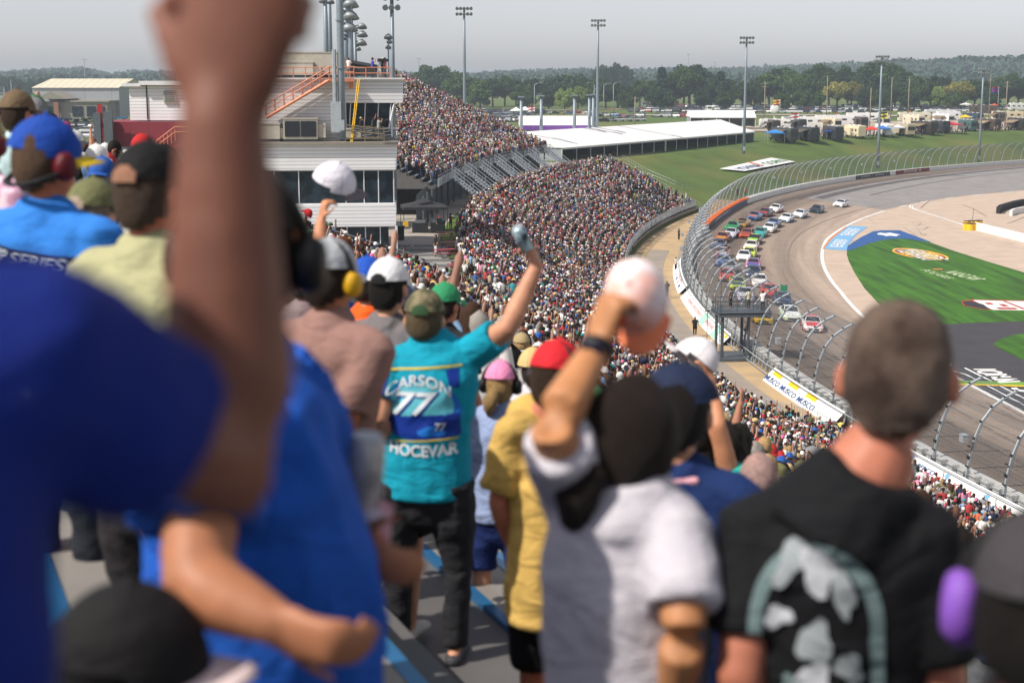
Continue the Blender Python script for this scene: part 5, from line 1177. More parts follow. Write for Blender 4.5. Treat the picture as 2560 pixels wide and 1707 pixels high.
# satellite dish, trucks, buses
p = GT(1936, 296); r = empty('satellite_dish', p); tag(r, 'round white satellite dish at the left end of the trailers', 'satellite dish')
q = MB(); q.ell((0, -.2, 3.6), (1.8, .35, 1.8)); q.build('dish', M_WHT, r, True); q = MB(); q.loft([(0, .3, 0), (0, .3, 3.6)], .2, n=6, flat=True); q.build('mast', M_TRIM, r)
def bus(px, py, L_, yaw, lab, colr, name='school_bus', cat='bus'):
    p = GT(px, py); r = empty(name, p, yaw); tag(r, lab, cat); q = MB()
    sections(q, [(L_/2, .9, .6, 1.5, .8), (L_/2-1.4, 1.1, .5, 1.6, 1.0), (L_/2-1.5, 1.22, .5, 3.1, .95), (-L_/2, 1.22, .5, 3.1, .95)]); o = q.build('body', M_CARP, r); o.color = c4(colr)
    q = MB(); q.box((0, -.75, 3.13), (1.7, L_-1.6, .1)); q.build('roof', M_TRIM, r)
    q = MB(); q.box((0, L_/2-1.45, 2.2), (1.9, .1, .9)); 
    for k in range(8): q.box((0, L_/2-2.5-k*(L_-3)/8, 2.3), (2.47, (L_-3)/8*.75, .6))
    q.build('window', M_WIND, r)
    for y in (L_/2-1, -L_/2+2.4):
        for sg in (-1, 1): w = MB(); w.loft([(sg*.9, y, .5), (sg*1.23, y, .5)], .5, n=10, flat=True); w.build('wheel', M_TYRE, r)
bus(1668, 268, 12, math.pi/2, 'long yellow school bus before the tall round tree', 'd89a28'); bus(1640, 270, 11, math.pi+.4, 'yellow school bus facing the camera beside the grey truck', 'd89a28')
def truck(px, py, colr, lab):
    p = GT(px, py); r = empty('semi_truck', p, math.pi-.1); tag(r, lab, 'truck'); q = MB()
    sections(q, [(3.6, .95, .6, 1.7, .8), (1.8, 1.05, .5, 1.8, .9), (1.7, 1.2, .5, 3.3, 1.0), (-.6, 1.2, .5, 3.6, 1.0), (-.7, .6, .6, 1.1, .5), (-3.6, .6, .6, 1.1, .5)]); o = q.build('cab', M_CARP, r); o.color = c4(colr)
    q = MB(); q.box((0, 1.72, 2.6), (1.8, .12, .7)); q.build('windscreen', M_WIND, r); q = MB(); q.box((0, 3.62, 1.2), (.9, .08, .9)); q.loft([(1.3, 1.2, 1), (1.3, 1.2, 4)], .1, n=6, flat=True); q.loft([(-1.3, 1.2, 1), (-1.3, 1.2, 4)], .1, n=6, flat=True); q.build('grille', M_GALVL, r)
    for y in (2.6, -1.6, -2.8):
        for sg in (-1, 1): w = MB(); w.loft([(sg*.85, y, .5), (sg*1.22, y, .5)], .5, n=10, flat=True); w.build('wheel', M_TYRE, r)
truck(1560, 271, 'b02028', 'red semi truck cab before the trees'); truck(1612, 272, '6a7078', 'grey semi truck cab left of the school buses')
bus(1772, 282, 8, math.pi, 'white shuttle bus among the parked cars', 'dadad4', 'shuttle_bus', 'bus'); bus(2555, 275, 9, math.pi+.2, 'white coach at the right edge under the trees', 'dadad4', 'coach_bus', 'bus')
def flag(px, py0, py1, D, c1, c2, lab):
    b = W(px, py1, D); t = W(px, py0, D); r = empty('flag_pole', b); tag(r, lab, 'flag'); h_ = t.z-b.z
    q = MB(); q.loft([(0, 0, 0), (0, 0, h_)], .05, n=5, flat=True); q.build('pole', M_TRIM, r)
    q = MB(); vs = [(-2.2*i/5, .15*math.sin(i*1.5), h_-j*.45-.05*i) for i in range(6) for j in range(5)]; fs = [(i*5+j, i*5+j+1, i*5+j+6, i*5+j+5) for i in range(5) for j in range(4)]; q.add(vs, fs); q.m = [(j % 2) for i in range(5) for j in range(4)]; q.build('flag', [mk('flag_'+c1, hexc(c1), .8), mk('flag_'+c2, hexc(c2), .8)], r)
flag(2495, 217, 260, 480, '8a3040', '2f4080', 'two flags on one pole, red over blue, at the right'); flag(1950, 249, 275, 500, 'd8a83c', '7a3040', 'yellow and maroon flag near the satellite dish'); flag(1997, 282, 300, 430, 'b04040', 'd8d8d8', 'small striped flag over the white trailers'); flag(1337, 265, 276, 520, 'b04040', 'd8d8d8', 'striped flag at the foot of a street lamp'); flag(2218, 280, 298, 430, '303030', 'd8c83c', 'dark checkered flag near the middle light pole')
# road cones
cn_ = MB(); cn_.loft([(0, 0, 0), (0, 0, .9)], [.28, .05], n=8, flat=True); cn_.box((0, 0, .03), (.6, .6, .06)); cnm = cn_.mesh('traffic_cone', mk('cone_orange', hexc('e0582c'), .6))
for i, (a, b) in enumerate(((1425, 275), (1465, 274), (1530, 275), (1608, 287), (1660, 286), (1711, 287), (1716, 287), (2091, 285), (2275, 281))): p = GT(a, b); o = put('traffic_cone', cnm, None, p); tag(o, 'small orange traffic cone on the access road', 'traffic cone', 'orange cones along the access road')
# access roads
M_ROAD = mk('road_surface', hexc('a59a8c'), .9, var=.1, scale=.2)
def road_px(pxs, w_, z=11.3, mat=M_ROAD, name='access_road'):
    pts = [GT(a, b) for a, b in pxs]; f = []
    for a, b in zip(pts[:-1], pts[1:]):
        n_ = max(2, int((b-a).length/8)); f += [a+(b-a)*i/n_ for i in range(n_)]
    f.append(pts[-1]); q = MB(); L = []
    for i, p in enumerate(f):
        t = (f[min(i+1, len(f)-1)]-f[max(i-1, 0)]).normalized(); n_ = Vector((-t.y, t.x, 0))*w_/2; row = []
        for k in (-1, 0, 1): a = p+n_*k; row.append(Vector((a.x, a.y, hxy(a.x, a.y)+(.10 if name == 'gravel_lot' else .2))))
        L.append(row)
    for i in range(len(L)-1):
        for k in (0, 1): q.quad(L[i][k], L[i+1][k], L[i+1][k+1], L[i][k+1])
    o = q.build(name, mat); o['kind'] = 'structure'
road_px([(1300, 276), (1420, 275), (1560, 274)], 10); road_px([(1440, 287), (1560, 289), (1750, 288), (1950, 288)], 12); road_px([(1925, 330), (2200, 320), (2640, 302)], 70, name='gravel_lot'); road_px([(1930, 288), (2200, 291), (2640, 285)], 16); road_px([(0, 232), (90, 236)], 30)
# tyre barrier, pit wall and sand barrels
q = MB()
tb_ = [z7(2108, 462), z7(2130, 440), z7(2190, 420), z7(2260, 400), z7(2334, 385), z7(2500, 365)]
pts = [G(a, b+8, 0) for a, b in tb_]
r = empty('tyre_barrier', pts[0]); tag(r, 'curved barrier of stacked black tyres on the infield road', 'tyre barrier'); q = MB()
for a, b in zip(pts[:-1], pts[1:]):
    n_ = max(2, int((b-a).length/.75))
    for i in range(n_):
        p = a+(b-a)*i/n_-pts[0]
        for row in (0, .8):
            for k in range(4): q.loft([p+Vector((0, row, .03+.3*k)), p+Vector((0, row, .3+.3*k))], .36, n=8, flat=True)
q.build('tyre_stack', M_TYRE, r)
q = MB(); bp_ = [G(a, b+22, 0) for a, b in (z7(2215, 430), z7(2250, 415), z7(2334, 400), z7(2500, 380))]
for a, b in zip(bp_[:-1], bp_[1:]): c = (a+b)/2-pts[0]; d = b-a; q.box(c+Vector((0, 0, .55)), (d.length+.4, .5, 1.1), rz=math.atan2(d.y, d.x))
q.build('white_backing', M_BARR, r)
pw0, pw1 = G(*z7(1895, 640), 0), G(2760, 655, 0); r = empty('pit_wall', pw0); tag(r, 'long white pit wall starting at the yellow barrels', 'pit wall'); d = pw1-pw0
q = MB(); q.box(d/2+Vector((0, 0, .65)), (d.length, .5, 1.3), rz=math.atan2(d.y, d.x)); q.build('wall', M_BARR, r)
me = text_mesh('lighr', 1.5); a_ = math.atan2(d.y, d.x)
for v_ in me.vertices: x, y = v_.co.x, v_.co.y; t = 22+x; v_.co = d.normalized()*t + Vector((math.sin(a_), -math.cos(a_), 0))*.27 + Vector((0, 0, .65+y*.6))
me.materials.append(M_REDP); put('lettering', me, r)
bl = MB(); bl.loft([(0, 0, 0), (0, 0, 1.1)], .55, n=12, flat=True); blm = bl.mesh('sand_barrel', M_YEL); ld = MB(); ld.loft([(0, 0, 1.1), (0, 0, 1.2)], .57, n=12, flat=True); ldm = ld.mesh('lid', M_BLKM)
for i, (a, b) in enumerate(((1805, 638), (1840, 642), (1875, 640), (1810, 618), (1850, 615), (1895, 615), (1925, 612))):
    o = put('sand_barrel', blm, None, G(*z7(a, b), .02)); put('lid', ldm, o); tag(o, 'yellow sand barrel with black lid at the end of the pit wall', 'barrel', 'yellow sand barrels before the pit wall')
# ================================================================= TREES
def leaf_mat(name, c, c2):
    m = mk(name, hexc(c), .75, var=.3, scale=.35, spec=.2); m2 = m.node_tree.nodes['Principled BSDF']
    n = m.node_tree.nodes; l = m.node_tree.links; src = m2.inputs['Base Color'].links[0].from_socket
    oi = n.new('ShaderNodeObjectInfo'); hv = n.new('ShaderNodeHueSaturation'); mr = n.new('ShaderNodeMapRange'); mr.inputs['To Min'].default_value = .75; mr.inputs['To Max'].default_value = 1.3
    l.new(oi.outputs['Random'], mr.inputs['Value']); l.new(mr.outputs[0], hv.inputs['Value']); l.new(src, hv.inputs['Color']); l.new(hv.outputs[0], m2.inputs['Base Color'])
    return m
M_LEAF = {'dark': leaf_mat('leaf_dark', '2f4829', ''), 'mid': leaf_mat('leaf_mid', '40592b', ''), 'light': leaf_mat('leaf_light', '6e8340', ''), 'yellow': leaf_mat('leaf_yellow', '827f3e', ''), 'conifer': leaf_mat('leaf_conifer', '2c4536', '')}
M_BARK = mk('bark', hexc('54473a'), .95, var=.3, scale=2)
def leaves(pts, size, rs):
    """numpy: small randomly turned quads at pts"""
    n = len(pts); d1 = rs.normal(size=(n, 3)); d1 /= np.linalg.norm(d1, axis=1)[:, None]; d2 = rs.normal(size=(n, 3)); d2 -= d1*(d1*d2).sum(1)[:, None]; d2 /= np.linalg.norm(d2, axis=1)[:, None]
    sz = size*rs.uniform(.6, 1.3, n)[:, None]; v = np.stack([pts-d1*sz-d2*sz*.6, pts+d1*sz-d2*sz*.6, pts+d1*sz+d2*sz*.6, pts-d1*sz+d2*sz*.6], 1).reshape(-1, 3)
    return v, np.arange(4*n).reshape(-1, 4)
def np_mesh(name, v, f, mats, midx=None, attr=None):
    me = bpy.data.meshes.new(name); me.vertices.add(len(v)); me.vertices.foreach_set('co', np.asarray(v, np.float32).ravel())
    me.loops.add(f.size); me.loops.foreach_set('vertex_index', f.astype(np.int32).ravel()); me.polygons.add(len(f)); me.polygons.foreach_set('loop_start', np.arange(0, f.size, 4, dtype=np.int32)); 
    me.update(calc_edges=True)
    for m in mats: me.materials.append(m)
    if midx is not None: me.polygons.foreach_set('material_index', midx.astype(np.int32))
    if attr is not None:
        a = me.attributes.new('Col', 'FLOAT_COLOR', 'FACE'); c = np.ones((len(f), 4), np.float32); c[:, :3] = attr; a.data.foreach_set('color', c.ravel())
    me.validate(); return me
def tree_proto(kind, seed):
    rs = np.random.RandomState(seed); q = MB(); H = 10.0
    if kind == 'conifer':
        q.loft([(0, 0, 0), (0, 0, 5), (0, 0, 10)], [.22, .14, .04], n=7, flat=True); P = []
        for k in range(15):
            z = 1.2+8.6*k/15; R_ = 2.7*(1-z/10.4)+.15
            for a in rs.uniform(0, 6.28, 9):
                m = 42; t = rs.uniform(.15, 1, m)**.8; P.append(np.stack([np.cos(a)*R_*t+rs.normal(0, .14, m), np.sin(a)*R_*t+rs.normal(0, .14, m), z-.5*t*R_*.5+rs.normal(0, .12, m)], 1))
        P = np.concatenate(P); sz = .17
    else:
        q.loft([(0, 0, 0), (.05, 0, 2), (0, .1, 4.5), (.1, 0, 7)], [.34, .26, .18, .06], n=8, flat=True)
        wide = {'round': 4.2, 'tall': 2.9, 'bush': 4.6}[kind]; cen = []
        for k in range(46):
            a = rs.uniform(0, 6.28); u = rs.uniform(-1, 1); rr = rs.uniform(.45, .95); r2 = math.sqrt(max(0, 1-u*u)); zc = 6.1 if kind != 'bush' else 4.6; hz_ = 3.3 if kind != 'bush' else 4.2
            cen.append((math.cos(a)*r2*rr*wide, math.sin(a)*r2*rr*wide, zc+u*rr*hz_, rs.uniform(.75, 1.45)))
        P = []
        for (x, y, z, r) in cen:
            if z < .6: continue
            m = int(170*r*r); d = rs.normal(size=(m, 3)); d /= np.linalg.norm(d, axis=1)[:, None]; P.append(np.array([x, y, z])+d*(r*rs.uniform(.6, 1.08, m))[:, None]*np.array([1, 1, .8]))
        for (x, y, z, r) in cen[::4]: q.loft([(0, 0, rs.uniform(1.5, 4)), (x*.5, y*.5, z*.72), (x*.9, y*.9, z)], [.12, .07, .02], n=5, flat=True)
        P = np.concatenate(P); sz = .17
    v, f = leaves(P, sz, rs); return q.mesh('trunk', M_BARK), v, f
PROTO = {}
for k, kind, sd_ in (('round1', 'round', 1), ('round2', 'round', 2), ('tall1', 'tall', 3), ('bush1', 'bush', 4), ('round3', 'round', 6), ('conifer', 'conifer', 5)):
    PROTO[k] = tree_proto(kind, sd_)
CROWN = {}
def tree(px, ptop, D, proto, col, lab, wk=1.0, grp='trees beyond the car park'):
    D *= 1.24 if D < 900 else 1.12
    t = W(px, ptop, D); zg = hxy(t.x, t.y)-.3; h_ = (t.z-zg)
    tm, v, f = PROTO[proto]
    if (proto, col) not in CROWN: CROWN[(proto, col)] = np_mesh('crown', v, f, [M_LEAF[col]])
    o = put('pine_tree' if proto == 'conifer' else 'leafy_tree', tm, None, (t.x, t.y, zg), rnd.uniform(0, 6.28)); o.scale = (h_/10*wk, h_/10*wk, h_/10)
    put('crown', CROWN[(proto, col)], o); tag(o, lab, 'tree', grp)
TREES = [(1045, 172, 700, 'round1', 'dark', 1), (1070, 160, 690, 'tall1', 'mid', 1.1), (1092, 156, 680, 'round2', 'dark', 1), (1112, 160, 690, 'round3', 'mid', 1), (1140, 172, 660, 'round1', 'mid', 1), (1170, 187, 640, 'round2', 'mid', 1.2), (1200, 192, 620, 'bush1', 'mid', 1), (1232, 188, 650, 'round1', 'dark', 1), (1262, 186, 660, 'round3', 'mid', 1), (1290, 192, 650, 'round2', 'dark', 1), (1330, 189, 660, 'round1', 'dark', 1), (1310, 205, 610, 'bush1', 'mid', 1),
 (1395, 182, 670, 'round2', 'dark', 1.3), (1430, 178, 680, 'round1', 'dark', 1.3), (1455, 190, 650, 'round3', 'dark', 1), (1412, 214, 600, 'bush1', 'light', .9), (1445, 213, 600, 'round3', 'light', 1.2), (1372, 214, 610, 'bush1', 'dark', 1), (1495, 186, 640, 'round1', 'mid', 1), (1515, 196, 620, 'round2', 'dark', 1), (1545, 200, 620, 'round3', 'dark', 1.2), (1480, 212, 600, 'bush1', 'mid', 1),
 (1512, 160, 980, 'tall1', 'dark', .6), (1528, 163, 990, 'conifer', 'conifer', .8), (1543, 154, 1000, 'tall1', 'dark', .5), (1562, 162, 990, 'tall1', 'dark', .6), (1578, 170, 980, 'conifer', 'conifer', .8), (1498, 165, 1000, 'tall1', 'dark', .7),
 (1600, 192, 640, 'round1', 'mid', 1), (1625, 192, 640, 'round2', 'mid', 1), (1655, 163, 630, 'conifer', 'conifer', 1.15), (1640, 210, 600, 'bush1', 'dark', 1), (1690, 185, 640, 'round3', 'dark', 1), (1725, 150, 650, 'round1', 'dark', 1.15), (1745, 158, 660, 'round2', 'dark', 1.05), (1712, 165, 640, 'round3', 'mid', 1), (1780, 190, 640, 'round1', 'dark', 1), (1803, 174, 640, 'conifer', 'conifer', 1.3), (1832, 189, 640, 'round2', 'dark', 1), (1858, 200, 620, 'round3', 'mid', 1), (1880, 196, 640, 'bush1', 'mid', 1), (1903, 184, 650, 'round1', 'dark', 1), (1925, 172, 650, 'round2', 'mid', 1), (1950, 166, 660, 'tall1', 'dark', 1.2), (1975, 172, 650, 'round3', 'mid', 1),
 (2000, 176, 640, 'round1', 'mid', 1), (2030, 160, 660, 'round2', 'dark', .9), (2055, 157, 660, 'tall1', 'mid', 1.1), (2075, 185, 640, 'round3', 'mid', 1), (2035, 220, 600, 'bush1', 'mid', 1), (2095, 197, 620, 'round1', 'yellow', 1.1), (2122, 150, 680, 'round2', 'dark', .8), (2130, 200, 620, 'round3', 'yellow', 1), (2150, 183, 650, 'round1', 'dark', 1), (2165, 210, 610, 'bush1', 'dark', 1), (2185, 150, 680, 'tall1', 'dark', 1.1), (2208, 148, 680, 'round1', 'dark', .85), (2235, 155, 670, 'tall1', 'mid', 1), (2240, 198, 620, 'round2', 'dark', 1.1), (2262, 175, 660, 'round3', 'dark', 1), (2290, 182, 650, 'round1', 'mid', 1), (2300, 205, 610, 'round2', 'mid', 1), (2330, 180, 660, 'round2', 'dark', 1.1), (2345, 210, 610, 'bush1', 'light', 1), (2365, 192, 640, 'round3', 'dark', 1), (2395, 197, 620, 'round1', 'yellow', 1.1), (2415, 200, 620, 'round3', 'yellow', .8), (2440, 190, 640, 'round2', 'dark', 1.1), (2470, 195, 630, 'round1', 'dark', 1.1), (2500, 190, 640, 'round3', 'mid', 1), (2525, 172, 650, 'round2', 'mid', 1), (2550, 188, 630, 'round1', 'dark', 1.1), (2580, 180, 640, 'round3', 'dark', 1.1), (2010, 215, 600, 'bush1', 'mid', 1), (1960, 222, 600, 'bush1', 'mid', 1), (1760, 215, 600, 'bush1', 'dark', 1), (1815, 222, 600, 'bush1', 'mid', 1), (2205, 218, 600, 'bush1', 'mid', 1), (2270, 220, 600, 'bush1', 'dark', 1), (2390, 222, 600, 'bush1', 'mid', 1), (2480, 222, 600, 'bush1', 'dark', 1), (1570, 218, 600, 'bush1', 'mid', 1), (1670, 222, 600, 'bush1', 'dark', 1),
 (60, 192, 900, 'bush1', 'dark', 1), (20, 185, 1000, 'round1', 'dark', 1.2), (95, 186, 960, 'round2', 'dark', 1), (320, 195, 900, 'bush1', 'dark', 1)]
kinds = {'dark': 'dark green', 'mid': 'mid green', 'light': 'pale green', 'yellow': 'yellowish green', 'conifer': 'blue-green'}
seen_t = {}
for i, (px, pt__, D, pr, co, wk) in enumerate(TREES):
    sh = {'round1': 'broad round', 'round2': 'broad leafy', 'round3': 'uneven leafy', 'tall1': 'tall narrow', 'bush1': 'low bushy', 'conifer': 'pointed evergreen'}[pr]
    near = 'behind the far grandstand' if 900 < px < 1270 else 'beyond the stage tent' if 1270 <= px < 1480 else 'beyond the long marquee' if px < 1600 and px > 900 else 'behind the school buses' if 1600 <= px < 1760 else 'behind the middle parking rows' if 1760 <= px < 1900 else 'behind the white trailers' if 1900 <= px < 2150 else 'behind the motorhomes' if 2150 <= px < 2400 else 'at the far right behind the flags' if px > 900 else 'near the metal hall'
    lab = '%s %s tree %s%s' % (kinds[co], sh, near, ', hazy and distant' if D > 900 else '')
    n_ = seen_t.get(lab, 0); seen_t[lab] = n_+1
    if n_: lab += ', %s from the left' % ('second', 'third', 'fourth', 'fifth')[n_-1]
    tree(px, pt__, D, pr, co, lab, wk)
# distant wooded ridge
RX = [-700, 0, 80, 150, 200, 250, 285, 330, 400, 700, 1000, 1150, 1280, 1350, 1450, 1560, 1600, 1680, 1800, 1900, 1960, 2050, 2150, 2230, 2350, 2440, 2560, 3300]
RY = [175, 176, 171, 166, 163, 173, 181, 171, 174, 176, 177, 180, 174, 172, 167, 167, 170, 165, 167, 164, 158, 155, 152, 143, 143, 136, 135, 125]
cols = []; Ds = [1300, 1500, 1900, 2350, 2700]
xsr = np.arange(-700, 3301, 25)
for px in xsr:
    ytop = np.interp(px, RX, RY)+3; col = []
    for j, D in enumerate(Ds):
        zt = W(px, ytop, 2350).z-15; z0 = 11.0; t = [0, .2, .55, 1.0, .7][j]; p = W(px, 200, D); col.append(Vector((p.x, p.y, z0+(zt-z0)*t if zt > z0 else z0-.5+j*.1)))
    cols.append(col)
q = MB(); K = len(Ds); vs = [p for c in cols for p in c]; fs = [(i*K+j, (i+1)*K+j, (i+1)*K+j+1, i*K+j+1) for i in range(len(cols)-1) for j in range(K-1)]
q.add(vs, fs); o = q.build('wooded_hills', mk('forest_floor', hexc('2a3a2c'), .95), None, True); o['kind'] = 'structure'
rs = np.random.RandomState(3); P = []; base = np.array([[tuple(p) for p in c] for c in cols])
for k in range(9000):
    i = rs.uniform(0, len(cols)-1.001); j = rs.uniform(0, 3.3); a, fa = int(i), i-int(i); b, fb = int(j), j-int(j)
    p = (base[a, b]*(1-fa)+base[a+1, b]*fa)*(1-fb)+(base[a, b+1]*(1-fa)+base[a+1, b+1]*fa)*fb
    r_ = rs.uniform(5, 9.5); m = 20; d = rs.normal(size=(m, 3)); d /= np.linalg.norm(d, axis=1)[:, None]; d[:, 2] = np.abs(d[:, 2])
    P.append(p+np.array([0, 0, r_*.55+1])+d*r_*np.array([1, 1, 1.05]))
v, f = leaves(np.concatenate(P), 2.4, rs); o = put('distant_forest', np_mesh('distant_forest', v, f, [leaf_mat('leaf_far', '33493a', '')])); o['kind'] = 'stuff'; tag(o, 'hazy blue-green forest covering the far hills along the horizon', 'forest')
# ================================================================= PEOPLE: shared body code
TAU = 2*math.pi
def ring_np(pts, rad, n, up=None):
    """closed quad-only tube in numpy: pts (k,3), rad (k,2); returns verts, quads"""
    pts = np.asarray(pts, float); k = len(pts); rad = np.asarray([(r, r) if np.isscalar(r) else r for r in rad], float)
    up = np.array([0, 1, 0.]) if up is None else np.asarray(up, float); V = []
    for i in range(k):
        t = pts[min(i+1, k-1)]-pts[max(i-1, 0)]; t = t/(np.linalg.norm(t)+1e-9); u = up-t*up.dot(t)
        if np.linalg.norm(u) < .1: u = np.array([0, 0, 1.])-t*t[2]
        u /= np.linalg.norm(u); s = np.cross(u, t); a = np.arange(n)/n*TAU
        V.append(pts[i]+np.outer(np.cos(a)*rad[i, 0], s)+np.outer(np.sin(a)*rad[i, 1], u))
    V = np.concatenate(V); F = [(i*n+j, i*n+(j+1) % n, (i+1)*n+(j+1) % n, (i+1)*n+j) for i in range(k-1) for j in range(n)]
    return V, np.array(F)
def low_person(pose, n=6, hat='cap', det=1):
    """facing +Y, feet at 0; returns verts, faces, category (0 skin 1 shirt 2 legs 3 hair/hat)"""
    parts = []
    def A(v, f, c): parts.append((v, f, c))
    sit = pose == 'sit'; dz = -.42 if sit else 0
    hx, hy = (0, 0)
    if sit:
        for sg in (-1, 1): A(*ring_np([(sg*.1, -.05, .5), (sg*.11, .38, .5), (sg*.11, .42, .46), (sg*.11, .42, .05)], [.09, .08, .065, .05], max(4, n-2)), 2)
    elif det:
        for sg in (-1, 1): A(*ring_np([(sg*.1, 0, .92), (sg*.11, .02, .5), (sg*.11, 0, .05)], [.1, .065, .05], max(4, n-2)), 2)
    else:
        A(*ring_np([(0, 0, .95), (0, 0, .05)], [(.17, .11), (.14, .08)], n), 2)
    A(*ring_np([(0, 0, .86+dz), (0, 0, .9+dz), (0, -.01, 1.1+dz), (0, 0, 1.32+dz), (0, 0, 1.45+dz), (0, 0, 1.52+dz)], [(.05, .05), (.17, .115), (.165, .11), (.2, .125), (.17, .09), (.06, .06)], n), 1)
    H = 1.64+dz
    A(*ring_np([(0, 0, 1.48+dz), (0, .005, H-.1), (0, .01, H), (0, .005, H+.08), (0, 0, H+.125)], [.05, (.065, .075), (.078, .095), (.065, .08), .01], n), 0)
    if hat == 'cap': A(*ring_np([(0, -.005, H+.02), (0, -.005, H+.09), (0, -.005, H+.135), (0, 0, H+.145)], [(.088, .105), (.082, .098), (.05, .06), .005], n), 3); A(*ring_np([(0, .08, H+.035), (0, .19, H+.02)], [(.07, .012), (.05, .008)], 4, up=(0, 0, 1)), 3)
    elif hat == 'capback': A(*ring_np([(0, -.005, H+.02), (0, -.005, H+.09), (0, -.005, H+.135), (0, 0, H+.145)], [(.088, .105), (.082, .098), (.05, .06), .005], n), 3); A(*ring_np([(0, -.08, H+.03), (0, -.17, H+.0)], [(.07, .012), (.05, .008)], 4, up=(0, 0, 1)), 3)
    elif hat == 'straw': A(*ring_np([(0, 0, H+.03), (0, 0, H+.035), (0, 0, H+.05), (0, 0, H+.13), (0, 0, H+.16)], [.02, .19, .1, .09, .02], max(n, 8)), 3)
    elif hat == 'long': A(*ring_np([(0, -.07, H-.3), (0, -.06, H-.1), (0, -.025, H+.02), (0, -.01, H+.11), (0, 0, H+.14)], [(.07, .03), (.09, .06), (.09, .09), (.07, .08), .005], n), 3)
    else: A(*ring_np([(0, -.035, H-.07), (0, -.03, H+.0), (0, -.02, H+.08), (0, -.01, H+.135)], [(.06, .05), (.085, .08), (.078, .085), .005], n), 3)
    def arm(sg, el, ha):
        sh = np.array([sg*.19, 0, 1.42+dz]); el = np.array(el, float); ha = np.array(ha, float); el[0] *= sg; ha[0] *= sg; el = sh+el; ha = el+ha
        m = sh+(el-sh)*.7
        A(*ring_np([sh+(0, 0, .03), m], [.065, .06], max(4, n-2)), 1); A(*ring_np([m, el, ha, ha+(ha-el)*.28, ha+(ha-el)*.5], [.045, .042, .028, .038, .012], max(4, n-2)), 0)
        return ha+(ha-el)*.4
    down = ((.06, .0, -.28), (.0, .06, -.25)); front = ((.05, .05, -.27), (-.12, .22, .02)); up_ = ((.1, .08, .26), (.02, .08, .25)); hip = ((.16, -.1, -.22), (-.14, .12, -.14)); half = ((.14, .16, .05), (.0, .06, .25)); clap = ((.06, .14, -.2), (-.15, .2, .14))
    P_ = {'stand': (down, down), 'sit': (front, front), 'right': (down, up_), 'left': (up_, down), 'both': (up_, up_), 'hip': (hip, hip), 'phone': (front, half), 'clap': (clap, clap), 'wavecap': (down, up_)}[pose]
    h1 = arm(-1, *P_[0]); h2 = arm(1, *P_[1])
    if pose == 'wavecap': A(*ring_np([h2+(0, 0, .0), h2+(0, .02, .03), h2+(0, .03, .1), h2+(0, .03, .12)], [.02, .095, .07, .01], n), 3)
    V = []; F = []; Cc = []; b = 0
    for v, f, c in parts: V.append(v); F.append(f+b); Cc.append(np.full(len(f), c)); b += len(v)
    return np.concatenate(V), np.concatenate(F), np.concatenate(Cc)
SHIRT = [('black', '1d1d20', .22), ('white', 'd9d6d2', .19), ('grey', '8d8d90', .11), ('charcoal', '45464a', .08), ('navy', '24304f', .09), ('red', 'b3242a', .07), ('royal blue', '2c5caa', .06), ('light blue', '7fa6cf', .07), ('teal', '1f8f9d', .03), ('pink', 'd77ba0', .045), ('orange', 'e0642c', .03), ('green', '2f7d4a', .025), ('yellow', 'd9c24a', .015), ('tan', 'a8926f', .03), ('maroon', '642632', .03), ('neon yellow', 'b7dc2c', .008), ('olive', '6b6b48', .03)]
HATC = [('black', '1a1a1c'), ('white', 'dcdcda'), ('grey', '7d7e80'), ('red', 'b02a2c'), ('navy', '232d48'), ('blue', '2c58a4'), ('tan', 'a5936f'), ('green', '3d6a48'), ('pink', 'd56f9c'), ('teal', '2a93a0'), ('camouflage', '6d6a50')]
HAIRC = [('dark', '1c1613'), ('brown', '3d2a1e'), ('blond', 'a0825a'), ('grey', '8b8680'), ('auburn', '5a3320')]
PANT = ['23262c', '2f3d55', '3a4a66', '17181a', '8a7d66', '5a5c60', '4a4038', '6e7f97']
SKIN = ['b07c62', 'a5705a', 'b98870', '94644c', 'bb9078', '6e4634', 'a87660', '9c6e58']
def seats():
    """all occupied places: x, y, z, yaw, pose weight"""
    out = []
    def row(s0, s1, v, z, dens, tag_, sp=.52):
        if tag_ == 'n': s1 = min(s1, SMAX[v]-(.5 if v < 8 else 4.5))
        s = s0+rnd.uniform(0, sp)
        while s < s1:
            a = (s+7) % 17.0
            if a > 1.1 and rnd.random() < dens*.97: out.append((s, v+.05+rnd.uniform(-.26, .26), z+rnd.uniform(-.05, .05), tag_)) 
            s += sp*rnd.uniform(.86, 1.2)
    for v, z in near_rows: row(2, E1-.5, v, z, .93, 'n')
    for v, z in low_rows:
        row(2, 262, v, z, .94, 'l'); row(262, 300, v, z, .75-.4*(v-28)/16*0-(.5 if v > 36 else 0), 'l')
    for v in (45, 45.8, 46.6, 47.4, 48.2, 48.8): row(2, 103-(v-45)*2.2, v, max(.95, 23.4-.49*v), .95, 'l')
    for v, z in far_rows: row(182, 276, v, z, .93 if v > 2 else .8, 'f')
    return out
ALL = seats()
FG_EXCL = 11.0
def occl(px, py): # places in the photo hidden behind the big foreground figures
    a, b = px/VP, py/VP
    return (410 < a < 660 and b < 1568) or (1330 < a < 1560 and b > 880) or (1930 < a < 2200 and b > 700) or (1660 < a < 2260 and b > 1120) or (820 < a < 1170 and b > 660 and b < 1500) or (a < 850 and b > 700) or a < 0 or a > 2352 or b > 1568
C3 = []
for (s, v, z, t) in ALL:
    p = S(s, v, z); d = math.hypot(p.x, p.y)
    if d < FG_EXCL: continue
    px, py = proj(p.x, p.y, z+1.5)
    if px < -150 or px > 2710 or p.y < 5 or (t == 'f' and px < 985): continue
    C3.append((d, s, v, z, t, px, py, p.x, p.y))
C3.sort()
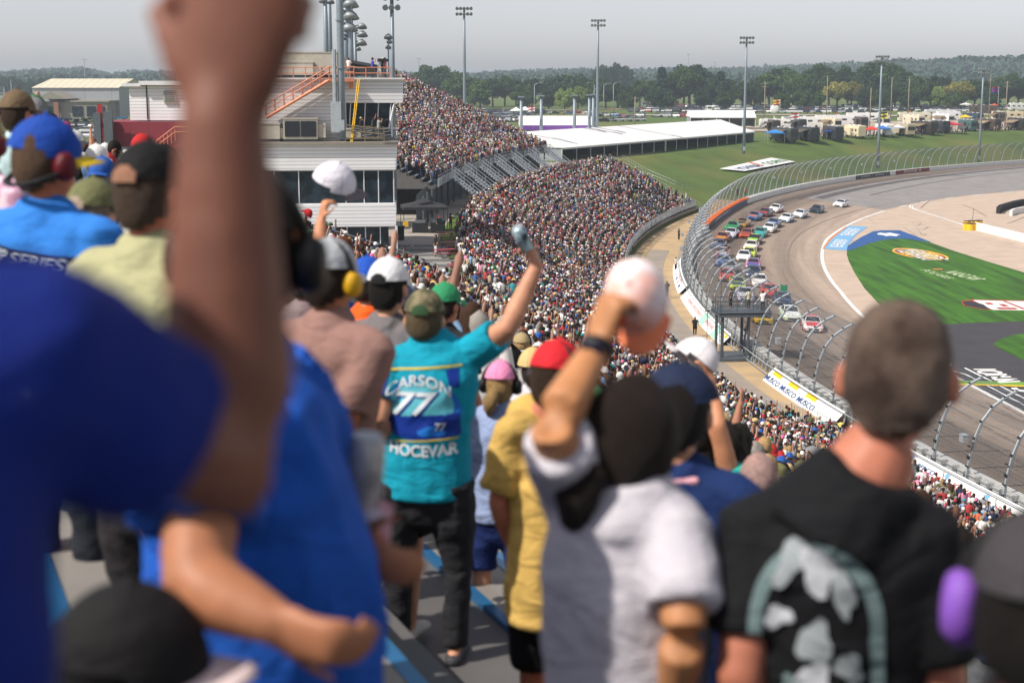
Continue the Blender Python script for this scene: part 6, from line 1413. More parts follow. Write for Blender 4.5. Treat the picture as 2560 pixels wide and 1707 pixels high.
# a few free-standing people on the plaza and the road
ppl = []
vis = [c for c in C3 if not occl(c[5], c[6]) and (c[6] > 240)]
indiv = vis[:262]; iset = set(id(c) for c in indiv)
mass = [c for c in C3 if id(c) not in iset]
POSES = ['stand', 'right', 'left', 'both', 'hip', 'phone', 'clap', 'wavecap', 'sit']
PW = [.68, .012, .006, .002, .09, .09, .06, .01, .06]
HATS = ['cap', 'capback', 'hair', 'long', 'straw']; HW = [.43, .14, .28, .135, .015]
def yaw_for(x, y): # looking towards the leading cars
    tx, ty = 42, 190
    if y > 150: tx, ty = x+60, y-40
    return math.atan2(-(tx-x), ty-y)
def build_mass(cands, name, label, n_side, det, seed):
    rs = np.random.RandomState(seed); V = []; F = []; Cl = []; base = 0
    T = {(p, h): low_person(p, n_side, h, det) for p in POSES for h in HATS}
    sh = np.array([hexc(c[1]) for c in SHIRT]); sh = sh*.8+.2*sh.mean(1)[:, None]; sh[0] *= .8; sw = np.array([c[2] for c in SHIRT]); sw /= sw.sum()
    ht = np.array([hexc(c[1]) for c in HATC]); hr = np.array([hexc(c[1]) for c in HAIRC]); pn = np.array([hexc(c) for c in PANT]); sk = np.array([hexc(c) for c in SKIN]); sk = (sk*.78+.22*sk.mean(1)[:, None])*.88
    for c in cands:
        x, y, z = c[7], c[8], c[3]; p = POSES[rs.choice(len(POSES), p=np.array(PW)/sum(PW))]; h = HATS[rs.choice(5, p=HW)]
        v, f, cat = T[(p, h)]; k = rs.uniform(.92, 1.06); kw = k*rs.uniform(.95, 1.2); ya = yaw_for(x, y)+rs.normal(0, .25); ca, sa = math.cos(ya), math.sin(ya)
        X = v[:, 0]*kw; Y = v[:, 1]*kw; V.append(np.stack([x+X*ca-Y*sa, y+X*sa+Y*ca, z+v[:, 2]*k], 1)); F.append(f+base); base += len(v)
        col = np.empty((4, 3)); col[0] = sk[rs.randint(len(sk))]; col[1] = sh[rs.choice(len(sh), p=sw)]*rs.uniform(.8, 1.15); col[2] = pn[rs.randint(len(pn))]
        col[3] = np.array(hexc('c9ae78')) if h == 'straw' else ht[rs.choice(len(ht), p=[.28, .23, .15, .09, .12, .05, .02, .02, .02, .01, .01])] if h in ('cap', 'capback') else hr[rs.choice(5, p=[.35, .3, .12, .13, .1])]
        Cl.append(col[cat])
    me = np_mesh(name, np.concatenate(V), np.concatenate(F), [M_CROWD], attr=np.concatenate(Cl)); o = put(name, me); tag(o, label, 'crowd', kind='stuff'); return o
M_CROWD = mk('crowd_clothing', attr='Col', rough=.85, var=.18, scale=6, spec=.2)
mid = [c for c in mass if c[0] < 120]; farm = [c for c in mass if c[0] >= 120]
# people around the motorhomes, plaza and concourse that read as specks
rs = np.random.RandomState(5); extra = []
for k in range(420):
    px = rs.uniform(1925, 2560); py = 351-(px-1925)*.045+rs.uniform(-12, 5); p = GT(px, py); extra.append((0, 0, 0, p.z, 'x', 0, 0, p.x, p.y))
for k in range(420):
    s = rs.uniform(104, 280); v = 27.8-abs(rs.normal(0, 1.0 if s > 180 else .8)); p = S(s, v, 9.5); extra.append((0, s, v, 9.5, 'x', 0, 0, p.x, p.y))
build_mass(mid, 'crowd', 'dense crowd of spectators in the middle distance filling the near stands', 7, 1, 21)
build_mass(farm+extra, 'crowd', 'dense far crowd of spectators filling the curved lower and far upper grandstands', 5, 1, 22)
print('crowd', len(mid), len(farm), len(indiv))
# ================================================================= DETAILED PEOPLE
def remesh(mb, voxel, smooth=4, wr=0.0, wscale=(5, 5, 3.2), seed=0.0, fac=.5):
    me = mb.mesh('tmp', [M_BLKM]); ob = bpy.data.objects.new('tmp', me)
    r = ob.modifiers.new('r', 'REMESH'); r.mode = 'VOXEL'; r.voxel_size = voxel; r.use_smooth_shade = True
    s_ = ob.modifiers.new('s', 'SMOOTH'); s_.iterations = smooth; s_.factor = fac
    m2 = evaluated(ob); bpy.data.meshes.remove(me)
    if wr:
        for v in m2.vertices:
            p = v.co; q = Vector((p.x*wscale[0]+seed, p.y*wscale[1], p.z*wscale[2]+seed*2))
            a = vnoise(q)*.9 + (1-2.2*abs(vnoise(q*1.9+Vector((3, 1, 7)))))*.55
            b_ = (1-2.4*abs(vnoise(Vector((p.x*4.2+p.z*3.1+seed, p.y*4, p.z*9-p.x*5+seed)))))
            v.co = p+v.normal*(wr*(a*.8+b_*.75))
    m2.materials.clear(); m2.polygons.foreach_set('use_smooth', [True]*len(m2.polygons)); m2.update(); return m2
def hand(q, wrist, d, nrm, curl, k=1.0, thumb=1):
    """palm plus five fingers; d = pointing direction, nrm = palm normal (curl side)"""
    d = d.normalized(); nrm = (nrm-d*nrm.dot(d)).normalized(); lat = d.cross(nrm)*thumb
    kn = wrist+d*.085*k
    q.loft([wrist-d*.01, wrist+d*.03*k, kn], [(.026*k, .021*k), (.037*k, .018*k), (.041*k, .014*k)], n=10, up=nrm)
    for i, (o_, L_) in enumerate(((-.031, .062), (-.011, .078), (.01, .083), (.030, .072))):
        p = kn+lat*o_*k-d*abs(o_)*.25*k; a = 0; pts = [p-d*.012*k]; 
        for f in (.45, .3, .25):
            a += math.radians(curl*(1+.08*i)); dd = d*math.cos(a)+nrm*math.sin(a); p = p+dd*L_*f*k*1.15; pts.append(p.copy())
        q.loft(pts, [.0092*k, .0088*k, .0082*k, .0072*k], n=7)
    t0 = wrist+d*.02*k+lat*.03*k; t1 = t0+(lat*.6+d*.65+nrm*.35).normalized()*.042*k; t2 = t1+(lat*(-.15 if curl > 50 else .35)+d*.7+nrm*(.8 if curl > 50 else .4)).normalized()*.045*k
    q.loft([t0, t1, t2], [.0125*k, .0105*k, .009*k], n=7)
HW_, HD_, HH_ = .082, .103, .125
def body_parts(H=1.78, w=1.0, d=1.0, belly=0.0, arms=None, sh=None, sleeve=.62, shorts=False, voxel=.014, seed=1.0, off=(0, 0), sit=False, hands=None, turn=0.0, skin_arm=1.0, hem=.84, stance=.1, shirt_wr=.010, vs=None, long_sleeve=False, sleeve_r=1.0, tight=0.0, lean=0.0, neck=1.0, collar=0.0):
    k = H/1.78
    base = -.42*k if sit else 0
    shL = Vector((-.185*w, 0, 1.44*k+base)); shR = Vector((.185*w, 0, 1.44*k+base))
    if sh: shL, shR = sh
    hc = Vector((0, .015, 1.665*k+base))
    A = {}
    dflt = lambda sg, s_: (s_+Vector((sg*.06, -.03, -.285*k)), s_+Vector((sg*.05, .08, -.53*k)))
    arms = arms or {}
    for nm, sg, s_ in (('L', -1, shL), ('R', 1, shR)):
        e, wr = arms.get(nm) or dflt(sg, s_); A[nm] = (s_, Vector(e), Vector(wr), sg)
    ox, oy = off
    q = MB()
    q.loft([(ox, oy, .90*k+base), (ox, oy, 1.05*k+base), (ox, oy, 1.2*k+base), (ox*.9, oy*.9, 1.34*k+base), (ox*.8, oy*.8, 1.43*k+base)], [(.15*w, .11*d), (.14*w, .105*d), (.15*w, .11*d), (.155*w, .11*d), (.10*w, .075*d)], n=14, up=(0, 1, 0))
    q.loft([shL, (shL+shR)/2+Vector((0, 0, .02)), shR], [.05, .06, .05], n=9)
    mid_ = (shL+shR)/2
    q.loft([Vector((ox*.9, oy*.9, 1.3*k+base)), mid_*.6+Vector((ox*.9, oy*.9, 1.3*k+base))*.4, mid_+Vector((0, 0, .01))], [(.15*w, .11*d), (.14*w, .10*d), (.11*w, .08*d)], n=14, up=(0, 1, 0))
    q.loft([mid_+Vector((0, -.005, 0)), mid_*.4+hc*.6+Vector((0, -.01, -.04*k))], [.07*k*neck, .06*k*neck], n=10)
    Rt = Matrix.Rotation(turn, 3, 'Z')
    q.ell(hc+Vector((0, 0, .012)), (HW_*k, HD_*k, .108*k)); q.ell(hc+Rt@Vector((0, .028, -.055))*k, (.056*k, .066*k, .068*k)); q.ell(hc+Rt@Vector((0, .097, -.02))*k, (.013*k, .018*k, .026*k), nu=8, nv=6)
    q.ell(hc+Rt@Vector((0, .088, .018))*k, (.05*k, .012*k, .010*k), nu=8, nv=6); q.ell(hc+Rt@Vector((0, .088, -.062))*k, (.024*k, .012*k, .008*k), nu=8, nv=6)
    for sg in (-1, 1): q.ell(hc+Rt@Vector((sg*.088, -.006, -.014))*k, (.013*k, .021*k, .034*k), M=Matrix.Rotation(-sg*.35, 3, 'Z'), nu=9, nv=7)
    for nm in 'LR':
        s_, e, wr, sg = A[nm]; t = (e-s_); f = (wr-e)
        q.loft([s_, s_+t*.45, e, e+f*.22, e+f*.6, wr], [.054*skin_arm, .05*skin_arm, .041*skin_arm, .045*skin_arm, .037*skin_arm, .028*skin_arm], n=10)
        hs = (hands or {}).get(nm, {}); fd = f.normalized(); dd = Vector(hs.get('dir', fd)); nn = Vector(hs.get('n', (-sg, .3, 0))); 
        if abs(dd.normalized().dot(nn.normalized())) > .9: nn = Vector((0, 1, 0))
        hand(q, wr, dd, nn, hs.get('curl', 28), hs.get('k', 1.0)*k, thumb=hs.get('thumb', -sg))
    legs = []
    for sg in (-1, 1):
        if sit: pts = [Vector((sg*.1, 0, .5*k)), Vector((sg*.12, .42, .5*k)), Vector((sg*.12, .46, .06))]
        else: pts = [Vector((sg*.095*w, 0, .9*k)), Vector((sg*(stance+.01), .02, .49*k)), Vector((sg*stance, -.01, .08))]
        pts = [pt_+Vector((ox, oy, 0)) for pt_ in pts]; legs.append(pts)
        q.loft([pts[0], (pts[0]+pts[1])/2, pts[1], pts[1]+(pts[2]-pts[1])*.3, pts[2]], [.085*w, .075*w, .055, .055, .036], n=10)
        q.loft([pts[2]+Vector((0, -.04, -.03)), pts[2]+Vector((0, .06, -.045)), pts[2]+Vector((0, .16, -.055))], [.036, .036, .026], n=8)
    body = remesh(q, voxel, smooth=3)
    q = MB(); B_ = belly
    rings = [(ox, oy+.2*B_, hem*k+base), (ox, oy+.3*B_, .98*k+base), (ox, oy+.4*B_, 1.1*k+base), (ox*.9, oy*.9+.1*B_, 1.28*k+base), (ox*.8, oy*.8, 1.38*k+base)]
    q.loft(rings, [((.183-tight*.2)*w, .135*d+.4*B_), ((.176-tight)*w, .132*d+.6*B_), ((.175-tight)*w, .13*d+.6*B_), (.185*w, .132*d+.2*B_), (.165*w, .118*d)], n=18, up=(0, 1, 0), flat=True)
    q.loft([shL+Vector((0, 0, -.01)), mid_+Vector((0, 0, .015)), shR+Vector((0, 0, -.01))], [.072, .085, .072], n=12)
    q.loft([Vector((ox*.9, oy*.9+.05*B_, 1.24*k+base)), mid_*.6+Vector((ox*.9, oy*.9, 1.3*k+base))*.4, mid_+Vector((0, 0, .005)), mid_+Vector((0, 0, .045))], [(.19*w, .135*d+.2*B_), (.188*w, .128*d), (.165*w, .105*d), (.10*w, .08*d)], n=18, up=(0, 1, 0))
    q.loft([mid_+Vector((0, -.005, -.02)), mid_+Vector((0, -.005, .072*k))], [.11*neck, .082*neck], n=12, flat=True)
    if collar: q.loft([mid_, mid_*(1-collar)+hc*collar+Vector((0, -.02, -.035))], [.15, .098], n=14, flat=True)
    for nm in 'LR':
        s_, e, wr, sg = A[nm]; t = e-s_; sr = sleeve_r
        if long_sleeve: q.loft([s_, s_+t*.5, e, e+(wr-e)*.5, wr-(wr-e)*.05], [.072, .064, .056, .05, .042], n=10, flat=True)
        else: q.loft([s_-t*.05, s_+t*sleeve*.5, s_+t*sleeve], [.078*sr, .074*sr, .074*sr], n=12, flat=True)
    shirt = remesh(q, vs or voxel*.95, smooth=3, wr=shirt_wr, seed=seed)
    q = MB(); 
    if not sit: q.loft([(ox, oy, 1.0*k), (ox, oy, .86*k), (ox, oy, .80*k)], [(.145*w, .108*d), (.158*w, .118*d), (.15*w, .11*d)], n=14, up=(0, 1, 0))
    else: q.ell((0, 0, .52*k), (.17*w, .16, .14))
    for pts in legs:
        if shorts: q.loft([pts[0], (pts[0]+pts[1])/2, pts[1]+(pts[0]-pts[1])*.08], [.098*w, .096*w, .088*w], n=10, flat=True)
        else: q.loft([pts[0], (pts[0]+pts[1])/2, pts[1], pts[1]*.45+pts[2]*.55, pts[2]+Vector((0, 0, .01))], [.1*w, .088*w, .07, .064, .058], n=10, flat=True)
    trou = remesh(q, voxel*1.1, smooth=3, wr=.008, wscale=(6, 6, 9), seed=seed+4)
    q = MB()
    for pts in legs:
        a = pts[2]; q.loft([a+Vector((0, -.055, -.045)), a+Vector((0, .05, -.035)), a+Vector((0, .17, -.055))], [(.043, .037), (.047, .04), (.04, .025)], n=9)
    shoe = q.mesh('shoes', [M_BLKM], True)
    return dict(body=body, shirt=shirt, trousers=trou, shoes=shoe, head=hc, A=A, k=k, Rt=Rt)
def shell(c, r, M, keep, nu=22, nv=14, bumpy=0.0, sc=18.0, seed=0.0, thick=True, box=1.0):
    vs = []; fs = []
    for j in range(nv+1):
        t = math.pi*min(max(j/nv, .01), .99)
        for i in range(nu):
            a = TAU*i/nu; pw = lambda x: math.copysign(abs(x)**box, x); p = Vector((r[0]*pw(math.sin(t))*pw(math.cos(a)), r[1]*pw(math.sin(t))*pw(math.sin(a)), r[2]*pw(math.cos(t))))
            if bumpy: p *= 1+bumpy*vnoise(p*sc+Vector((seed, 0, 0)))
            vs.append(p)
    for j in range(nv):
        for i in range(nu):
            f = (j*nu+i, (j+1)*nu+i, (j+1)*nu+(i+1) % nu, j*nu+(i+1) % nu); cc = sum((vs[x] for x in f), Vector())/4
            if keep(cc): fs.append(f)
    q = MB(); q.add([M@p+Vector(c) for p in vs], fs)
    q.poly([M@vs[i]+Vector(c) for i in range(nu)]); return q
def hair_mesh(hc, k, Rt, kind='short', bumpy=.05, seed=0.0, capped=False):
    if kind == 'short': q = shell(hc, (HW_*1.07*k, HD_*1.06*k, HH_*1.0*k), Rt, lambda p: p.z > (-.022+p.y*.85)*k and not (abs(p.x) > .066*k and p.z < .0 and p.y > -.03*k), bumpy=bumpy, seed=seed, box=.9, nu=30, nv=20)
    elif kind == 'curly': q = shell(hc+Vector((0, -.005, .012)), (HW_*1.22*k, HD_*1.16*k, HH_*1.1*k), Rt, lambda p: p.z > (-.03+p.y*.85)*k, bumpy=.16, sc=38, seed=seed, nu=36, nv=22)
    elif kind == 'fade': q = shell(hc+Vector((0, 0, .002)), (HW_*1.04*k, HD_*1.05*k, HH_*.96*k), Rt, lambda p: p.z > (-.012+p.y*.62+.02*vnoise(p*40))*k, bumpy=.035, sc=55, seed=seed, nu=64, nv=40, box=.84)
    elif kind == 'buzz': q = shell(hc, (HW_*1.025*k, HD_*1.025*k, HH_*.95*k), Rt, lambda p: p.z > (-.02+p.y*.85)*k, bumpy=.02, seed=seed)
    else:
        c_ = .84 if capped else 1.0; q = shell(hc+Vector((0, -.01, .005 if not capped else -.01)), (HW_*1.17*k*c_, HD_*1.16*k*c_, HH_*1.12*k*c_), Rt, lambda p: p.z > (-.06+p.y*.95)*k, bumpy=.06, seed=seed, nu=28, nv=18)
        if kind == 'ponytail':
            f = lambda x, y, z: hc+Rt@Vector((x, y, z))*k
            q.loft([f(0, -.08, -.05), f(.0, -.14, -.03), f(-.02, -.15, -.075), f(-.035, -.13, -.13), f(-.045, -.11, -.17)], [.03*k, .042*k, .046*k, .034*k, .01*k], n=10)
        elif kind == 'long':
            f = lambda x, y, z: hc+Rt@Vector((x, y, z))*k
            q.loft([f(0, -.03, .0), f(0, -.06, -.12), f(0, -.075, -.26), f(0, -.075, -.40)], [(.09*k, .07*k), (.1*k, .055*k), (.095*k, .04*k), (.05*k, .02*k)], n=12, up=(0, 1, 0))
    return q.mesh('hair', [M_BLKM], True)
def cap_mesh(k=1.0):
    """cap about the head centre, brim towards +Y: crown mesh, brim mesh"""
    q = shell(Vector((0, -.004, .018))*k, (HW_*1.17*k, HD_*1.13*k, HH_*1.02*k), Matrix.Identity(3), lambda p: p.z > (.012-p.y*.08)*k, nu=28, nv=18)
    q.loft([(0, -.004*k, .138*k), (0, -.004*k, .147*k)], .009*k, n=8)
    crown = q.mesh('cap', [M_BLKM], True)
    vs = []; fs = []; nu = 9; nv = 4
    for lay in (0, 1):
        for j in range(nv+1):
            for i in range(nu+1):
                a = math.radians(-62+124*i/nu); rr = 1.13+j/nv*.62*(math.cos(a*.9))**.8; x = math.sin(a)*HW_*1.1*(1+.16*j/nv); y = math.cos(a)*HD_*rr
                vs.append(Vector((x, y, .028-.012*j/nv-(x/HW_)**2*.018-lay*.005))*k)
    m = (nu+1)*(nv+1)
    for lay in (0, 1):
        for j in range(nv):
            for i in range(nu): a = lay*m+j*(nu+1)+i; fs.append((a, a+1, a+nu+2, a+nu+1))
    for i in range(nu): a = nv*(nu+1)+i; fs.append((a, a+1, a+m+1, a+m))
    for j in range(nv):
        for i in (0, nu): a = j*(nu+1)+i; fs.append((a, a+nu+1, a+nu+1+m, a+m))
    q = MB(); q.add(vs, fs); return crown, q.mesh('brim', [M_BLKM], True)
def gmat(h, rough=.85, bump=.25, var=.12, scale=8.0, bscale=120.0, **kw):
    nm_ = 'cloth_'+h+('_r%d' % int(rough*100))
    if nm_ in MATS: return MATS[nm_]
    m = gmat0(h, rough, bump, var, scale, bscale, **kw)
    if rough > .7:      # soft creases
        n = m.node_tree.nodes; l = m.node_tree.links; tc = n.new('ShaderNodeTexCoord'); mp = n.new('ShaderNodeMapping'); mp.inputs['Rotation'].default_value = (.3, .5, .2); mp.inputs['Scale'].default_value = (1.0, 1.0, 2.1); no = n.new('ShaderNodeTexNoise'); no.inputs['Scale'].default_value = 5.5; no.inputs['Detail'].default_value = 3; no.inputs['Distortion'].default_value = 1.4
        l.new(tc.outputs['Object'], mp.inputs[0]); l.new(mp.outputs[0], no.inputs['Vector']); bp = n.new('ShaderNodeBump'); bp.inputs['Strength'].default_value = .45; bp.inputs['Distance'].default_value = .035; l.new(no.outputs['Fac'], bp.inputs['Height'])
        b = n['Principled BSDF']
        if b.inputs['Normal'].links: l.new(b.inputs['Normal'].links[0].from_socket, bp.inputs['Normal'])
        l.new(bp.outputs[0], b.inputs['Normal'])
    return m
def gmat0(h, rough=.85, bump=.25, var=.12, scale=8.0, bscale=120.0, **kw): return mk('cloth_'+h+('_r%d' % int(rough*100)), hexc(h), rough, bump=bump, bscale=bscale, var=var, scale=scale, spec=.25, **kw)
def skin_mat(h):
    m = mk('skin_'+h, hexc(h), .55, var=.20, scale=11, spec=.35, bump=.05, bscale=90); b = m.node_tree.nodes['Principled BSDF']; b.inputs['Subsurface Weight'].default_value = .08; b.inputs['Subsurface Radius'].default_value = (.02, .008, .004); return m
mk('cloth_camo_r80', hexc('7d7358'), .85, col2=hexc('4a4a34'), scale=24, bump=.3, bscale=90)
mk('cloth_waved_r80', hexc('e6dcdf'), .85, col2=hexc('e3a08c'), scale=7)
mk('cloth_saltpepper_r70', hexc('3a2a22'), .8, col2=hexc('6e5c50'), scale=9, bump=.8, bscale=240)
def setm(me, m): me = me; me.materials.clear(); me.materials.append(m); return me
CAPC, CAPB = cap_mesh()
def cap_mat(h):
    nm_ = 'cap_'+h
    if nm_ in MATS: return MATS[nm_]
    g = gmat(h, .8); m = g.copy(); MATS[nm_] = m; n = m.node_tree.nodes; l = m.node_tree.links; b = n['Principled BSDF']
    tc = n.new('ShaderNodeTexCoord'); sp = n.new('ShaderNodeSeparateXYZ'); l.new(tc.outputs['Object'], sp.inputs[0]); at = n.new('ShaderNodeMath'); at.operation = 'ARCTAN2'; l.new(sp.outputs[0], at.inputs[0]); l.new(sp.outputs[1], at.inputs[1])
    m1 = n.new('ShaderNodeMath'); m1.operation = 'MULTIPLY'; m1.inputs[1].default_value = 3.0; l.new(at.outputs[0], m1.inputs[0]); m2 = n.new('ShaderNodeMath'); m2.operation = 'SINE'; l.new(m1.outputs[0], m2.inputs[0]); m3 = n.new('ShaderNodeMath'); m3.operation = 'ABSOLUTE'; l.new(m2.outputs[0], m3.inputs[0])
    mr = n.new('ShaderNodeMapRange'); mr.inputs['From Max'].default_value = .16; mr.inputs['To Min'].default_value = .62; l.new(m3.outputs[0], mr.inputs['Value'])
    src = b.inputs['Base Color'].links[0].from_socket; hv = n.new('ShaderNodeHueSaturation'); l.new(src, hv.inputs['Color']); l.new(mr.outputs[0], hv.inputs['Value']); l.new(hv.outputs[0], b.inputs['Base Color'])
    return m
def put_cap(parent, loc, rot, crown, brim=None, name='cap', gap=None, button=None, scale=1.0):
    c = setm(CAPC.copy(), cap_mat(crown)); o = put(name, c, parent); o.matrix_local = Matrix.Translation(loc) @ rot.to_4x4() @ Matrix.Scale(scale, 4)
    b = put('brim', setm(CAPB.copy(), gmat(brim or crown, .8)), o)
    if gap:
        g = shell(Vector((0, -.004, .018)), (HW_*1.185, HD_*1.145, HH_*1.03), Matrix.Identity(3), lambda p: p.y < 0 and abs(p.x) < .042*math.sqrt(max(0, 1-((p.z-.012)/.045)**2)) and .012 < p.z < .06, nu=60, nv=50); g = g.mesh('strap_gap', [gmat(gap, .9)], True)
        import bmesh
        bm = bmesh.new(); bm.from_mesh(g); bmesh.ops.delete(bm, geom=[f for f in bm.faces if len(f.verts) > 4], context='FACES'); bm.to_mesh(g); bm.free(); put('strap_gap', g, o)
    return o
def person(label, head, yaw, H=1.78, skin='b9805f', shirt='555555', trousers='23262c', hair='2a201a', hairk='short', cap=None, muffs=None, armsW=None, shW=None, handsW=None, sit=False, group=None, footdz=0.0, shoes=None, shirt_m=None, **kw):
    yw = math.radians(yaw); k = H/1.78; head = Vector(head); Rz = Matrix.Rotation(yw, 3, 'Z'); base = -.42*k if sit else 0
    foot = head - Rz@Vector((0, .015, 1.665*k+base)); R_ = Matrix.Rotation(-yw, 3, 'Z'); L = lambda p: R_@(Vector(p)-foot); Ld = lambda v: R_@Vector(v)
    arms = {n: (L(a), L(b)) for n, (a, b) in (armsW or {}).items()}; sh = (L(shW[0]), L(shW[1])) if shW else None
    hands = {n: {kk: (Ld(vv) if kk in ('dir', 'n') else vv) for kk, vv in h.items()} for n, h in (handsW or {}).items()}
    P = body_parts(H=H, arms=arms, sh=sh, hands=hands, sit=sit, **kw)
    o = put('person', setm(P['body'], skin_mat(skin)), None, foot, yw); tag(o, label, 'person', group)
    sm = shirt_m or gmat(shirt); so = put('shirt', setm(P['shirt'], sm), o); put('trousers', setm(P['trousers'], gmat(trousers, .9)), o); put('shoes', setm(P['shoes'], gmat(shoes or 'b8b4ae', .6)), o)
    hc = P['head']; Rt = P['Rt']
    if hair: put('hair', setm(hair_mesh(hc, k, Rt, hairk, seed=foot.x*7, capped=bool(cap)), gmat(hair, .7, bump=.8, var=.35, scale=60, bscale=260)), o)
    if hairk == 'fade': put('hair_fade', setm(hair_mesh(hc, k, Rt, 'buzz', seed=1), gmat('6a5648', .8, bump=.8, var=.35, scale=60, bscale=260)), o)
    if cap:
        cy = cap.get('yaw', 0); rot = Rt@Matrix.Rotation(math.radians(cy), 3, 'Z')@Matrix.Rotation(math.radians(cap.get('tilt', 0)), 3, 'X')
        put_cap(o, hc, rot, cap['c'], cap.get('b'), gap=cap.get('gap'), scale=k*cap.get('s', 1.0))
    if muffs:
        bz = muffs.get('big', 1.0); e = None
        for sg in (-1, 1):
            mo = MB(); c0 = hc+Rt@Vector((sg*.083, -.005, -.012))*k; c1 = hc+Rt@Vector((sg*.128, -.005, -.012))*k; mo.loft([c0, c0*.4+c1*.6, c1], [(.034*k*bz, .044*k*bz), (.037*k*bz, .047*k*bz), (.026*k*bz, .036*k*bz)], n=14, up=(0, 0, 1), flat=True); e = mo.build('earmuff', gmat(muffs['c'], .45), o, True)
        pts = []
        for i in range(13):
            a = math.pi*i/12; pts.append(hc+Rt@(Vector((math.cos(a)*.108, -.004-math.sin(a)*.12, -.02-.045*math.sin(a))) if muffs.get('back') else Vector((math.cos(a)*.112, -.01, math.sin(a)*.152-.02)))*k)
        b_ = MB(); b_.loft(pts, [(.014*k, .007*k)]*13, n=6); b_.build('headband', gmat(muffs.get('band', '141414'), .5), e, True)
    o['_k'] = k
    return o, so, P
def conform(so, me, mat, o2l, name, off=.004, cuts=3, direction=(0, 1, 0)):
    """lay flat artwork (x, z plane) on the back of a shirt, in the person's own frame"""
    import bmesh
    bm = bmesh.new(); bm.from_mesh(me); bmesh.ops.triangulate(bm, faces=bm.faces[:])
    for _ in range(cuts):
        ed = [e for e in bm.edges if e.calc_length() > .018]
        if not ed: break
        bmesh.ops.subdivide_edges(bm, edges=ed, cuts=1); bmesh.ops.triangulate(bm, faces=bm.faces[:])
    tr = BVHTree.FromPolygons([v.co for v in so.data.vertices], [p.vertices[:] for p in so.data.polygons]); d = Vector(direction); bad = []
    for v in bm.verts:
        p = Vector((v.co.x, -1.0 if direction[1] > 0 else 1.0, v.co.z)); h = tr.ray_cast(p, d)
        if h[0] is None: bad.append(v)
        else: v.co = h[0]-d*off
    bmesh.ops.delete(bm, geom=bad, context='VERTS'); bm.to_mesh(me); bm.free(); me.materials.clear(); me.materials.append(mat); return put(name, me, so)
def art_text(body, cx, cz, w_, h_, bold=.02, shear=0.0, rot=0.0, arc=0.0):
    me = text_mesh(body, 1.0, bold=bold, shear=shear); xs = [v.co.x for v in me.vertices]; ys = [v.co.y for v in me.vertices]; x0, x1, y0, y1 = min(xs), max(xs), min(ys), max(ys)
    for v in me.vertices:
        x = ((v.co.x-x0)/(x1-x0)-.5)*w_; z = ((v.co.y-y0)/(y1-y0)-.5)*h_; z += -arc*(x/(w_/2))**2
        v.co = Vector((cx+x*math.cos(rot)-z*math.sin(rot), 0, cz+x*math.sin(rot)+z*math.cos(rot)))
    return me
def art_poly(pts):
    q = MB(); q.poly([(x, 0, z) for x, z in pts]); return q.mesh('art', [M_BLKM])
def blob(cx, cz, rx, rz_, n=18, wob=.15, seed=0, rot=0.0):
    r2 = random.Random(seed); out = []
    for i in range(n):
        a = TAU*i/n; m = 1+wob*math.sin(3*a+seed)+wob*.6*math.sin(5*a+seed*2); x, z = rx*math.cos(a)*m, rz_*math.sin(a)*m; out.append((cx+x*math.cos(rot)-z*math.sin(rot), cz+x*math.sin(rot)+z*math.cos(rot)))
    return out
WPT = WV
# ---- 1 the raised fist close to the lens
person('person in navy blue shirt at far left raising a clenched fist, closest of all', (-.54, .98, 25.04), -6, H=1.78, w=1.25, d=1.2, skin='704536', shirt='09206e', trousers='15182a', hair='241c18',  # skin colour darkened so the raised arm reads as shaded
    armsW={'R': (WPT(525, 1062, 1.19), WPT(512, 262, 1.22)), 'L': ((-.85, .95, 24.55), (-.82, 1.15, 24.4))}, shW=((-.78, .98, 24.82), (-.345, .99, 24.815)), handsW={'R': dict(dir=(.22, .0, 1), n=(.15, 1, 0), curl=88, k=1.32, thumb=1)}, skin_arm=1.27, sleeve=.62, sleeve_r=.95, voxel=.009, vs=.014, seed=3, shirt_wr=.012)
# ---- 2 heavy man in blue with dark cap and earmuffs
person('heavy person in bright blue polo facing right behind the raised forearm, hand at the hip', WPT(566, 585, 2.45), -72, H=1.84, w=1.12, d=1.15, belly=.075, skin='a06a4c', shirt='1d56b4', trousers='1b2136', hair='1c1613', cap=dict(c='2a221f', tilt=-8), muffs=dict(c='101012'), turn=1.1,
    armsW={'R': (WPT(452, 1345, 2.04), WPT(628, 1425, 1.98)), 'L': (WPT(760, 1130, 2.8), WPT(835, 1240, 2.6))}, shW=(WPT(610, 880, 2.62), WPT(475, 925, 2.22)), handsW={'R': dict(curl=32, n=(0, 1, .2), k=1.0)}, skin_arm=1.25, sleeve=.66, sleeve_r=1.25, hem=.80, voxel=.012, seed=9, shirt_wr=.014)
# ---- other people behind the forearm
person('person in dusty brown shirt with grey and black cap and yellow-black earmuffs', WPT(757, 640, 5.3), -30, H=1.8, w=1.05, skin='a5694a', shirt='8f6e66', trousers='22242a', hair='2a1e18', cap=dict(c='a9adb2', b='c4c6c8', tilt=-6), muffs=dict(c='c79a1c', band='151515'), armsW={'R': (WPT(800, 960, 5.15), WPT(790, 1060, 5.3))}, sleeve=.9, seed=5)
person('person in black shirt mostly hidden between the blue polo and the brown shirt', WPT(535, 690, 3.4), -25, H=1.7, w=1.0, skin='9c6a50', shirt='101114', hair='17120f', hairk='long', seed=8)
o_k, s_k, P_k = person('person in grey shirt wearing a white backwards cap, seen from behind', WPT(893, 662, 7.2), -22, H=1.88, w=1.08, skin='c08d72', shirt='6d686a', trousers='0f1012', hair='15110f', shorts=True, cap=dict(c='d9dadd', b='c9ced2', gap='1a1a1c', tilt=-4), seed=11)
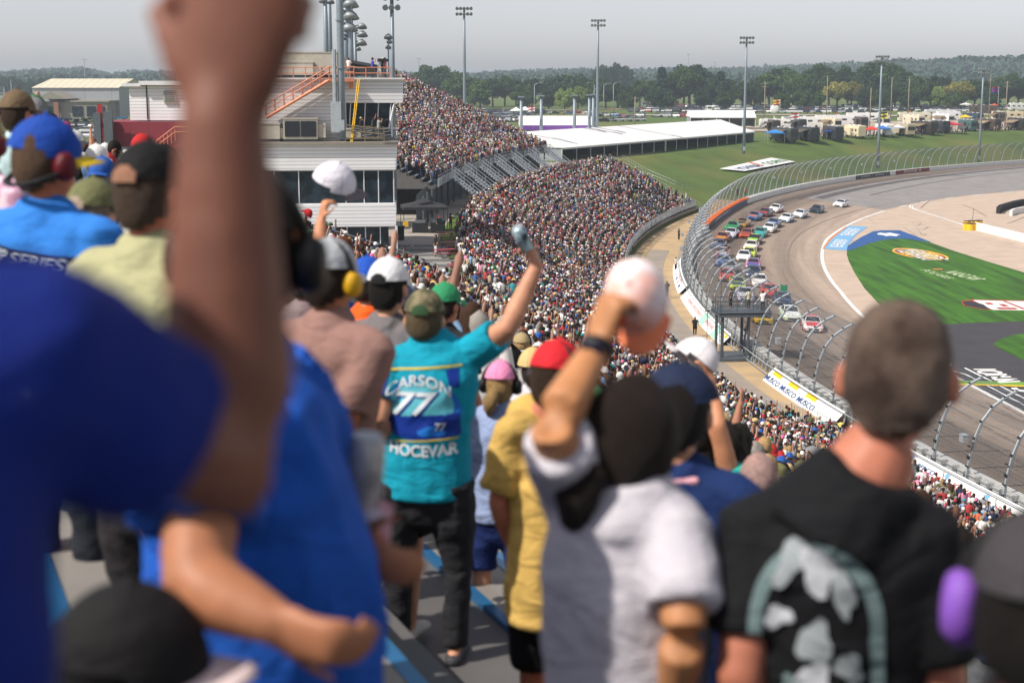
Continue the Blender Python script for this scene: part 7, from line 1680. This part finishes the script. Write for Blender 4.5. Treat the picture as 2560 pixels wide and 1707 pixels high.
person('person in orange shirt and royal blue bucket hat beside the white cap', WPT(846, 652, 8.6), -20, H=1.8, skin='b5775a', shirt='e05a1c', trousers='2a2c34', hair='2a201a', cap=dict(c='1f4fb0', b='1f4fb0', tilt=0, s=1.1), seed=12)
person('person with bright green cap just right of the teal shirt\'s head', WPT(1022, 702, 9.2), -35, H=1.8, skin='b5775a', shirt='23262a', trousers='2a2c34', cap=dict(c='2f8a5c'), seed=13)
# ---- the man in teal
M_TEAL = gmat('0a8fa8', .8)
o_m, s_m, P_m = person('person in teal racing shirt with a tattooed arm raising a drink can', WPT(975, 733, 7.0), -8, H=1.80, w=1.24, d=1.15, neck=1.1, skin='b98468', shirt='0a8fa8', trousers='26262a', hair='5e4f3a', shoes='3a3a3e', cap=dict(c='camo', b='3a3c2c', s=1.0, tilt=-5, gap='2f4a30'), hairk='short',
    armsW={'R': (WPT(1168, 752, 6.9), WPT(1232, 612, 7.0)), 'L': (WPT(868, 965, 6.85), WPT(925, 1045, 7.15))}, shW=(WPT(905, 830, 7.0), WPT(1085, 808, 7.0)), handsW={'R': dict(dir=(-.35, .0, 1), n=(-.8, .5, .2), curl=48), 'L': dict(curl=40)}, sleeve=.66, sleeve_r=1.1, skin_arm=1.2, stance=.14, voxel=.010, seed=2, shirt_wr=.008, hem=.83)
tt = MB(); s_, e, wr_, sg = P_m['A']['L']; tt.loft([s_+(e-s_)*.6, e, e+(wr_-e)*.22, e+(wr_-e)*.6, wr_-(wr_-e)*.06], [.05, .0435, .0475, .0395, .032], n=12); tt.build('tattoo', mk('tattooed_skin', hexc('6a5048'), .6, col2=hexc('24262c'), scale=26), o_m, True)
kz = P_m['k']
def art(me, mat, nm, off=.004):
    for v in me.vertices: v.co.x *= 1.2; v.co.z = 1.29+(v.co.z-1.19)*1.15
    return conform(s_m, me, mat, None, nm, off)
A_BLUE, A_DEEP, A_WHT, A_YEL, A_CY = [gmat(c, .6, bump=.05) for c in ('1c6cc4', '0f2f86', 'ccd4da', 'c8b43a', '5cb4c4')]
art(art_poly([(-.145, 1.33), (.145, 1.36), (.15, 1.0), (-.12, .99)]), A_CY, 'shirt_print', .003) if False else None
art(art_poly(blob(.01, 1.18, .15, .125, n=28, wob=.03, seed=2)), A_BLUE, 'shirt_print', .004)
art(art_poly(blob(.01, 1.20, .125, .10, n=28, wob=.02, seed=4)), A_CY, 'shirt_print', .006)
art(art_poly([(-.13, 1.155), (.155, 1.17), (.16, 1.08), (.05, 1.06), (-.10, 1.075)]), A_DEEP, 'shirt_print', .008)
art(art_poly([(-.155, 1.33), (-.115, 1.335), (-.13, 1.25), (-.15, 1.24)]), A_DEEP, 'shirt_print', .004); art(art_poly([(.10, 1.345), (.15, 1.35), (.155, 1.27), (.12, 1.28)]), A_DEEP, 'shirt_print', .004)
art(art_poly([(-.16, 1.345), (.16, 1.365), (.16, 1.357), (-.16, 1.337)]), A_YEL, 'shirt_print', .005); art(art_poly([(-.1, 1.055), (.15, 1.07), (.15, 1.064), (-.1, 1.049)]), A_YEL, 'shirt_print', .010)
art(art_text('CARSON', 0, 1.305, .25, .045, arc=.05), A_WHT, 'shirt_lettering', .009)
art(art_text('77', -.01, 1.205, .19, .105, shear=.25, bold=.04), A_DEEP, 'shirt_number', .0085); art(art_text('77', -.015, 1.21, .18, .095, shear=.25, bold=.02), A_WHT, 'shirt_number', .0105)
art(art_text('77', .085, 1.115, .045, .035, shear=.2), A_WHT, 'shirt_number', .0105); art(art_poly(blob(.05, 1.095, .055, .02, seed=3)), A_BLUE, 'shirt_print', .0095)
art(art_text('HOCEVAR', .015, 1.015, .27, .05, bold=.03, arc=-.012), A_WHT, 'shirt_lettering', .006)
# drink can
def can(name, loc, rot, c1, c2, label, r=.033, h=.122):
    o = empty(name, loc); o.rotation_euler = rot; tag(o, label, 'drink can'); q = MB(); q.loft([(0, 0, -h/2), (0, 0, -h/2+.008), (0, 0, h/2-.012), (0, 0, h/2)], [r*.8, r, r, r*.82], n=20, flat=True); q.build('can_body', mk('can_'+c1, hexc(c1), .3, .3, col2=hexc(c2), scale=22), o, True)
    q = MB(); q.loft([(0, 0, h/2), (0, 0, h/2+.003)], r*.8, n=20, flat=True); q.build('can_lid', M_GALVL, o); return o
can('drink_can', WPT(1200, 548, 6.95), (.2, -.45, 0), 'a9c2cc', '24303c', 'pale blue and black drink can held up by the person in teal')
can('drink_can', WPT(838, 1100, 2.62), (.1, .1, 0), 'b9b6b4', '8a8888', 'silver drink can at the belly of the person in blue', h=.16); 
q = MB(); q.loft([(0, 0, -.07), (0, 0, .07)], .034, n=16, flat=True); o = q.build('drink_sleeve', mk('can_sleeve', hexc('c8c4d0'), .6, col2=hexc('a83040'), scale=12), None, True, WPT(852, 1245, 2.62)); o.rotation_euler = (.1, .12, 0); tag(o, 'red white and blue foam drink sleeve below the silver can', 'drink sleeve')
# ---- pink cap girl, yellow shirt, woman in grey
person('person with pink cap, blond ponytail and black earmuffs, in a pale denim shirt', WPT(1150, 882, 8.0), -15, H=1.62, w=.92, skin='c08e74', shirt='8b9bc0', trousers='1c2c60', hair='a08256', hairk='ponytail', shorts=True, cap=dict(c='e48bb4', tilt=-6), muffs=dict(c='121214'), seed=15)
person('person in yellow shirt and red cap turned to the right, arm hidden', WPT(1278, 868, 5.5), -40, H=1.8, w=1.0, d=1.15, skin='b8735a', shirt='c2a058', trousers='121316', hair='3a2a20', cap=dict(c='c8242e', tilt=-10), muffs=dict(c='22181a'), hem=.74, sleeve=.8, shW=(WPT(1185, 985, 5.45), WPT(1262, 1000, 5.7)), shorts=True, seed=16, shirt_wr=.016)
o_p, s_p, P_p = person('person with dark ponytail in pale grey tee waving a cap, wearing a watch', WPT(1448, 1022, 2.8), -14, H=1.70, w=.86, d=.92, skin='b07a52', shirt='bdb9c1', trousers='d8d2d0', hair='221813', hairk='ponytail', turn=-.45,
    armsW={'L': (WPT(1266, 985, 2.66), WPT(1376, 792, 2.84)), 'R': (WPT(1572, 1440, 2.60), WPT(1545, 1640, 2.68))}, shW=(WPT(1328, 1130, 2.82), WPT(1552, 1222, 2.72)), handsW={'L': dict(dir=(.25, .1, 1), n=(.8, .6, 0), curl=52)}, sleeve=.80, sleeve_r=.95, voxel=.009, vs=.011, seed=6, shirt_wr=.008, skin_arm=1.02, hem=.92)
wt = MB(); s_, e, wr_, sg = P_p['A']['L']; c_ = wr_+(e-wr_)*.08; t_ = (wr_-e).normalized(); wt.loft([c_-t_*.012, c_+t_*.012], [(.036, .032)]*2, n=16, flat=True); wo = wt.build('wristwatch', gmat('15171c', .4), o_p, True)
u_ = MB(); u_.box(tuple(c_+Vector((.0, -.036, 0))), (.036, .012, .042)); u_.build('watch_face', gmat('0c1430', .3), wo)
def held_cap(loc, rot, crown, brim, label, scale=1.0, patch=None):
    o = put('baseball_cap', setm(CAPC.copy(), cap_mat(crown)), None, loc); o.rotation_euler = rot; o.scale = (scale,)*3; put('brim', setm(CAPB.copy(), gmat(brim, .8)), o); tag(o, label, 'cap')
    if patch:
        q = MB(); q.ell((0, HD_*1.04, .07), (.042, .016, .034)); q.build('patch', gmat(patch, .7), o, True)
    return o
o = held_cap(WPT(1466, 690, 2.95), (math.radians(-62), math.radians(12), math.radians(168)), 'waved', 'e8855f', 'white and salmon cap waved in the hand of the person with the watch', .66)
q = MB(); q.ell((.05, .075, .075), (.026, .02, .026)); q.build('patch', gmat('dc4f2a', .7), o, True)
# ---- waved caps at left and right
person('person hidden behind the dark earmuffs whose forearm waves a white cap', WPT(706, 640, 7.7), -20, H=1.76, skin='b9805f', shirt='7a6a6c', hair='2a201a', armsW={'R': (WPT(728, 610, 7.5), WPT(738, 505, 7.7))}, handsW={'R': dict(dir=(.2, 0, 1), n=(.9, .4, 0), curl=45)}, seed=18)
held_cap(WPT(766, 432, 7.75), (math.radians(-18), math.radians(20), math.radians(-95)), 'd8d4de', '6a6468', 'white cap with grey brim waved above the dark blurred head at left')
person('person with long dark hair in turquoise top waving a white cap', WPT(1600, 1000, 6.8), -18, H=1.64, w=.9, skin='b98060', shirt='2aa79a', trousers='2a2c34', hair='17100d', hairk='long', armsW={'R': (WPT(1648, 975, 6.7), WPT(1630, 868, 6.9))}, handsW={'R': dict(dir=(-.3, 0, 1), n=(-.9, .4, 0), curl=45)}, sleeve=.25, seed=19)
held_cap(WPT(1586, 838, 6.95), (math.radians(30), math.radians(30), math.radians(60)), 'dcd8dc', 'b8b0b4', 'white cap waved by the long-haired person in turquoise')
o_q, s_q, P_q = person('person in navy shirt with pink collar line and navy and red cap', WPT(1560, 950, 4.3), -18, H=1.86, w=1.05, skin='b07c60', shirt='142a58', trousers='20242c', hair='15100e', cap=dict(c='1a2540', b='c0282c', tilt=-6, yaw=95), seed=20)
q = MB(); cp = P_q['head']; q.loft([(-.07, -.075, 1.5*P_q['k']), (0, -.09, 1.492*P_q['k']), (.07, -.075, 1.5*P_q['k'])], [(.006, .012)]*3, n=6); q.build('collar', gmat('e0a8b4'), s_q)
person('young person with curly dark hair and black shirt', WPT(1666, 1042, 7.0), -10, H=1.86, skin='b9806a', shirt='1d1c1e', hair='1a120e', hairk='curly', seed=21)
person('person with shaved pinkish grey head and beige shirt', WPT(1742, 1100, 6.2), -12, H=1.72, skin='c98f80', shirt='b5a488', hair='b0908a', hairk='buzz', seed=22)
# ---- big man in black at right
o_t, s_t, P_t = person('large person in black shirt with grey print on the back, short brown hair', WPT(2062, 862, 2.7), -12, H=2.02, w=1.15, d=1.1, off=(-.11, 0), shW=(WPT(1748, 1205, 2.72), WPT(2108, 1222, 2.66)), skin='ad6c55', shirt='0d0e12', trousers='14151a', hair='saltpepper', hairk='fade', turn=-.12, armsW={'L': (WPT(1700, 1560, 2.62), WPT(1790, 1750, 2.7))}, sleeve=.72, voxel=.012, neck=1.18, collar=.52, seed=23, shirt_wr=.008, skin_arm=1.1)
A_GR, A_LG, A_GW = [gmat(c, .8, bump=.05) for c in ('66797a', '8d9498', 'b4b7bd')]
def artT(me, mat, off=.004): return conform(s_t, me, mat, None, 'shirt_print', off)
kt = P_t['k']; rg = []
for i in range(25): a = math.radians(-10+200*i/24); rg.append((-.13+.12*math.cos(a), 1.455+.16*math.sin(a)))
for i in range(24, -1, -1): a = math.radians(-10+200*i/24); rg.append((-.13+.095*math.cos(a), 1.455+.13*math.sin(a)))
artT(art_poly(rg), A_GR)
artT(art_poly([(-.035, 1.455), (-.01, 1.455), (0, 1.25), (-.025, 1.25)]), A_GR)
for j, (x, z, rx, rz_, mt, ro) in enumerate(((-.07, 1.27, .02, .05, A_LG, -.5), (-.02, 1.26, .028, .045, A_GW, .2), (.025, 1.23, .018, .05, A_LG, .3), (-.09, 1.17, .025, .018, A_GW, .4), (-.02, 1.13, .03, .04, A_LG, 0), (-.02, 1.06, .03, .035, A_GW, .1), (.045, 1.09, .022, .03, A_LG, .5), (.03, 1.0, .02, .045, A_GR, -.2), (-.06, 1.05, .02, .02, A_GR, 0), (.06, 1.03, .014, .035, A_LG, .2), (-.03, .99, .02, .03, A_GR, .3))):
    artT(art_poly(blob(-.13+(x+.02)*.95, 1.47+(z-1.17)*1.05, rx*1.05, rz_*1.05, wob=.18, seed=j, rot=ro)), mt, .006)
# ---- right bottom corner: dark cap and purple earmuffs
person('person with dark grey cap and purple earmuffs at the lower right corner', WPT(2392, 1400, 1.95), -30, H=1.76, skin='8a5540', shirt='1a1518', hair='15110f', cap=dict(c='3a373a', tilt=-4), muffs=dict(c='7c4fae', band='1a1a1a', big=1.25), seed=24)
# ---- bottom left corner: dark seated person with white and red brim
person('seated person with black cap at the bottom left, red and white brim pointing right', WPT(300, 1560, 1.95), -78, H=1.7, skin='8a5a44', shirt='15161a', hair='0f0d0c', cap=dict(c='141214', b='d8c4c4', tilt=-4), sit=True, seed=25)
# ---- left edge group
o_f, s_f, P_f = person('person in bright blue shirt with lettered back, blue cap and dark red earmuffs', WPT(105, 372, 4.9), -20, H=1.84, w=1.12, skin='b06a4c', shirt='2f78cc', trousers='22262e', hair='5a4434', cap=dict(c='16429a', b='d8b82a', tilt=-5, yaw=-35), muffs=dict(c='5a1420', back=True), turn=-.3, seed=26)
conform(s_f, art_poly([(-.21, 1.475), (.17, 1.43), (.17, 1.38), (-.21, 1.425)]), gmat('15181e'), None, 'shirt_print', .005); conform(s_f, art_text('CUP SERIES', -.02, 1.428, .34, .036, rot=-.12, shear=.15), A_WHT, None, 'shirt_lettering', .008)
for j, c in enumerate(('d8c23a', 'b02838', '1f3f9a')): conform(s_f, art_poly([(-.04+.04*j, 1.37), (-.015+.04*j, 1.367), (-.03+.04*j, 1.30), (-.055+.04*j, 1.303)]), gmat(c), None, 'shirt_print', .005)
person('person in pink and white shirt at the left edge under a tan cap', WPT(-40, 330, 6.5), -25, H=1.66, skin='a86a50', shirt='d0b4c4', hair='5a4434', cap=dict(c='a08a6a'), muffs=dict(c='5a1420'), seed=27, shirt_m=mk('pink_check', hexc('d9c4d0'), .85, col2=hexc('b98aa6'), scale=16))
M_PSTR = bands('pink_stripe', hexc('d9b0bc'), hexc('b0607c'), 2, 90, .4, rough=.85)
person('person in pink striped shirt and olive cap with jeans', WPT(214, 497, 5.4), -22, H=1.7, w=1.08, skin='c09070', shirt='d9b0bc', shirt_m=M_PSTR, trousers='1f3240', hair='8a7c6c', cap=dict(c='6c6e4a', tilt=-6, gap='9a8a78'), seed=28)
person('person in sage green shirt with black backwards-strap cap left of the raised arm', WPT(343, 445, 4.3), -25, H=1.84, w=1.12, skin='b86e54', shirt='a3a17c', trousers='262226', hair='4a3a30', cap=dict(c='121214', tilt=-6, gap='8a6450'), seed=29)
person('person in white and teal shirt with brown cap in the upper left corner', WPT(42, 262, 9.0), -30, H=1.75, skin='a86a50', shirt='a9c0c4', hair='3a2a20', cap=dict(c='6a5844'), seed=30)
person('person in pale lilac shirt seen between the red cap and the pink cap', WPT(1225, 850, 11.5), -20, H=1.8, skin='b98060', shirt='c8c4cc', hair='2a201a', cap=dict(c='c9ae78', b='c9ae78', s=1.25), seed=31)
# ================================================================= INDIVIDUAL SPECTATORS
M_OS = mk('crowd_shirt', objcol=True, rough=.88, var=.12, scale=9, bump=.3, bscale=60, spec=.2); M_OSK = mk('crowd_skin', objcol=True, rough=.6, var=.08, scale=12, spec=.3); M_OH = mk('crowd_hair', objcol=True, rough=.8, var=.3, scale=50, spec=.2)
def LP(sh, e, w_): return (Vector(sh)+Vector(e), Vector(sh)+Vector(e)+Vector(w_))
SHL, SHR = (-.185, 0, 1.44), (.185, 0, 1.44); cm = lambda t: (-t[0], t[1], t[2])
U_ = ((.08, .07, .27), (.03, .06, .25)); F_ = ((.05, .05, -.27), (-.10, .23, .03)); HPP = ((.17, -.08, -.22), (-.13, .12, -.15)); PHN = ((.12, .18, -.1), (-.08, .08, .24)); CL_ = ((.06, .12, -.22), (-.14, .2, .12))
def arm2(L_, R_):
    d_ = {}
    if L_: d_['L'] = LP(SHL, cm(L_[0]), cm(L_[1]))
    if R_: d_['R'] = LP(SHR, R_[0], R_[1])
    return d_
PR = {}
for nm, ar, kw in (('stand', arm2(None, None), {}), ('right', arm2(None, U_), {}), ('left', arm2(U_, F_), {'shorts': True}), ('both', arm2(U_, U_), {}), ('hip', arm2(HPP, HPP), {'w': 1.12, 'belly': .05}), ('phone', arm2(PHN, PHN), {}), ('clap', arm2(CL_, CL_), {'shorts': True, 'w': .92}), ('wavecap', arm2(F_, U_), {'w': 1.05})):
    P = body_parts(arms=ar, voxel=.02, vs=.019, seed=len(nm)*1.3, shirt_wr=.009, **kw)
    for key, m in (('body', M_OSK), ('shirt', M_OS), ('trousers', M_OS)): setm(P[key], m)
    P['wristR'] = P['A']['R'][2]; PR[nm] = P
HM = {}
for hk in ('short', 'long', 'ponytail', 'curly'): HM[hk] = setm(hair_mesh(Vector((0, .015, 1.665)), 1.0, Matrix.Identity(3), hk, seed=3), M_OH)
CM_C = setm(CAPC.copy(), M_OS); CM_B = setm(CAPB.copy(), M_OS)
import bmesh
def joined(a, b, M2=None):
    bm = bmesh.new(); bm.from_mesh(a); bm.from_mesh(b); me = bpy.data.meshes.new('cap'); bm.to_mesh(me); bm.free(); me.materials.append(M_OS); me.polygons.foreach_set('use_smooth', [True]*len(me.polygons)); return me
CAPJ = joined(CAPC, CAPB)
st_ = MB(); st_.add(*(lambda a: ([tuple(p) for p in a[0]], [tuple(f) for f in a[1]]))(ring_np([(0, 0, .015), (0, 0, .02), (0, 0, .03), (0, 0, .11), (0, 0, .15), (0, 0, .152)], [.02, .19, .098, .09, .05, .004], 20))); STRAW = st_.mesh('straw_hat', [mk('straw', hexc('c9ae78'), .85, var=.2, scale=20)], True)
labels_used = {}
def zone(px, py, d):
    a, b = px/VP, py/VP
    if a < 420: return 'at upper left'
    if a < 960 and b < 760: return 'below the press box'
    if a < 1240: return 'near the picnic tables' if b < 800 else 'just beyond the teal shirt'
    if a < 1560: return 'amid the near crowd' if b > 760 else 'near the service road'
    if a < 1960: return 'left of the big head' if b > 850 else 'towards the flag stand'
    return 'below the fence banners'
def lay_person(x, y, z, yaw, pose, hat, sc_, hc_, skc, pc, hairc, label, group=None, kx=1.0, kz_=1.0):
    P = PR[pose]; o = put('person', P['body'], None, (x, y, z), yaw); o.color = c4(skc); o.scale = (kx, kx, kz_)
    a = put('shirt', P['shirt'], o); a.color = c4(sc_); a = put('trousers', P['trousers'], o); a.color = c4(pc)
    hk = {'hair': 'short', 'long': 'long', 'pony': 'ponytail', 'curly': 'curly'}.get(hat, 'short'); a = put('hair', HM[hk], o); a.color = c4(hairc)
    if hat in ('cap', 'capback'): a = put('cap', CAPJ, o); a.location = (0, .015, 1.665); a.rotation_euler = (0, 0, math.pi if hat == 'capback' else 0); a.color = c4(hc_)
    if hat == 'straw': a = put('straw_hat', STRAW, o); a.location = (0, .015, 1.69)
    if pose == 'wavecap':
        a = put('cap', CAPJ, o); a.location = P['wristR']+Vector((0, .02, .09)); a.rotation_euler = (.5, .6, 1.0); a.color = c4(hc_); a['label'] = 'cap held up in the raised hand'
    tag(o, label, 'person', group); return o
for i, c in enumerate(indiv):
    d, s, v, z, t, px, py, x, y = c
    for tr_ in range(60):
        si = int(np.searchsorted(np.cumsum([q_[2] for q_ in SHIRT])/sum(q_[2] for q_ in SHIRT), rnd.random()*.999)); hat = rnd.choices(['cap', 'capback', 'hair', 'long', 'straw', 'pony', 'curly'], [.40, .15, .2, .1, .03, .06, .06])[0]
        hci = rnd.choices(range(len(HATC)), [.2, .2, .12, .12, .1, .08, .06, .04, .04, .02, .02])[0]; pose = rnd.choices(['stand', 'right', 'left', 'both', 'hip', 'phone', 'clap', 'wavecap'], [.70, .02, .01, .005, .1, .08, .06, .025])[0]; hr_ = rnd.choices(range(5), [.35, .3, .12, .13, .1])[0]
        hd = {'cap': HATC[hci][0]+' cap', 'capback': HATC[hci][0]+' reversed cap', 'hair': 'short '+HAIRC[hr_][0]+' hair', 'long': 'long '+HAIRC[hr_][0]+' hair', 'straw': 'straw hat', 'pony': HAIRC[hr_][0]+' ponytail', 'curly': 'curly '+HAIRC[hr_][0]+' hair'}[hat]
        ps = {'stand': '', 'right': ', right arm raised', 'left': ', left arm raised', 'both': ', both arms raised', 'hip': ', hands on hips', 'phone': ', hands at face', 'clap': ', clapping', 'wavecap': ', waving a cap'}[pose]
        lab = '%s shirt and %s%s, %s' % (SHIRT[si][0], hd, ps, zone(px, py, d)); lab = 'person in '+lab
        if len(lab.split()) > 16: continue
        if lab not in labels_used: break
    labels_used[lab] = 1
    lay_person(x, y, z, yaw_for(x, y)+rnd.gauss(0, .22), pose, hat, SHIRT[si][1], HATC[hci][1], rnd.choice(SKIN), rnd.choice(PANT), HAIRC[hr_][1], lab, 'spectators standing in the near grandstand', rnd.uniform(.95, 1.12), rnd.uniform(.92, 1.06))
# officials, camera crew and marshals
def at_px(a, b, z): p = G(a, b, z); return p.x, p.y, z
def crew(p, yaw, pose, hat, sc_, hc_, pc, label, group=None): lay_person(p[0], p[1], p[2], math.radians(yaw), pose, hat, sc_, hc_, 'b57e60', pc, '2a201a', label, group)
crew(at_px(1697, 600, .92), -60, 'stand', 'hair', '3a3c40', '1a1a1c', '17181a', 'person in dark clothes standing on the dirt road, the farther one')
crew(at_px(1689, 677, .92), -60, 'stand', 'cap', 'b8b4b4', '7d7e80', '17181a', 'person in grey shirt and black trousers on the dirt road, the nearer one')
crew(at_px(1667, 742, .92), 30, 'hip', 'hair', '3a3c40', '1a1a1c', '2a2c30', 'person in dark shirt with hands on hips at the edge of the dirt road')
crew(at_px(1737, 838, .92), 10, 'hip', 'hair', '26282c', '1a1a1c', '17181a', 'security person in black seen from behind, hands on hips at the stand gate')
crew(at_px(1090, 638, 9.55), 120, 'stand', 'long', '1d1d20', '1a1a1c', 'dcdcda', 'woman in black top and white trousers walking across the plaza'.replace('woman', 'person'))
crew(at_px(1098, 584, 9.55), 200, 'stand', 'cap', '17181a', 'b02a2c', '17181a', 'person in black beside the black canopy')
FSs, FSv, FSz = FS
for k_, (ds, dv, pose, hat, sh_, hc_, yw, lb) in enumerate(((.3, 1.6, 'stand', 'cap', 'd0cbb0', '1a1a1c', 20, 'official in cream vest watching from the flag stand'), (-1.0, 2.6, 'right', 'cap', 'd8d8d8', '1a1a1c', -30, 'flagman in white shirt on the flag stand, arm stretched over the track'), (1.3, .2, 'stand', 'hair', '7d7e80', '1a1a1c', 40, 'person in grey standing at the back of the flag stand'))):
    p = S(FSs+ds, FSv+dv, FSz+.28); crew((p.x, p.y, p.z), yw, pose, hat, sh_, hc_, '3a3c40', lb)
fp = S(FSs-1.3, FSv+4.1, FSz+2.6); q = MB(); vs = [fp+Vector((.11*i, -.05*i, -.14*j+.05*math.sin(i*2))) for i in range(6) for j in range(5)]; q.add(vs, [(i*5+j, i*5+j+1, i*5+j+6, i*5+j+5) for i in range(5) for j in range(4)]); q.loft([fp+Vector((0, 0, .3)), fp+Vector((-.1, 0, -.9))], .015, n=5, flat=True)
o = q.build('signal_flag', mk('green_flag', hexc('2a6f55'), .8)); tag(o, 'green flag held out over the track from the flag stand', 'flag')
for a, b, lb, c_ in ((1844, 494, 'marshal in dark clothes behind the far barrier', '2a2c30'), (1863, 490, 'marshal in red by the far barrier', 'd02030')): crew(at_px(a, b, 2.4), 180, 'stand', 'cap', c_, c_, '20242c', lb)
Tm = TX.matrix_basis
for px_, yy, zz, pose, hat, sh_, yw, lb in ((906, 1.5, z362+.55, 'phone', 'cap', '20242c', -60, 'photographer in black and pale cap on the wooden platform'), (937, 1.8, z362+.55, 'right', 'hair', '3a3a3e', -60, 'camera operator in grey leaning on the platform rail'), (950, 1.2, z362+.55, 'phone', 'hair', '9a9a98', -70, 'camera operator in pale shirt behind the tripod'), (879, 4.0, z199+.15, 'clap', 'hair', 'd8d0cc', -20, 'person in white shirt on the roof behind the salmon railing'), (939, 4.5, z199+.15, 'phone', 'cap', '4a54b0', -80, 'camera operator in blue shirt on the roof'), (965, 4.5, z199+.15, 'stand', 'cap', '2a2428', -60, 'person in black with pale cap on the roof corner'), (971, 5.2, z199+.15, 'stand', 'cap', '6a2434', -60, 'person with maroon cap on the roof corner')):
    p = Tm @ Vector((tpx(px_), yy, zz)); crew(p, yw, pose, hat, sh_, 'c9c4a8' if 'pale' in lb else '1a1a1c', '5a5c60', lb)
def tv_camera(px_, yy, zz, yw, label):
    r = empty('video_camera', Tm @ Vector((tpx(px_), yy, zz)), math.radians(yw)); tag(r, label, 'video camera'); q = MB(); q.box((0, .1, 1.55), (.25, .6, .3)); q.loft([(0, .4, 1.55), (0, .8, 1.55)], .14, n=10, flat=True); q.build('camera_body', M_BLKM, r); q = MB()
    for a in (0, 2.1, 4.2): q.loft([(0, 0, 1.4), (.5*math.cos(a), .5*math.sin(a), 0)], .03, n=5, flat=True)
    q.build('tripod', M_BLKM, r)
tv_camera(958, 4.2, z199+.15, -60, 'black television camera on a tripod on the press box roof'); tv_camera(955, 1.4, z362+.5, -60, 'black camera on a tripod on the wooden platform')
q = MB(); q.box((0, 0, .5), (2.6, 1.2, .7), rz=.0); q.loft([(-1.3, 0, 1.4), (1.4, 0, .9)], .25, n=8, flat=True); o = q.build('equipment_case', M_BLKM, None, False, Tm @ Vector((tpx(912), 4.8, z199+.15))); tag(o, 'long black covered camera crane on the press box roof', 'equipment')
# ================================================================= HAZE
q = MB(); q.box((368, 156, 22), (7000, 7000, 50))
hm = bpy.data.materials.new('haze_air'); hm.use_nodes = True; hn = hm.node_tree; hn.nodes.clear(); ho = hn.nodes.new('ShaderNodeOutputMaterial'); hv = hn.nodes.new('ShaderNodeVolumePrincipled'); hv.inputs['Color'].default_value = (.74, .85, .97, 1); hv.inputs['Density'].default_value = .00024; hv.inputs['Anisotropy'].default_value = .2; hn.links.new(hv.outputs[0], ho.inputs['Volume'])
o = q.build('haze', hm); o['kind'] = 'stuff'

bpy.data.scenes.remove(SCR)
